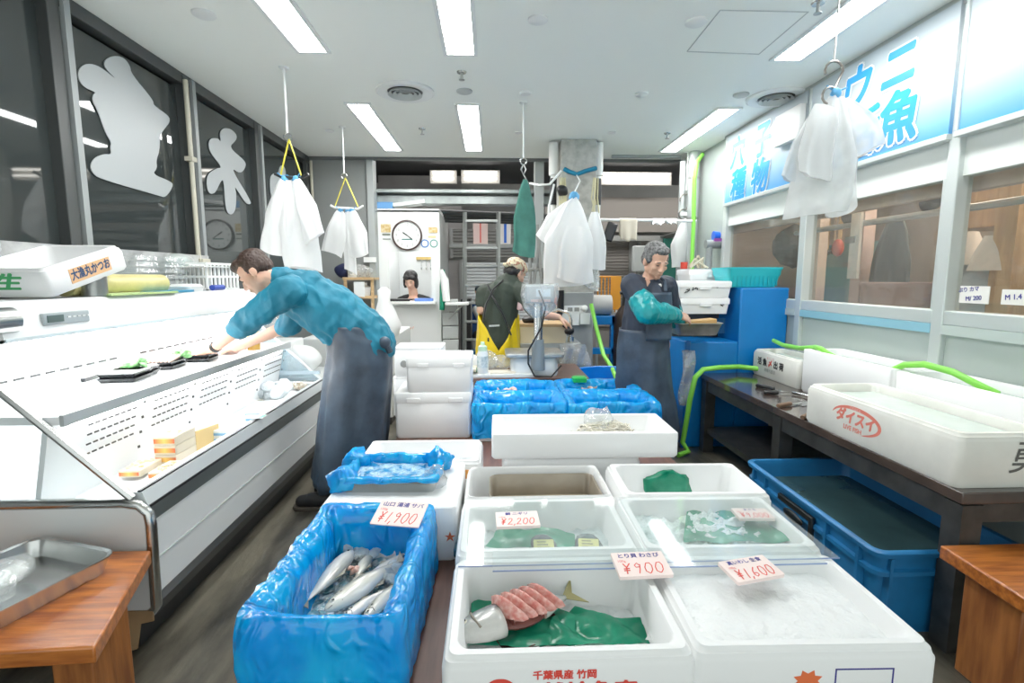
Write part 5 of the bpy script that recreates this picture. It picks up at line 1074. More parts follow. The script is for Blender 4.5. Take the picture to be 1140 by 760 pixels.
# white boxes standing on the recess
def lidbox(label, loc, w, d, h, marks=(), rz=0):
    t = thing('foam_box', label, 'foam box', loc, (0,0,rz))
    MB().loft([rr(w-.02,d-.02,.015,0),rr(w,d,.015,h-.05)]).build('shell', foam, t, ang=50)
    MB().loft([rr(w+.012,d+.012,.015,h-.05),rr(w+.014,d+.014,.015,h-.01),rr(w,d,.015,h)]).build('lid', foam, t, ang=50)
    MB().cbox((0,-d/2-.008,h-.055),(.1,.012,.03)).build('grip', foam, t, bevel=.004)
    m = MB(); q = random.Random(int(h*1e4)+int(w*100))
    for x, z in marks:
        for k in range(4): m.tube([(x+q.uniform(-.03,.03),-d/2-.0015,z+q.uniform(-.02,.02)) for _ in range(3)], .0035, 5)
    if marks: m.build('ink_marks', black_ink, t)
    return t
lidbox('lower of the two white foam boxes stacked on the blue tank ledge', (1.745,4.28,1.1), .40, .32, .13, ((-.12,.1),(.13,.08)))
lidbox('upper of the two white foam boxes stacked on the blue tank ledge', (1.735,4.28,1.232), .43, .34, .135, ((-.15,.06),(-.08,.08),(.1,.1)))
lidbox('white foam box standing on the blue tank behind the stacked pair', (1.95,4.62,1.318), .42, .3, .15, ())
t = thing('rope_coil', 'small coil of cream rope on top of the white foam box by the tank', 'rope', (1.83,4.5,1.47)); m = MB(); q = random.Random(8)
for k in range(7): m.tube([(q.uniform(-.09,.0),q.uniform(-.04,.04),.01),(q.uniform(-.05,.03),q.uniform(-.03,.03),.08+q.uniform(-.02,.04)),(q.uniform(0,.09),q.uniform(-.04,.04),.01)], .009, 6)
m.build('rope', M('cream_rope', (.68,.62,.48), .8), t); MB().loft([circ(.03,0,14),circ(.03,.06,14)], mt=Matrix.Translation((-.13,0,0))).build('red_toggle', M('red_toggle', (.6,.05,.03), .4), t)
t = thing('basket', 'turquoise slotted plastic basket on top of the blue tank', 'basket', (2.14,4.26,1.318), (0,0,0))
MB().loft([rr(.38,.28,.03,0),rr(.43,.32,.035,.09),rr(.445,.335,.04,.10),rr(.45,.34,.04,.135),rr(.465,.355,.04,.145),rr(.465,.355,.04,.16),rr(.44,.33,.04,.16),rr(.41,.30,.035,.10),rr(.36,.26,.03,.01)]).build('basket_body', teal, t, ang=50)
m = MB()
for k in range(11): x = -.18+k*.036; m.cbox((x,-.158,.05),(.006,.008,.085), (.0,0,0))
m.build('rib_pattern', M('teal_rib', (.01,.42,.48), .35), t)

# ---------------------------------------------------------------- dark side table
RZ = .63
t = thing('side_table', 'long dark steel-framed table along the right wall carrying live fish boxes', 'table', (2.05,2.9,0))
MB().box(1.69,XR-.04,1.69,4.02,RZ-.045,RZ).build('table_top', M('dark_wet_board', (.085,.06,.05), .15, col2=(.04,.03,.026), vs=4, coat=.5), t, W=True, bevel=.004)
MB().box(1.705,1.735,1.775,3.9,RZ-.13,RZ-.045).box(1.78,XR-.15,1.705,1.735,RZ-.12,RZ-.045).build('apron_rail', darksteel, t, W=True)
for x in (1.735, XR-.1):
    for y in (1.73,2.9,3.95): MB().box(x-.04,x+.04,y-.04,y+.04,0,RZ-.05).build('leg', darksteel, t, W=True)
MB().box(1.72,XR-.08,2.85,3.95,.16,.2).build('lower_shelf', darksteel, t, W=True)
def wbox(label, x0, x1, y0, y1, h, mat, wl, wall=.035, lip=True):
    t = foam_box('foam_box', label, ((x0+x1)/2,(y0+y1)/2,RZ+.001), x1-x0, y1-y0, h, (0,0,0), wall, mat, lip, depth=h-.04, r=.03)
    w, d = x1-x0-2*wall-.02, y1-y0-2*wall-.02
    MB().loft([rr(w,d,.03,wl),rr(w,d,.03,wl+.001)]).build('water', M('tank_water', (.62,.72,.66), .03, var=.06, bump=.2, bs=12, bdist=.01), t)
    return t
bx = wbox('stained foam box with a printed front nearest the blue tank', 2.10, 2.36, 3.38, 4.0, .20, foam_old, .165)
for k, (ch, mt_) in enumerate((('活',black_ink),('魚',black_ink),('〆',red_ink),('出',black_ink),('荷',black_ink))):
    text('printed_text', ch, .06, (-.131,.19-k*.075,.115), LEFTW, mt_, bx, off=.003)
text('printed_text', '朝獲れ直送', .03, (-.131,.04,.06), LEFTW, M('faded_ink', (.3,.3,.27), .6), bx); text('printed_text', 'ま ご こ ろ', .02, (-.131,.04,.155), LEFTW, red_ink, bx)
wbox('tall white foam tank in the middle of the dark side table', 2.095, 2.37, 2.56, 3.34, .29, foam, .25, lip=False)
wbox('tall white foam tank at the near end against the right wall', 2.095, 2.37, 1.74, 2.545, .285, foam, .245, lip=False)
b = wbox('big stained white foam box with a red oval print on the dark side table', 1.685, 2.075, 1.72, 2.63, .205, foam_old, .165)
# red oval emblem and marker writing
redp = M('faded_red_print', (.80,.22,.16), .6)
m = MB(); n = 48; F = lambda y, z: (-.1958, y, z)
def arc(r0y, r0z, wd, a0, a1, cy, cz):
    pts = []
    for k in range(33):
        a = math.radians(a0+(a1-a0)*k/32); f = math.sin(PI*k/32)**.5
        pts.append((a, f))
    for k in range(32):
        (a, fa), (c, fc) = pts[k], pts[k+1]
        q = [F(cy-math.cos(a)*r0y, cz+math.sin(a)*r0z), F(cy-math.cos(c)*r0y, cz+math.sin(c)*r0z), F(cy-math.cos(c)*(r0y-wd*fc), cz+math.sin(c)*(r0z-wd*.8*fc)), F(cy-math.cos(a)*(r0y-wd*fa), cz+math.sin(a)*(r0z-wd*.8*fa))]
        m.add(q, [(0,1,2,3)])
arc(.16,.062,.022,175,-75,.07,.108)
m.build('oval_print', redp, b, smooth=False)
text('printed_text', 'ダイスイ', .068, (-.1962,.075,.11), LEFTW, redp, b, off=.0035, shear=.15, sx=.95); text('printed_text', 'LIVE FISH', .03, (-.1962,.085,.062), LEFTW, redp, b, off=.001); text('printed_text', 'OSAKA', .022, (-.1962,.075,.158), LEFTW, M('pale_red', (.85,.5,.44), .6), b)
text('marker_writing', '勇', .13, (.06,-.457,.11), FRONT, M('marker_grey', (.12,.12,.11), .6), b, off=.001, shear=.2)
o = MB().tube([(2.24,3.95,.9),(2.2,3.75,.89),(2.18,3.5,.9),(2.16,3.3,.935),(2.13,3.2,.94),(2.14,3.15,.92),(2.2,3.1,.88)], .016, 10).build('green_hose', lime); tag(o, 'lime green hose lying across the printed box and middle foam tank', 'hose')
o = MB().tube([(2.14,2.62,.90),(2.15,2.55,.945),(2.17,2.45,.965),(2.2,2.32,.95),(2.24,2.2,.90),(2.26,2.15,.88)], .017, 10).build('green_hose', lime); tag(o, 'lime green hose arching between the two tall foam tanks', 'hose')
hp = [at(822,408,Y=4.0), at(800,409,Y=3.9), at(783,411,Y=3.85), at(774,420,Y=3.82), at(768,445,Y=3.84), at(764,470,Y=3.86), at(760,492,Y=3.9)]
o = MB().tube([(2.12,3.9,RZ+.05)]+hp+[(1.55,3.85,.03),(1.45,3.8,.02)], .02, 10).build('green_hose', lime); tag(o, 'green hose running off the side table down the blue tank to the floor', 'hose')
# knives on the side table
def knife(label, hpx, tpx, hl=.12, bl=.12, hm=black, bw=.03, blade=True, r=.014):
    a = at(*hpx, Z=RZ+.012); c = at(*tpx, Z=RZ+.012); d = (c-a); rz = math.atan2(d.y, d.x)
    t = thing('knife', label, 'knife', (a.x,a.y,RZ+.014), (0,0,rz))
    MB().tube([(0,0,0),(.01,0,0),(hl-.01,0,0),(hl,0,0)], [r*.8,r,r*.9,r*.8], 12).build('handle', hm, t)
    if blade: MB().poly([(hl,-.006,-.006),(hl+.02,-bw/2,-.008),(hl+bl*.7,-bw/2,-.008),(hl+bl,bw*.4,-.008),(hl,.010,-.006)], (0,0,.003)).build('blade', steel, t)
    return t
wk = M('knife_wood', (.16,.09,.05), .5)
knife('black-handled knife farthest along the dark side table', (842,429), (868,434), .13, .10)
knife('short black-handled knife crossing the middle of the side table', (850,437), (880,438), .09, .09)
knife('brown wooden-handled knife pointing toward the big foam box', (866,452), (900,446), .12, .12, wk)
knife('wooden-handled cleaver nearest the near corner by the big foam box', (893,465), (915,455), .13, .10, wk, .05)
knife('slim steel handled knife lying beside the foam tank', (882,437), (908,443), .13, .06, steel, .02, True, .010)
o = MB().cbox((0,0,.003),(.11,.07,.004)).build('steel_scraper', steel); place(o, (*g(895,450,RZ),RZ), (0,0,.4)); tag(o, 'flat steel scraper blade among the knives', 'scraper')
# blue crate of water on the floor
cr = thing('water_crate', 'large blue plastic crate full of dark water on the floor', 'crate', (1.76,2.27,0))
w, d, h = .60, 1.0, .36
MB().loft([rr(w-.08,d-.08,.04,0),rr(w-.06,d-.06,.04,.1),rr(w-.05,d-.05,.045,.255),rr(w-.0,d-.0,.045,.262),rr(w-.0,d-.0,.045,.28),rr(w-.03,d-.03,.045,.285),rr(w-.02,d-.02,.045,.335),rr(w+.015,d+.015,.05,.34),rr(w+.02,d+.02,.05,.358),rr(w+.01,d+.01,.05,.363),rr(w-.03,d-.03,.04,.362),rr(w-.05,d-.05,.04,.34),rr(w-.1,d-.1,.04,.03)]).build('crate_body', blue_crate, cr, ang=45)
m = MB()
for y in (-.40,-.2,.3,.42): m.box(-w/2-.004,-w/2+.04,y-.008,y+.008,.02,.335)
for x in (-.24,.24): m.box(x-.006,x+.006,-d/2-.004,-d/2+.04,.02,.335)
m.build('rib_pattern', blue_crate, cr)
MB().loft([rr(w-.055,d-.055,.04,.27),rr(w-.055,d-.055,.04,.271)]).build('water', M('dark_water', (.045,.095,.105), .06, var=.3, vs=3), cr)
hb = M('crate_hole', (.008,.012,.014), .4)
hd_ = MB().poly([(-w/2-.012,.16,.315),(-w/2-.012,-.12,.315),(-w/2-.012,-.12,.20),(-w/2-.012,-.095,.20),(-w/2-.012,-.095,.285),(-w/2-.012,.16,.285)], (.02,0,0)).build('handle', hb, cr, bevel=.005)
MB().ell((-w/2-.0,.04,.245),(.014,.08,.026)).build('hand_hole', hb, cr)
text('painted_writing', '重', .20, (.12,-d/2+.004,.13), (PI/2+.03,0,0), M('paint_black', (.01,.02,.03), .6), cr, off=.007, sx=.85)
text('painted_writing', '一', .10, (.12,-d/2+.0,.26), FRONT, M('paint_black', (.01,.02,.03), .6), cr, off=.008, sx=1.2)
# orange benches
def bench(label, corners, z, legs, th=.05):
    t = thing('wooden_bench', label, 'bench', (*corners[0],0)); MB().poly([(x,y,z-th) for x,y in corners], (0,0,th)).build('seat', wood_org, t, W=True, bevel=.006)
    for x, y, w, dd in legs: MB().box(x-w/2,x+w/2,y-dd/2,y+dd/2,0,z-th-.001).build('leg', wood_org2, t, W=True, bevel=.005)
    return t
bench('orange varnished wooden bench at the right edge in front of the blue crate', [(1.60,1.36),(2.3,1.36),(2.3,1.68),(1.615,1.68)], .44, [(1.70,1.52,.08,.2),(2.2,1.52,.08,.2)])
MB().box
c1, c2 = at(168,612,Z=.42), at(105,720,Z=.42)
bench('orange varnished wooden bench at the left edge carrying a steel tray', [(c1.x,min(c1.y,1.80)),(-2.05,1.80),(-2.0,1.26),(c2.x,c2.y)], .42, [(-1.25,1.52,.12,.16),(-1.52,1.36,.10,.12),(-1.9,1.5,.1,.2)])
p = at(70,640,Z=.42)
t = thing('steel_tray', 'rectangular steel tray with a plastic bag in it on the left bench', 'tray', (-1.52,1.50,.421), (0,0,-.32))
MB().loft([rr(.34,.46,.04,0),rr(.37,.49,.045,.055),rr(.385,.505,.05,.058),rr(.385,.505,.05,.062),rr(.362,.482,.045,.058),rr(.33,.45,.04,.006)]).build('tray_body', steel, t, ang=50)
o = MB().ell((0,0,.03),(.11,.13,.035)).wob(.04,12,5).wob(.012,40,5).build('clear_bag', bagclear, ang=180); place(o, (-1.56,1.52,.44)); tag(o, 'crumpled clear plastic bag lying in the steel tray on the left bench', 'bag')

# ---------------------------------------------------------------- hanging rods, straps and bags
def bagpack(label, top, length, width, tilt=0, yaw=0, swing=0, seed=0, mat=bag_white, thick=.03, name='hanging_bag', cat='bag', group=None, taper=.35, flare=1.0, folds=5):
    """a bundle of flat bags pinched at the top and fanning out downward"""
    t = thing(name, label, cat, top, (swing,tilt,yaw), group); q = random.Random(seed); rings = []; n = 48; ph = [q.uniform(0,6) for _ in range(4)]
    for k in range(17):
        v = k/16; wv = width*(taper+(1-taper)*min(1,(v*2.0))**.75)*(1 if v < .8 else flare**(v-.8)); th = thick*(.5+.55*math.sin(PI*min(1,v*1.1)))
        ring = []
        for i in range(n):
            a = 2*PI*i/n; cx, cy = math.cos(a), math.sin(a); x = wv/2*(abs(cx)**.7)*(1 if cx > 0 else -1)
            f = math.sin(cx*folds+ph[0]+v*1.2)*.55*(1-.5*v)+abs(math.sin(cx*folds*.8+ph[1]-v*1.6))*.5
            y = th*cy*(abs(cy)**.2 if cy else 0) + th*.9*f*(.35+.65*v)
            z = -v*length + (.05*length*math.sin(cx*1.6+ph[2]) if k == 16 else 0)
            pn = noise.noise_vector(V((x*9+seed*3, y*9, z*7)))*.010*min(1,v*3)
            ring.append((x+.04*width*math.sin(v*4+ph[3])*v+pn.x, y+pn.y*1.3, z+pn.z*.6))
        rings.append(ring)
    MB().loft(rings).build('film', mat, t, ang=60)
    return t
tie = M('blue_tie_tape', (.10,.38,.68), .5)
def tiepart(t, r=.022):
    MB().ell((0,0,.005),(r,r*.8,r*1.1)).wob(.008,50,1).tube([(0,0,.01),(-.05,-.01,.035)], .004, 5).tube([(0,0,.01),(.045,-.01,.03)], .004, 5).build('tie_tape', tie, t)
def rod(label, x, y, zend):
    t = thing('ceiling_rod', label, 'rod', (x,y,CZ)); MB().tube([(0,0,0),(0,0,zend-CZ)], .007, 8).build('rod', white, t); MB().loft([circ(.035,0,20),circ(.03,-.01,20)], False, True).build('plate', white, t)
    MB().tube([(.0+.026*math.cos(a*PI/8),0,zend-CZ-.026+.026*math.sin(a*PI/8)) for a in range(17)], .005, 6).build('ring', steel, t); return t
ry = M('yellow_strap', (.70,.62,.05), .5)
def triangle(label, x, y, ztop, zbot, w, bar, name='strap_hanger'):
    t = thing(name, label, 'hanger', (x,y,ztop)); MB().tube([(0,0,0),(-w/2,0,zbot-ztop)], .010, 6, flat=.5).tube([(0,0,0),(w/2,.0,zbot-ztop)], .010, 6, flat=.5).build('strap', ry, t)
    MB().tube([(-w/2-.04,0,zbot-ztop+.01),(-w/2,0,zbot-ztop-.01),(w/2,0,zbot-ztop-.02),(w/2+.05,0,zbot-ztop+.01)], .011, 8).build('bar', bar, t); return t
# near left hanger
d1 = at(316,75,Z=CZ); z1 = at(317,148,Y=d1.y).z; rod('thin white ceiling rod holding the nearer yellow-strapped bags', d1.x, d1.y, z1)
zt1 = at(318,155,Y=d1.y).z; zb1 = at(318,195,Y=d1.y).z; triangle('yellow strap triangle of the nearer bags with a black bar', d1.x+.01, d1.y, zt1, zb1, .14, black)
for dx, L_, W_, ti, ya, sd, l in ((-.035,.50,.20,.16,.15,1,'left pack of white bags on the nearer yellow-strapped hanger'),(.045,.42,.17,-.30,-.2,2,'right pack of white bags swung outward on the nearer yellow-strapped hanger'),(.02,.62,.26,-.04,.5,3,'longest pack of white bags behind on the nearer yellow-strapped hanger')):
    tiepart(bagpack(l, (d1.x+dx, d1.y+.03*(sd==3), zb1-.03), L_, W_, ti, ya, 0, sd))
d2 = at(381,141,Z=CZ); z2 = at(382,193,Y=d2.y).z; rod('thin white ceiling rod holding the farther yellow-strapped bags', d2.x, d2.y, z2)
zt2 = at(383,198,Y=d2.y).z; zb2 = at(384,230,Y=d2.y).z; triangle('yellow strap triangle of the farther bags with a white bar', d2.x+.01, d2.y, zt2, zb2, .22, white)
for dx, L_, W_, ti, ya, sd, l in ((-.05,.42,.20,.22,.1,4,'left pack of white bags on the farther yellow-strapped hanger'),(.06,.42,.20,-.12,-.1,5,'right pack of white bags on the farther yellow-strapped hanger'),(.01,.58,.12,-.02,.4,6,'narrow rolled white bag between the packs on the farther hanger')):
    tiepart(bagpack(l, (d2.x+dx, d2.y+.03*(sd==6), zb2-.04), L_, W_, ti, ya, 0, sd))
# green cloth
d3 = at(583,114,Z=CZ); z3 = at(584,176,Y=d3.y).z; rod('thin white ceiling rod holding the green cloth', d3.x, d3.y, z3)
t = thing('shackle', 'steel shackle at the end of the green cloth rod', 'hook', (d3.x,d3.y,z3)); MB().tube([(0,0,-.05),(.02,0,-.09),(0,0,-.13),(-.02,0,-.09),(0,0,-.05)], .007, 6).tube([(0,0,-.13),(.04,0,-.2)], .005, 6).build('loop', steel_dull, t)
top = at(585,200,Y=d3.y); bot = at(585,283,Y=d3.y)
bagpack('green cloth hanging pinched from a ceiling rod in front of the beam', (d3.x+.012,d3.y,top.z), (top.z-bot.z), .20, 0, .3, 0, 7, M('green_cloth', (.06,.22,.175), .85, var=.3, vs=8), .035, 'hanging_cloth', 'cloth', None, .15, 1.0, 4)
# pillar bags
def at_bag(label, px, py0, py1, W_, Y, ti, ya, sd, mat=bag_white, th=.06, tp=.1, fl=1.1):
    a = at(px,py0,Y=Y); c = at(px,py1,Y=Y); return bagpack(label, a, a.z-c.z, W_, ti, ya, 0, sd, mat, th, taper=tp, flare=fl)
t = at_bag('big white bag tied with blue tape hanging in front of the pillar', 639, 220, 316, .50, 5.0, .06, .15, 11, th=.09); tiepart(t, .05)
at_bag('pack of clear white bags hanging left on the pillar bundle', 634, 224, 276, .28, 5.08, .45, 0, 12, th=.04)
at_bag('folded white bag pack on the front of the pillar bundle', 641, 252, 312, .26, 4.90, .1, -.2, 13, th=.04, tp=.7)
at_bag('white bag hanging on the right side of the pillar', 662, 236, 298, .22, 5.2, -.04, .2, 14, th=.05, tp=.3)
at_bag('long pale bag behind the bags at the right side of the pillar', 660, 240, 318, .16, 5.26, -.02, .1, 15, bagclear, th=.05)
t = thing('wire_hook', 'white wire hook holding the big bag on the pillar strap', 'hook', at(642,195,Y=5.28)); a = at(642,195,Y=5.28); b_ = at(638,218,Y=5.02)
MB().tube([a,(a.x+.03,5.25,a.z-.06),(b_.x+.03,5.08,b_.z+.06),b_], .007, 6).build('wire', white, t, W=True)
# right clear bags on S hook
d4 = at(936,-22,Z=CZ); z4 = at(934,68,Y=d4.y).z
t = thing('ceiling_rod', 'thin twisted wire from the ceiling holding the clear bags by the signs', 'rod', (d4.x,d4.y,CZ)); MB().tube([(0,0,0),(-.004,0,z4-CZ)], .005, 6).build('wire', steel_dull, t)
def shook(label, x, y, z, s=1):
    t = thing('steel_hook', label, 'hook', (x,y,z)); pts = []
    for k in range(9): a = math.radians(200-k*25); pts.append((.045*s*math.cos(a), 0, -.045*s+.045*s*math.sin(a)))
    for k in range(9): a = math.radians(60+k*28); pts.append((-.0*s+.04*s*math.cos(a)-.01*s, 0, -.16*s+.04*s*math.sin(a)))
    MB().tube(pts, .006*s, 8).build('hook', M('hook_steel', (.25,.23,.21), .3, .9), t); return t
shook('steel S hook holding the clear bags by the signs', d4.x, d4.y, z4)
cb = clear('milky_bag', (.92,.94,.94), .06, .15, frost=.42, frostcol=(1,1,1), vs=3, bump=.5)
for px, py, py1, W_, ti, ya, sd, mt_, l, tp in ((921,118,196,.19,.12,.1,21,bag_white,'upright stack of white bags at the left of the hook by the signs',.7),(930,105,240,.30,.08,-.15,22,cb,'long milky bag hanging behind the bag stack by the signs',.12),
      (936,108,235,.19,-.12,.2,23,cb,'milky bag hanging at the right of the hook by the signs',.2),(938,112,180,.2,-.45,-.3,24,cb,'short milky bag pack sticking out to the right by the signs',.25),(912,130,206,.2,.30,.2,25,cb,'milky bag pack swung to the left by the signs',.5)):
    a = at(px,py,Y=d4.y+.02*(sd-22)); c = at(px,py1,Y=d4.y+.02*(sd-22)); t = bagpack(l, a, a.z-c.z, W_, ti, ya, 0, sd, mt_, .025, taper=tp, folds=6)
    if sd == 22: tiepart(t, .025)
# back right bag
d5 = at(766,169,Z=CZ); z5 = at(764,212,Y=d5.y).z; rod('thin white ceiling rod in the back right corner', d5.x, d5.y, z5); shook('steel S hook in the back right corner', d5.x-.01, d5.y, z5-.04, 1.4)
bagpack('tall white conical bag hanging beside the green hose', at(763,243,Y=d5.y), at(763,243,Y=d5.y).z-at(763,300,Y=d5.y).z, .30, 0, .1, 0, 31, bag_white, .05, taper=.06, flare=1.0)
o = MB().cbox((0,0,0),(.12,.03,.04)).build('bag_clip', white); place(o, at(763,238,Y=d5.y)); tag(o, 'white clip holding the conical bag in the back right corner', 'clip')

# ---------------------------------------------------------------- room seen through the right windows
kw = M('kitchen_wood', (.62,.40,.20), .6, col2=(.45,.26,.12), vs=3, stretch=(8,8,1))
def kp(px, py, X): p = at(px,py,X=X); return p
t = thing('wooden_post', 'pale wooden post standing behind the middle right window', 'post', (kp(912,280,3.0).x,kp(912,280,3.0).y,0)); q = kp(912,280,2.9); t.location=(q.x,q.y,0); MB().box(-.04,.04,-.05,.05,0,2.7).build('post', M('pale_post', (.72,.58,.48), .6), t)
q = kp(963,250,3.2); t = thing('wooden_post', 'pinkish wooden post in the middle of the right hand back room', 'post', (q.x,q.y,0)); MB().box(-.05,.05,-.06,.06,0,2.7).build('post', M('pink_post', (.62,.46,.40), .6), t)
q = kp(1130,250,3.2); t = thing('wooden_post', 'orange lit wooden post behind the near right window', 'post', (q.x,q.y,0)); MB().box(-.06,.06,-.07,.07,0,2.7).build('post', kw, t)
# orange wooden cupboard
o = MB().box(3.5,4.5,2.2,3.9,1.75,2.4).build('wooden_cupboard', kw, bevel=.01); tag(o, 'orange wooden wall cupboard in the right hand back room', 'cupboard')
o = MB().box(3.4,4.5,1.1,2.1,1.75,2.5).build('wooden_cupboard', kw, bevel=.01); tag(o, 'orange brown cupboard behind the near right window', 'cupboard')
t = thing('rail_pipe', 'grey pipe rail running behind the right windows', 'pipe', (2.75,3,1.85)); MB().tube([(2.75,1.2,1.80),(2.75,4.6,1.79)], .022, 8).build('pipe', M('pipe_grey', (.4,.42,.4), .4), t, W=True)
def lamp(px, py, X, lab, s=1):
    q = kp(px,py,X); t = thing('clip_lamp', lab, 'lamp', q); MB().loft([circ(.055*s,0,20),circ(.05*s,.05*s,20),circ(.03*s,.1*s,20),circ(.012*s,.11*s,20)], mt=Matrix.Rotation(1.3,4,'X')).build('lamp_shade', black, t); MB().cbox((0,.0,.06*s),(.03*s,.05*s,.06*s)).build('clamp', black, t)
lamp(1032,228,2.8,'black clip lamp near the middle of the right windows'); lamp(944,243,2.8,'black clip lamp above the hanging ladles')
q = kp(953,262,2.72); o = MB().box(-.01,.01,-.05,.05,-.32,.28).build('hanging_board', M('cream_panel', (.80,.76,.68), .5)); place(o,q); tag(o, 'tall cream tag board hanging behind the middle right window', 'board')
q = kp(947,267,2.71); o = MB().cbox((0,0,0),(.02,.1,.05)).build('grey_clip', grey); place(o,q); tag(o, 'grey clip across the cream tag board', 'clip')
for k, (px, py) in enumerate(((916,255),(923,252),(930,250),(937,249))):
    a = kp(px,py,3.3); t = thing('ladle', 'wooden-handled ladles hanging in a row behind the glass', 'ladle', a, group='hanging ladles'); MB().tube([(0,0,.12),(0,0,-.22)], .012, 8).build('handle', wood_pale, t); MB().ell((0,0,-.25),(.035,.035,.03)).build('bowl', steel, t)
t = thing('red_ladle', 'red plastic dipper hanging beside the ladles', 'dipper', kp(933,272,3.2)); MB().ell((0,0,-.03),(.05,.05,.08)).build('cup', M('red_plastic', (.75,.15,.10), .4), t); MB().tube([(0,0,0),(0,0,.25)], .01, 6).build('handle', wood_pale, t)
t = thing('kitchen_bench', 'grey steel workbench in the right hand back room', 'bench', (3.7,3.6,0)); MB().box(3.4,4.4,1.3,5.6,1.02,1.08).build('bench_top', steel_dull, t, W=True); MB().box(3.5,4.4,1.35,5.5,0,1.02).build('bench_body', M('bench_grey', (.30,.27,.24), .6, var=.3), t, W=True)
q = kp(1000,330,3.1); t = thing('round_stool', 'dusty pink topped round tub behind the middle right window', 'tub', (q.x,q.y,0)); z = kp(1000,320,3.1).z; MB().loft([circ(.22,0,28),circ(.24,z,28),circ(.25,z+.02,28),circ(.25,z+.04,28)]).build('tub_body', M('pinkish_tub', (.45,.28,.25), .5), t)
q = kp(995,270,3.2); o = bagpack('dark apron hanging in the right hand back room', (q.x,q.y,1.85), .75, .45, 0, 1.4, 0, 41, M('dark_apron', (.04,.05,.04), .7), .05, 'hanging_apron', 'apron', None, .4)
q = kp(858,285,3.0); t = thing('wall_rack', 'pale turquoise panel behind the far right window', 'panel', (3.5,4.9,1.2)); MB().box(3.45,3.5,4.4,5.6,1.1,1.72).build('panel', M('pale_turq', (.30,.52,.48), .6), t, W=True)
o = MB().ell((0,0,0),(.15,.16,.2)).wob(.05,10,3).build('dark_bundle', M('dark_bundle', (.06,.06,.05), .7), ang=180); place(o, kp(882,275,2.85)); tag(o, 'dark wire bundle behind the far right window', 'bundle')
m = MB()
for py, X_ in ((225,3.3),(1,1)):
    pass
for px, lab, sd in ((1000,'left of two pale bag reflection shapes beyond the near right window',1),(1060,'grey white bag reflection shape farther along beyond the near right window',2)):
    pass
for px, py, lab in ((1075,275,'left pale cone standing in for a bag reflection in the near right window'),(1108,280,'right pale cone standing in for a bag reflection in the near right window')):
    q = kp(px-0,py,3.2); t = thing('bag_reflection', lab, 'hood', q); MB().loft([circ(.13,-.12,24),circ(.10,.0,24),circ(.06,.1,24)], False, True).build('hood', M('reflection_white', (.72,.66,.6), .6), t)  # pale cones modelled in place of hanging bags mirrored in the glass
q = kp(1090,325,3.3); o = MB().ell((0,0,0),(.1,.22,.25)).wob(.06,8,4).build('pale_blue_bag', M('pale_blue_bag', (.55,.62,.66), .6), ang=180); place(o,q); tag(o, 'pale blue bag lying behind the near right window', 'bag')
lampk = thing('kitchen_light', 'strip light on the ceiling of the right hand back room', 'light', (3.5,3.2,2.74)); MB().box(-.08,.08,-1.2,1.2,-.03,0).build('tube', M('kitchen_glow', (1,.90,.78), .5, es=26), lampk)
# notes in the near right window
def note(label, px, py, w, h, rot, lines):
    p = at(px,py,X=XR-.012); t = thing('paper_note', label, 'note', p, (PI/2+rot,0,-PI/2)); MB().loft([rr(w,h,.003,0),rr(w,h,.003,.004)]).build('paper', M('note_paper', (.86,.84,.8), .5), t, ang=30)
    for s, sz, x, y, mt_ in lines: text('note_writing', s, sz, (x,y,.0046), (0,0,.1), mt_, t, off=.001)
note('white paper note leaning on the sill in the left corner of the near right window', 1085,328,.155,.085,.0,[('ぶり カマ',.026,-.03,.024,blue_ink),('M/ 200',.03,.0,-.018,blue_ink)])
note('white paper note tilted on the sill at the right edge of the near right window', 1134,331,.15,.07,.0,[('M 1.4',.034,-.02,.0,blue_ink)])
MB()
# ---------------------------------------------------------------- people
def blob(name, mb, mat, parent, voxel=.006, smooth=4, wrinkle=0, wsc=14, seed=0, sdir=None, ang=180):
    """melt overlapping volumes into one continuous surface (world coordinates)"""
    me = bpy.data.meshes.new('tmp'); me.from_pydata(mb.v, [], mb.f); me.update()
    tmp = bpy.data.objects.new('tmp', me); COL.objects.link(tmp)
    k = tmp.modifiers.new('r', 'REMESH'); k.mode = 'VOXEL'; k.voxel_size = voxel
    k = tmp.modifiers.new('s', 'SMOOTH'); k.factor = .5; k.iterations = smooth
    dg = bpy.context.evaluated_depsgraph_get(); ev = tmp.evaluated_get(dg); me2 = bpy.data.meshes.new_from_object(ev)
    bpy.data.objects.remove(tmp); bpy.data.meshes.remove(me)
    if wrinkle:
        nrm = [v.normal.copy() for v in me2.vertices]
        for v, n in zip(me2.vertices, nrm):
            p = v.co; s = V((p.x*wsc, p.y*wsc, p.z*wsc*.55)) if not sdir else V((p.x*wsc*sdir[0], p.y*wsc*sdir[1], p.z*wsc*sdir[2]))
            f = 1-abs(noise.noise(s+V((seed*9.1,0,0))))*2 ; f2 = noise.noise(s*2.3+V((0,seed*4.2,0)))
            v.co = p + n*(wrinkle*(f*.7+f2*.5))
    me2.materials.clear(); me2.materials.append(mat)
    me2.polygons.foreach_set('use_smooth', [True]*len(me2.polygons))
    me2.name = name; o = bpy.data.objects.new(name, me2); COL.objects.link(o)
    if parent: o.parent = parent; o.matrix_parent_inverse = wm(parent).inverted()
    return o
def frame(fwd, up):
    f = V(fwd).normalized(); u = V(up); u = (u-f*u.dot(f)).normalized(); r = f.cross(u)
    return Matrix((r, f, u)).transposed()     # local x=right hand side, y=face direction, z=crown
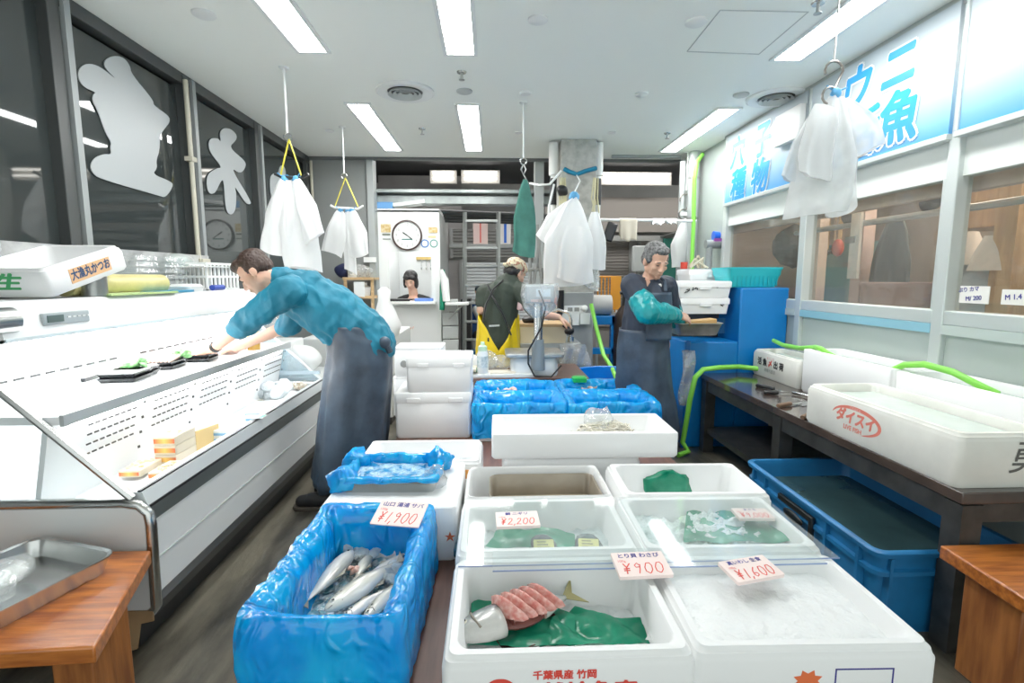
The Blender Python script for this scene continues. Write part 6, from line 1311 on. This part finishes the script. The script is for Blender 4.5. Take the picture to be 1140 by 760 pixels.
def head_parts(mb, c, rot, s=1.0, jaw=1.0):
    mt = Matrix.Translation(V(c)) @ rot.to_4x4()
    def e(p, r, q=None): 
        q4 = q.to_matrix().to_4x4() if q else Matrix()
        mb.ell((0,0,0), [a*s for a in r], (mt @ Matrix.Translation(V(p)*s) @ q4), 20, 14)
    def cpl(p0, r0, p1, r1): mb.cap(mt @ (V(p0)*s), r0*s, mt @ (V(p1)*s), r1*s, 12)
    e((0,-.012,.035), (.073,.092,.082)); e((0,.028,-.02), (.062,.064,.082)); e((0,.036,-.07), (.047*jaw,.048,.036)); e((0,.072,-.092), (.022*jaw,.017,.017))
    for x in (-1, 1):
        e((x*.030,.074,.014), (.025,.015,.009)); e((x*.036,.062,-.028), (.024,.02,.02)); e((x*.077,-.008,-.012), (.011,.021,.032), Euler((.15,0,0))); e((x*.050,.0,-.055), (.016,.03,.03))
    cpl((0,.086,.006), .008, (0,.105,-.034), .0125); e((-.012,.094,-.038), (.010,.011,.008)); e((.012,.094,-.038), (.010,.011,.008))
    e((0,.088,-.060), (.023,.011,.006)); e((0,.086,-.071), (.020,.011,.007))
    return mt
def face_details(t, mt, s=1.0, brow=black, eyes='down', mouth=True):
    def part(nm, p, r, mat, q=None): 
        q4 = q.to_matrix().to_4x4() if q else Matrix()
        return MB().ell((0,0,0), [a*s for a in r], mt @ Matrix.Translation(V(p)*s) @ q4, 14, 8).build(nm, mat, t, W=True, ang=180)
    for x in (-1, 1):
        e = part('eye', (x*.030,.0835,-.003), (.0125,.006,.0045 if eyes == 'open' else .003), M('eye_white', (.55,.5,.47), .2) if eyes == 'open' else M('eye_dark', (.03,.015,.012), .3))
        if eyes == 'open': part('pupil', (x*.030,.0885,-.003), (.005,.002,.004), blackg)
        part('eyebrow', (x*.031,.0865,.019), (.018,.005,.0035), brow, Euler((0,x*.12,0)))
    if mouth: part('mouth', (0,.0955,-.0655), (.020,.004,.0022), M('lip_dark', (.36,.12,.10), .5))
def hand(mb, w, d, n, s=1.0, curl=.35, side=1, spread=.12):
    """w wrist point, d pointing direction, n back-of-hand normal, side: thumb side along n x d"""
    d = V(d).normalized(); n = V(n); n = (n-d*n.dot(d)).normalized(); x = n.cross(d)*side; w = V(w)
    for k, (off, ln) in enumerate(((.031,.082),(.011,.09),(-.010,.085),(-.029,.066))):
        base = w + d*(.085-.006*abs(k-1))*s + x*off*s
        mb.cap(w+x*off*.55*s, .015*s, base, .0115*s, 8)
        dd = (d + x*spread*(1-k*.66)).normalized(); p = base; a = curl*.5
        for q, (f, r) in enumerate(((.45,.0095),(.32,.0085),(.23,.0075))):
            dv = (dd*math.cos(a) - n*math.sin(a)); p2 = p + dv*ln*f*s; mb.cap(p, r*s*1.02, p2, r*s*.92, 8); p = p2; a += curl
    b = w + d*.022*s + x*.026*s; t1 = b + (d*.55+x*.75-n*.25).normalized()*.045*s; t2 = t1 + (d*.85+x*.35-n*.35).normalized()*.032*s; t3 = t2+(d*.95+x*.1-n*.45).normalized()*.024*s
    mb.cap(b, .015*s, t1, .0115*s, 8).cap(t1, .0105*s, t2, .0095*s, 8).cap(t2, .0095*s, t3, .0075*s, 8)
def skirt(name, rows, mat, t, seed=0, amp=.012, n=64, arc=None, solid=.004, folds=5):
    """rows: (cx,cy,z,rx,ry); vertical folds deepen toward the hem; arc=(a0,a1) leaves a gap"""
    q = random.Random(seed); ph = [q.uniform(0,6) for _ in range(3)]; rings = []
    m_ = len(rows)
    for k in range((m_-1)*6+1):
        i, f = divmod(k/6, 1); i = int(i)
        if i >= m_-1: i, f = m_-2, 1
        r0, r1 = rows[i], rows[i+1]; f = f*f*(3-2*f) if False else f; c = [a+(b-a)*f for a, b in zip(r0, r1)]; v = k/((m_-1)*6); ring = []
        for j in range(n):
            a = 2*PI*j/n if not arc else arc[0]+(arc[1]-arc[0])*j/(n-1)
            w = amp*(.25+v)*(math.sin(a*folds+ph[0]+v*1.3)*.6+math.sin(a*folds*2.3+ph[1]-v)*.35) + amp*.6*noise.noise(V((math.cos(a)*3, math.sin(a)*3+seed, v*7)))
            ring.append((c[0]+(c[3]+w)*math.cos(a), c[1]+(c[4]+w)*math.sin(a), c[2]+(.012*math.sin(a*3+ph[2]) if k == (m_-1)*6 else 0)))
        rings.append(ring)
    return MB().loft(rings, False, False, close=not arc).build(name, mat, t, W=True, ang=180, solid=solid)
def hair_shell(name, mt, s, mat, t, parts, seed=0, amp=.006, voxel=.006):
    mb = MB()
    for p, r in parts: mb.ell((0,0,0), [a*s for a in r], mt @ Matrix.Translation(V(p)*s), 20, 14)
    return blob(name, mb, mat, t, voxel, 2, amp, 60, seed)
teal_shirt = M('teal_shirt', (.0,.19,.30), .65, var=.25, vs=5, bump=.25, bs=70, bdist=.004)
denim = M('dark_blue_apron', (.052,.085,.13), .5, col2=(.026,.042,.066), vs=7, bump=.25, bs=30, bdist=.01)

# --- the man bending over the case (faces -X)
T1 = thing('person', 'man in a teal shirt and long dark apron bending over the fish case', 'person', (-1.0,3.1,0))
hc = at(284,303,Y=3.02); sh = V((-1.16,3.06,1.33)); pel = V((-.78,3.12,.97))
rotL = frame((-.62,-.12,-.60), (-.62,0,.70)); B = MB(); hs = .98
mtL = head_parts(B, hc, rotL, hs)
B.cap(V(hc)+V((.05,.0,-.02)), .055, sh+V((.02,0,.02)), .062)
sl, sr = V((-1.135,2.89,1.315)), V((-1.15,3.24,1.30))
B.cap(sh, .11, V((-.98,3.08,1.22)), .125).cap(V((-.98,3.08,1.22)), .125, pel, .13).cap(sl, .06, sr, .06)
el, wl_ = at(270,362,Y=2.93), at(236,389,Y=3.05); er, wr_ = at(322,362,Y=3.28), at(262,387,Y=3.34)
B.cap(sl,.056,el,.045).cap(el,.043,wl_,.027); B.cap(sr,.056,er,.045).cap(er,.043,wr_,.028)
hand(B, wl_, at(214,398,Y=3.12)-wl_, (-.25,-.1,.95), 1.0, .35, -1)
hand(B, wr_, at(238,396,Y=3.4)-wr_, (-.2,.1,.95), 1.0, .3, 1)
for y, dx in ((3.03,0),(3.21,.05)):
    B.cap(V((pel.x,y,.95)),.10,V((-.86+dx,y,.5)),.068).cap(V((-.86+dx,y,.5)),.066,V((-.97+dx,y,.10)),.045).cap(V((-.97+dx,y,.05)),.045,V((-1.12+dx,y,.04)),.035)
blob('body', B, skin, T1, .005, 4)
face_details(T1, mtL, hs, hair_br)
hair_shell('hair', mtL, hs, hair_br, T1, [((0,-.03,.055),(.080,.085,.072)),((0,-.058,.01),(.072,.055,.075)),((0,.035,.085),(.06,.05,.035)),((.06,-.02,.02),(.022,.045,.05)),((-.06,-.02,.02),(.022,.045,.05))], 3)
S = MB()
S.cap(sh+V((-.01,0,.0)), .088, sh+V((.07,.01,-.02)), .135).cap(sh+V((.04,.01,-.03)), .14, V((-.96,3.08,1.20)), .165).cap(V((-.96,3.08,1.20)), .165, V((-.80,3.11,1.06)), .162).cap(V((-.80,3.11,1.06)),.162,V((-.735,3.11,1.0)),.15)
S.cap(sh+V((.03,-.10,-.01)),.09,sl+V((.02,.02,.0)),.085).cap(sh+V((.03,.1,-.01)),.09,sr,.085)
e2 = sl.lerp(el, .98); S.cap(sl,.082,e2,.066).cap(e2,.066,el.lerp(wl_,.10),.06); e3 = er; S.cap(sr,.082,e3,.066).cap(e3,.066,er.lerp(wr_,.08),.058)
S.cap(V(hc).lerp(sh,.52)+V((.03,0,.015)), .064, sh+V((.0,0,.02)), .09)
blob('shirt', S, teal_shirt, T1, .006, 2, .015, 13, 2)
wz = wl_.lerp(el,.12); dv = (el-wl_).normalized()
wt = MB().tube([wz-dv*.012, wz+dv*.012], .033, 16).build('wrist_watch', black, T1, W=True); MB().ell(wz+V((-.0,-.012,.026)), (.018,.018,.008)).build('watch_dial', M('watch_dark', (.04,.04,.045), .2), wt, W=True)
ap = skirt('apron', [(-.845,3.1,1.115,.135,.17),(-.80,3.11,1.03,.175,.19),(-.80,3.12,.9,.195,.21),(-.84,3.12,.6,.205,.22),(-.88,3.12,.3,.215,.23),(-.895,3.12,.15,.22,.235)], denim, T1, 5, .016)
MB().tube([(-.66,3.02,1.04),(-.62,3.0,1.02),(-.60,3.02,.96)], .02, 8).ell((-.625,3.0,1.02),(.035,.03,.035)).build('apron_knot', denim, T1, W=True)
for y, dx in ((3.03,0),(3.21,.05)):
    b = MB().cap(V((-.94+dx,y,.30)),.062,V((-.96+dx,y,.10)),.055).cap(V((-.95+dx,y,.055)),.055,V((-1.10+dx,y,.05)),.047).cap(V((-1.10+dx,y,.045)),.045,V((-1.16+dx,y,.042)),.04)
    bo = blob('boot', b, M('rubber_boot', (.018,.018,.02), .3), T1, .007, 4)
    MB().loft([rr(.34,.11,.05,.0),rr(.345,.115,.05,.012),rr(.34,.11,.05,.022)], mt=Matrix.Translation((-1.04+dx,y,0))).build('boot_sole', M('boot_sole', (.06,.05,.04), .6), bo, W=True)

# --- the grey-haired man with turquoise sleeves (faces camera right)
T2 = thing('person', 'grey-haired man in a navy shirt, turquoise sleeves and dark apron holding a steel tray', 'person', (1.15,3.72,0))
hc = at(730,290,Y=3.66); rot2 = frame((.24,-.84,-.40), (.10,-.32,.95)); B = MB(); hs = 1.03
mt2 = head_parts(B, hc, rot2, hs, 1.12)
nk = V((hc.x-.02, 3.72, 1.38)); ch = V((1.14,3.74,1.16)); pl = V((1.14,3.76,.92))
B.cap(V(hc)+V((0,.02,-.05)), .056, nk, .062).cap(nk+V((0,.02,-.06)), .10, ch, .125).cap(ch,.125,pl,.14)
sr = at(704,318,Y=3.62); sl = V((1.32,3.84,1.33)); B.cap(sr,.062,sl,.062)
er, wr_ = at(721,347,Y=3.47), at(757,351,Y=3.70)
B.cap(sr,.056,er,.046).cap(er,.044,wr_,.029); hand(B, wr_, at(783,360,Y=3.84)-wr_, (.1,-.75,.65), 1.02, .38, 1, .1)
el, w2 = V((1.42,3.92,1.08)), V((1.56,4.0,1.02)); B.cap(sl,.055,el,.045).cap(el,.043,w2,.028); hand(B, w2, V((.6,.5,-.1)), (0,.3,.95), .95, .4, -1)
for x in (1.06,1.24): B.cap(V((x,3.77,.9)),.10,V((x-.01,3.74,.5)),.07).cap(V((x-.01,3.74,.5)),.066,V((x,3.78,.08)),.045).cap(V((x,3.78,.05)),.045,V((x+.06,3.66,.04)),.04)
blob('body', B, skin, T2, .005, 4)
face_details(T2, mt2, hs, M('grey_brow', (.10,.09,.085), .6))
hair_shell('hair', mt2, hs, hair_g, T2, [((0,-.025,.06),(.080,.088,.066)),((0,-.055,.0),(.076,.055,.07)),((.062,-.005,.025),(.02,.045,.045)),((-.062,-.005,.025),(.02,.045,.045)),((0,.035,.088),(.058,.045,.028))], 5)
navy = M('navy_shirt', (.022,.032,.055), .7, var=.2, vs=8)
S = MB(); S.cap(nk+V((0,.02,-.045)),.095,V((1.14,3.73,1.24)),.15).cap(V((1.14,3.73,1.24)),.15,V((1.13,3.75,1.0)),.165).cap(V((1.13,3.75,1.0)),.165,V((1.13,3.76,.9)),.17)
S.cap(nk+V((-.06,.0,-.06)),.075,sr,.085).cap(nk+V((.1,.06,-.06)),.07,sl,.08).cap(sr,.086,sr.lerp(er,.62),.074).cap(sl,.08,sl.lerp(el,.7),.07)
blob('shirt', S, navy, T2, .007, 3, .007, 12, 4)
MB().tube([nk+V((-.065,-.03,-.03)),nk+V((-.02,-.085,-.055)),nk+V((.06,-.07,-.04))], .014, 8).build('collar', M('collar_white', (.6,.6,.58), .6), T2, W=True)
tq = M('turquoise_sleeve', (.0,.33,.36), .3, var=.2, vs=9)
S = MB(); a0 = sr.lerp(er,.42); S.cap(a0,.070,a0.lerp(er,.3),.080).cap(a0.lerp(er,.3),.085,er,.085).cap(er,.082,er.lerp(wr_,.55),.072).cap(er.lerp(wr_,.55),.070,er.lerp(wr_,.86),.045)
blob('arm_cover', S, tq, T2, .006, 3, .009, 16, 6)
S = MB(); S.cap(sl.lerp(el,.6),.068,el,.075).cap(el,.07,el.lerp(w2,.8),.045); blob('arm_cover', S, tq, T2, .007, 3, .008, 16, 7)
bib = []
def bibf(u, v):
    a = math.radians(-105+u*120); z = 1.29-v*.34; r = .172+.018*v; w = .006*math.sin(u*9+v*4)
    return (1.14+(r+w)*math.cos(a)*1.0, 3.735+(r+w)*math.sin(a)*(.95), z)
MB().grid(bibf, 24, 16).build('apron_bib', denim, T2, W=True, ang=180, solid=.005)
skirt('apron', [(1.13,3.755,1.02,.178,.172),(1.13,3.76,.86,.19,.19),(1.14,3.76,.6,.205,.20),(1.17,3.75,.4,.22,.21),(1.19,3.75,.2,.225,.215)], denim, T2, 9, .014)
for (p0, p1) in (((1.03,3.61,1.30),(1.04,3.68,1.39)),((1.24,3.61,1.30),(1.24,3.74,1.40))): MB().tube([p0, V(p0).lerp(V(p1),.5)+V((0,-.03,.02)), p1], .012, 6).build('apron_strap', denim, T2, W=True)
for x in (1.06,1.24):
    b = MB().cap(V((x,3.78,.30)),.065,V((x,3.78,.10)),.058).cap(V((x,3.77,.055)),.055,V((x+.06,3.62,.045)),.042); blob('boot', b, M('rubber_boot', (.018,.018,.02), .3), T2, .008, 4)
p0 = at(748,360,Y=3.95)
t = thing('steel_tray', 'deep steel tray with a wooden block held by the grey-haired man', 'tray', (1.585,3.93,.955), (0,0,0))
MB().loft([rr(.29,.2,.03,0),rr(.355,.25,.035,.088),rr(.37,.265,.04,.092),rr(.37,.265,.04,.097),rr(.345,.24,.035,.092),rr(.28,.19,.03,.006)]).build('tray_body', steel_dull, t, ang=50)
o = MB().cbox((0,0,0),(.24,.12,.05)).build('wooden_block', M('block_wood', (.60,.36,.13), .5), bevel=.005); place(o, (1.62,3.93,1.045), (0,-.08,0)); tag(o, 'yellowish wooden block sitting in the held steel tray', 'wood block')

# --- the man in yellow waders seen from behind
T3 = thing('person', 'man in a patterned bandana, dark green shirt and yellow bib waders at the sink', 'person', (.12,4.62,0))
hc = at(574,303,Y=4.6); rot3 = frame((.72,.52,-.42), (.30,.1,.95)); B = MB(); hs = 1.0
mt3 = head_parts(B, hc, rot3, hs)
nk = V((.15,4.56,1.35)); ch = V((.09,4.58,1.14)); pl = V((.06,4.58,.88))
B.cap(V(hc)+V((-.03,-.02,-.05)), .056, nk, .064).cap(nk+V((-.01,0,-.05)), .11, ch, .125).cap(ch,.125,pl,.135)
sl = V((-.055,4.66,1.255)); sr = V((.27,4.48,1.265)); B.cap(sl,.062,sr,.062)
er, wr_ = at(600,352,Y=4.42), at(630,353,Y=4.5); er = V((.40,4.42,1.085)); wr_ = at(622,353,Y=4.52)
B.cap(sr,.056,er,.045).cap(er,.044,wr_,.029); hand(B, wr_, at(634,360,Y=4.55)-wr_, (.2,-.3,.93), 1.0, .3, -1, .16)
el, w2 = at(536,345,Y=4.62), V((.10,4.86,.98)); B.cap(sl,.056,el,.045).cap(el,.044,w2,.029); hand(B, w2, V((.8,.3,-.1)), (0,0,1), 1.0, .4, 1)
for dx, dy in ((-.08,.05),(.09,-.05)): B.cap(V((.05+dx*.75,4.585+dy*.6,.86)),.088,V((.06+dx*.85,4.6+dy*.8,.48)),.068).cap(V((.06+dx,4.6+dy,.48)),.066,V((.05+dx,4.58+dy,.08)),.046).cap(V((.05+dx,4.58+dy,.05)),.045,V((.12+dx,4.66+dy,.04)),.04)
blob('body', B, skin, T3, .005, 4)
face_details(T3, mt3, hs, hair_b)
hair_shell('hair', mt3, hs, hair_b, T3, [((0,-.06,-.015),(.076,.045,.055)),((.06,-.015,-.005),(.022,.035,.035)),((-.06,-.015,-.005),(.022,.035,.035))], 8)
band = M('patterned_bandana', (.72,.62,.42), .7, col2=(.40,.14,.08), vs=34, contrast=(.42,.5))
hair_shell('bandana', mt3, hs, band, T3, [((0,-.015,.058),(.083,.100,.068)),((0,.03,.05),(.078,.065,.045)),((-.02,-.105,.015),(.035,.03,.02)),((.02,-.11,.03),(.03,.025,.018))], 9, .004)
TR = MB(); TR.cap(V((.06,4.58,.98)),.15,V((.06,4.58,.84)),.155)
for dx, dy in ((-.08,.05),(.09,-.05)): TR.cap(V((.05+dx*.75,4.585+dy*.6,.86)),.098,V((.06+dx*.85,4.6+dy*.8,.48)),.085).cap(V((.06+dx,4.6+dy,.48)),.095,V((.05+dx,4.58+dy,.12)),.075)
blob('trousers', TR, M('black_trousers', (.018,.02,.022), .7), T3, .008, 3, .005, 10, 2)
grn = M('dark_green_shirt', (.035,.05,.035), .75, var=.25, vs=8, bump=.2, bs=60, bdist=.004)
S = MB(); S.cap(V(hc).lerp(nk,.72),.076,nk+V((-.01,-.01,-.05)),.135).cap(nk+V((-.005,0,-.035)),.12,V((.10,4.57,1.22)),.155).cap(V((.10,4.57,1.22)),.155,V((.07,4.58,1.0)),.155).cap(V((.07,4.58,1.0)),.155,V((.06,4.58,.84)),.155)
S.cap(nk+V((-.06,.03,-.05)),.075,sl,.08).cap(nk+V((.06,-.04,-.05)),.075,sr,.082).cap(sr,.083,sr.lerp(er,.85),.07).cap(sl,.08,sl.lerp(el,.55),.07)
blob('shirt', S, grn, T3, .007, 3, .007, 12, 8)
yel = M('yellow_wader', (.80,.58,.0), .3, var=.12, vs=6, bump=.2, bs=20)
# waders: wrap with an open V at the back (towards the camera)
n = 60; rows = []
for k in range(26):
    v = k/25; z = 1.06-v*.96
    ring = []
    for j in range(n):
        a = -PI/2+2*PI*j/(n-1); back = abs(((a+PI/2+PI) % (2*PI))-PI)        # 0 at the camera side
        top = 1.06 - max(0, .30*(1-back/1.1)) + (.16*math.exp(-((a-2.0)/.8)**2))
        zz = top-v*(top-.08); r = .172+.03*v+.012*math.sin(a*4+v*3)+.008*math.sin(a*9-v*4)
        ring.append((.062+r*math.cos(a)*1.02, 4.585+r*math.sin(a)*.98, zz))
    rows.append(ring)
MB().loft(rows, False, False, close=True).build('bib_wader', yel, T3, W=True, ang=180, solid=.006)
for p in ([(-.07,4.44,1.02),(-.045,4.40,1.17),(.02,4.42,1.30),(.10,4.46,1.37)],[(.17,4.42,.90),(.10,4.395,1.08),(.02,4.41,1.22),(-.03,4.52,1.33)]): MB().tube(p, .019, 6, flat=.45).build('suspender', black, T3, W=True)
MB().tube([(-.02,4.41,.98),(.07,4.405,.985)], .016, 6, flat=.5).build('pocket_edge', greyl, T3, W=True)
cl = MB().tube([at(585,322,Y=4.5),at(583,332,Y=4.48),at(579,345,Y=4.46)], [.02,.05,.03], 8).wob(.01,30,2).build('pink_towel', M('pink_towel', (.72,.50,.50), .8), T3, W=True, ang=180)
for dx, dy in ((-.08,.05),(.09,-.05)):
    blob('boot', MB().cap(V((.05+dx,4.58+dy,.16)),.065,V((.05+dx,4.58+dy,.06)),.058).cap(V((.06+dx,4.6+dy,.055)),.055,V((.14+dx,4.68+dy,.045)),.042), M('rubber_boot', (.018,.018,.02), .3), T3, .008, 3)

# --- the woman behind the booth window
c = at(457,312,Y=6.72); T4 = thing('person', 'woman with a black bob and black V-neck looking down inside the office booth', 'person', (c.x,6.85,0))
rot4 = frame((-.12,-.9,-.36), (0,-.3,.95)); B = MB(); hs = .98
mt4 = head_parts(B, c, rot4, hs, .88); nk = V((c.x+.02,6.82,c.z-.19))
B.cap(V(c)+V((.01,.05,-.07)), .058, nk, .062).cap(nk+V((0,.02,-.1)), .12, V((c.x+.02,6.86,.62)), .14).cap(nk+V((-.15,.02,-.09)),.062,nk+V((.16,.02,-.09)),.062)
for s in (-1, 1): B.cap(nk+V((s*.16,.02,-.09)),.056,nk+V((s*.21,-.02,-.33)),.045).cap(nk+V((s*.21,-.02,-.33)),.043,nk+V((s*.09,-.2,-.36)),.03); hand(B, nk+V((s*.09,-.2,-.36)), V((-s*.5,-.6,-.1)), (0,-.1,1), 1.0, .4, s)
B.cap(V((c.x-.06,6.86,.55)),.11,V((c.x-.08,6.75,.5)),.085).cap(V((c.x+.1,6.86,.55)),.11,V((c.x+.12,6.75,.5)),.085).cap(V((c.x-.08,6.75,.5)),.075,V((c.x-.08,6.76,.06)),.045).cap(V((c.x+.12,6.75,.5)),.075,V((c.x+.12,6.76,.06)),.045)
blob('body', B, skin, T4, .007, 4)
face_details(T4, mt4, hs, hair_b)
hair_shell('hair', mt4, hs, hair_b, T4, [((0,-.022,.048),(.088,.095,.085)),((0,-.055,-.03),(.086,.06,.10)),((.074,-.005,-.035),(.024,.05,.075)),((-.074,-.005,-.035),(.024,.05,.075)),((.025,.052,.058),(.055,.034,.032)),((-.03,.052,.062),(.05,.034,.028))], 12)
S = MB(); S.cap(nk+V((0,.035,-.13)),.125,V((c.x+.02,6.87,.64)),.165).cap(nk+V((-.16,.02,-.095)),.075,nk+V((.17,.02,-.095)),.075)
for s in (-1, 1): S.cap(nk+V((s*.16,.02,-.095)),.074,nk+V((s*.205,-.02,-.30)),.062); S.cap(nk+V((s*.07,.0,-.04)),.052,nk+V((s*.16,.02,-.085)),.07)
blob('blouse', S, M('black_top', (.012,.012,.014), .8), T4, .008, 3, .004, 12, 3)
t = thing('office_stool', 'dark stool the woman sits on inside the booth', 'stool', (c.x+.02,6.9,0)); MB().loft([circ(.18,.40,20),circ(.19,.43,20),circ(.18,.45,20)]).build('seat', black, t); MB().tube([(0,0,0),(0,0,.40)], .03, 10).loft([circ(.2,0,20),circ(.19,.03,20)]).build('base', darksteel, t)

# --- far person in a blue vest
c = at(534.5,327,Y=8.4); T5 = thing('person', 'small far person in a dark cap and blue vest sitting beyond the ladder', 'person', (c.x,8.5,0))
B = MB(); mt5 = head_parts(B, c, frame((.8,-.4,-.3),(0,0,1)), 1.0); 
B.cap(V(c)+V((-.02,.02,-.06)),.055,V((c.x-.04,8.44,c.z-.19)),.065).cap(V((c.x-.05,8.45,c.z-.25)),.12,V((c.x-.06,8.46,c.z-.62)),.14)
for s in (-1,1): B.cap(V((c.x-.05,8.45+s*.18,c.z-.24)),.06,V((c.x+.05,8.42+s*.2,c.z-.5)),.045).cap(V((c.x+.05,8.42+s*.2,c.z-.5)),.043,V((c.x+.24,8.4+s*.12,c.z-.5)),.03); hand(B, V((c.x+.24,8.4+s*.12,c.z-.5)), (1,0,-.1), (0,0,1), 1, .4, s)
for s in (-1,1): B.cap(V((c.x-.03,8.46+s*.1,c.z-.66)),.09,V((c.x+.33,8.44+s*.1,c.z-.64)),.07).cap(V((c.x+.33,8.44+s*.1,c.z-.64)),.065,V((c.x+.33,8.44+s*.1,.06)),.045)
blob('body', B, skin, T5, .008, 4)
S = MB().cap(V((c.x-.05,8.45,c.z-.27)),.155,V((c.x-.06,8.46,c.z-.6)),.165).cap(V((c.x-.05,8.29,c.z-.24)),.08,V((c.x-.05,8.61,c.z-.24)),.08); blob('vest', S, M('blue_vest', (.02,.08,.25), .7), T5, .01, 3, .005)
S = MB()
for s in (-1,1): S.cap(V((c.x-.05,8.45+s*.19,c.z-.25)),.075,V((c.x+.05,8.42+s*.2,c.z-.5)),.06).cap(V((c.x+.05,8.42+s*.2,c.z-.5)),.055,V((c.x+.2,8.4+s*.12,c.z-.5)),.045)
blob('sleeves', S, white, T5, .01, 3)
S = MB()
for s in (-1,1): S.cap(V((c.x-.03,8.46+s*.1,c.z-.66)),.105,V((c.x+.33,8.44+s*.1,c.z-.64)),.085).cap(V((c.x+.33,8.44+s*.1,c.z-.64)),.08,V((c.x+.33,8.44+s*.1,.1)),.06)
blob('trousers', S, M('dark_trousers', (.02,.025,.04), .7), T5, .01, 3)
hair_shell('cap', mt5, 1.0, M('dark_cap', (.03,.05,.07), .7), T5, [((0,-.015,.06),(.082,.098,.062)),((0,.11,.045),(.06,.05,.008))], 3, 0, .008)
o = MB().box(c.x-.3,c.x+.08,8.25,8.7,0,c.z-.76).build('grey_crate', grey, bevel=.01); tag(o, 'grey crate the far person in the blue vest sits on', 'crate')

# ---------------------------------------------------------------- camera, light, colour
cam = bpy.data.cameras.new('camera'); co = bpy.data.objects.new('camera', cam); COL.objects.link(co)
cam.sensor_width = 36; cam.lens = 36*FPX/1140; cam.clip_start = .02; cam.clip_end = 60
co.matrix_world = Matrix.LocRotScale(CAM, Matrix((RT, UP, -FW)).transposed().to_quaternion(), None)
bpy.context.scene.camera = co
w = bpy.data.worlds.new('world'); bpy.context.scene.world = w; w.use_nodes = True
w.node_tree.nodes['Background'].inputs[0].default_value = (.93,1.0,.98,1); w.node_tree.nodes['Background'].inputs[1].default_value = 1.0
vs_ = bpy.context.scene.view_settings; vs_.view_transform = 'Standard'; vs_.look = 'None'; vs_.exposure = 0.48; vs_.gamma = 1.08
bpy.context.scene.cycles.max_bounces = 10; bpy.context.scene.cycles.transparent_max_bounces = 24
bpy.context.scene.cycles.use_denoising = True
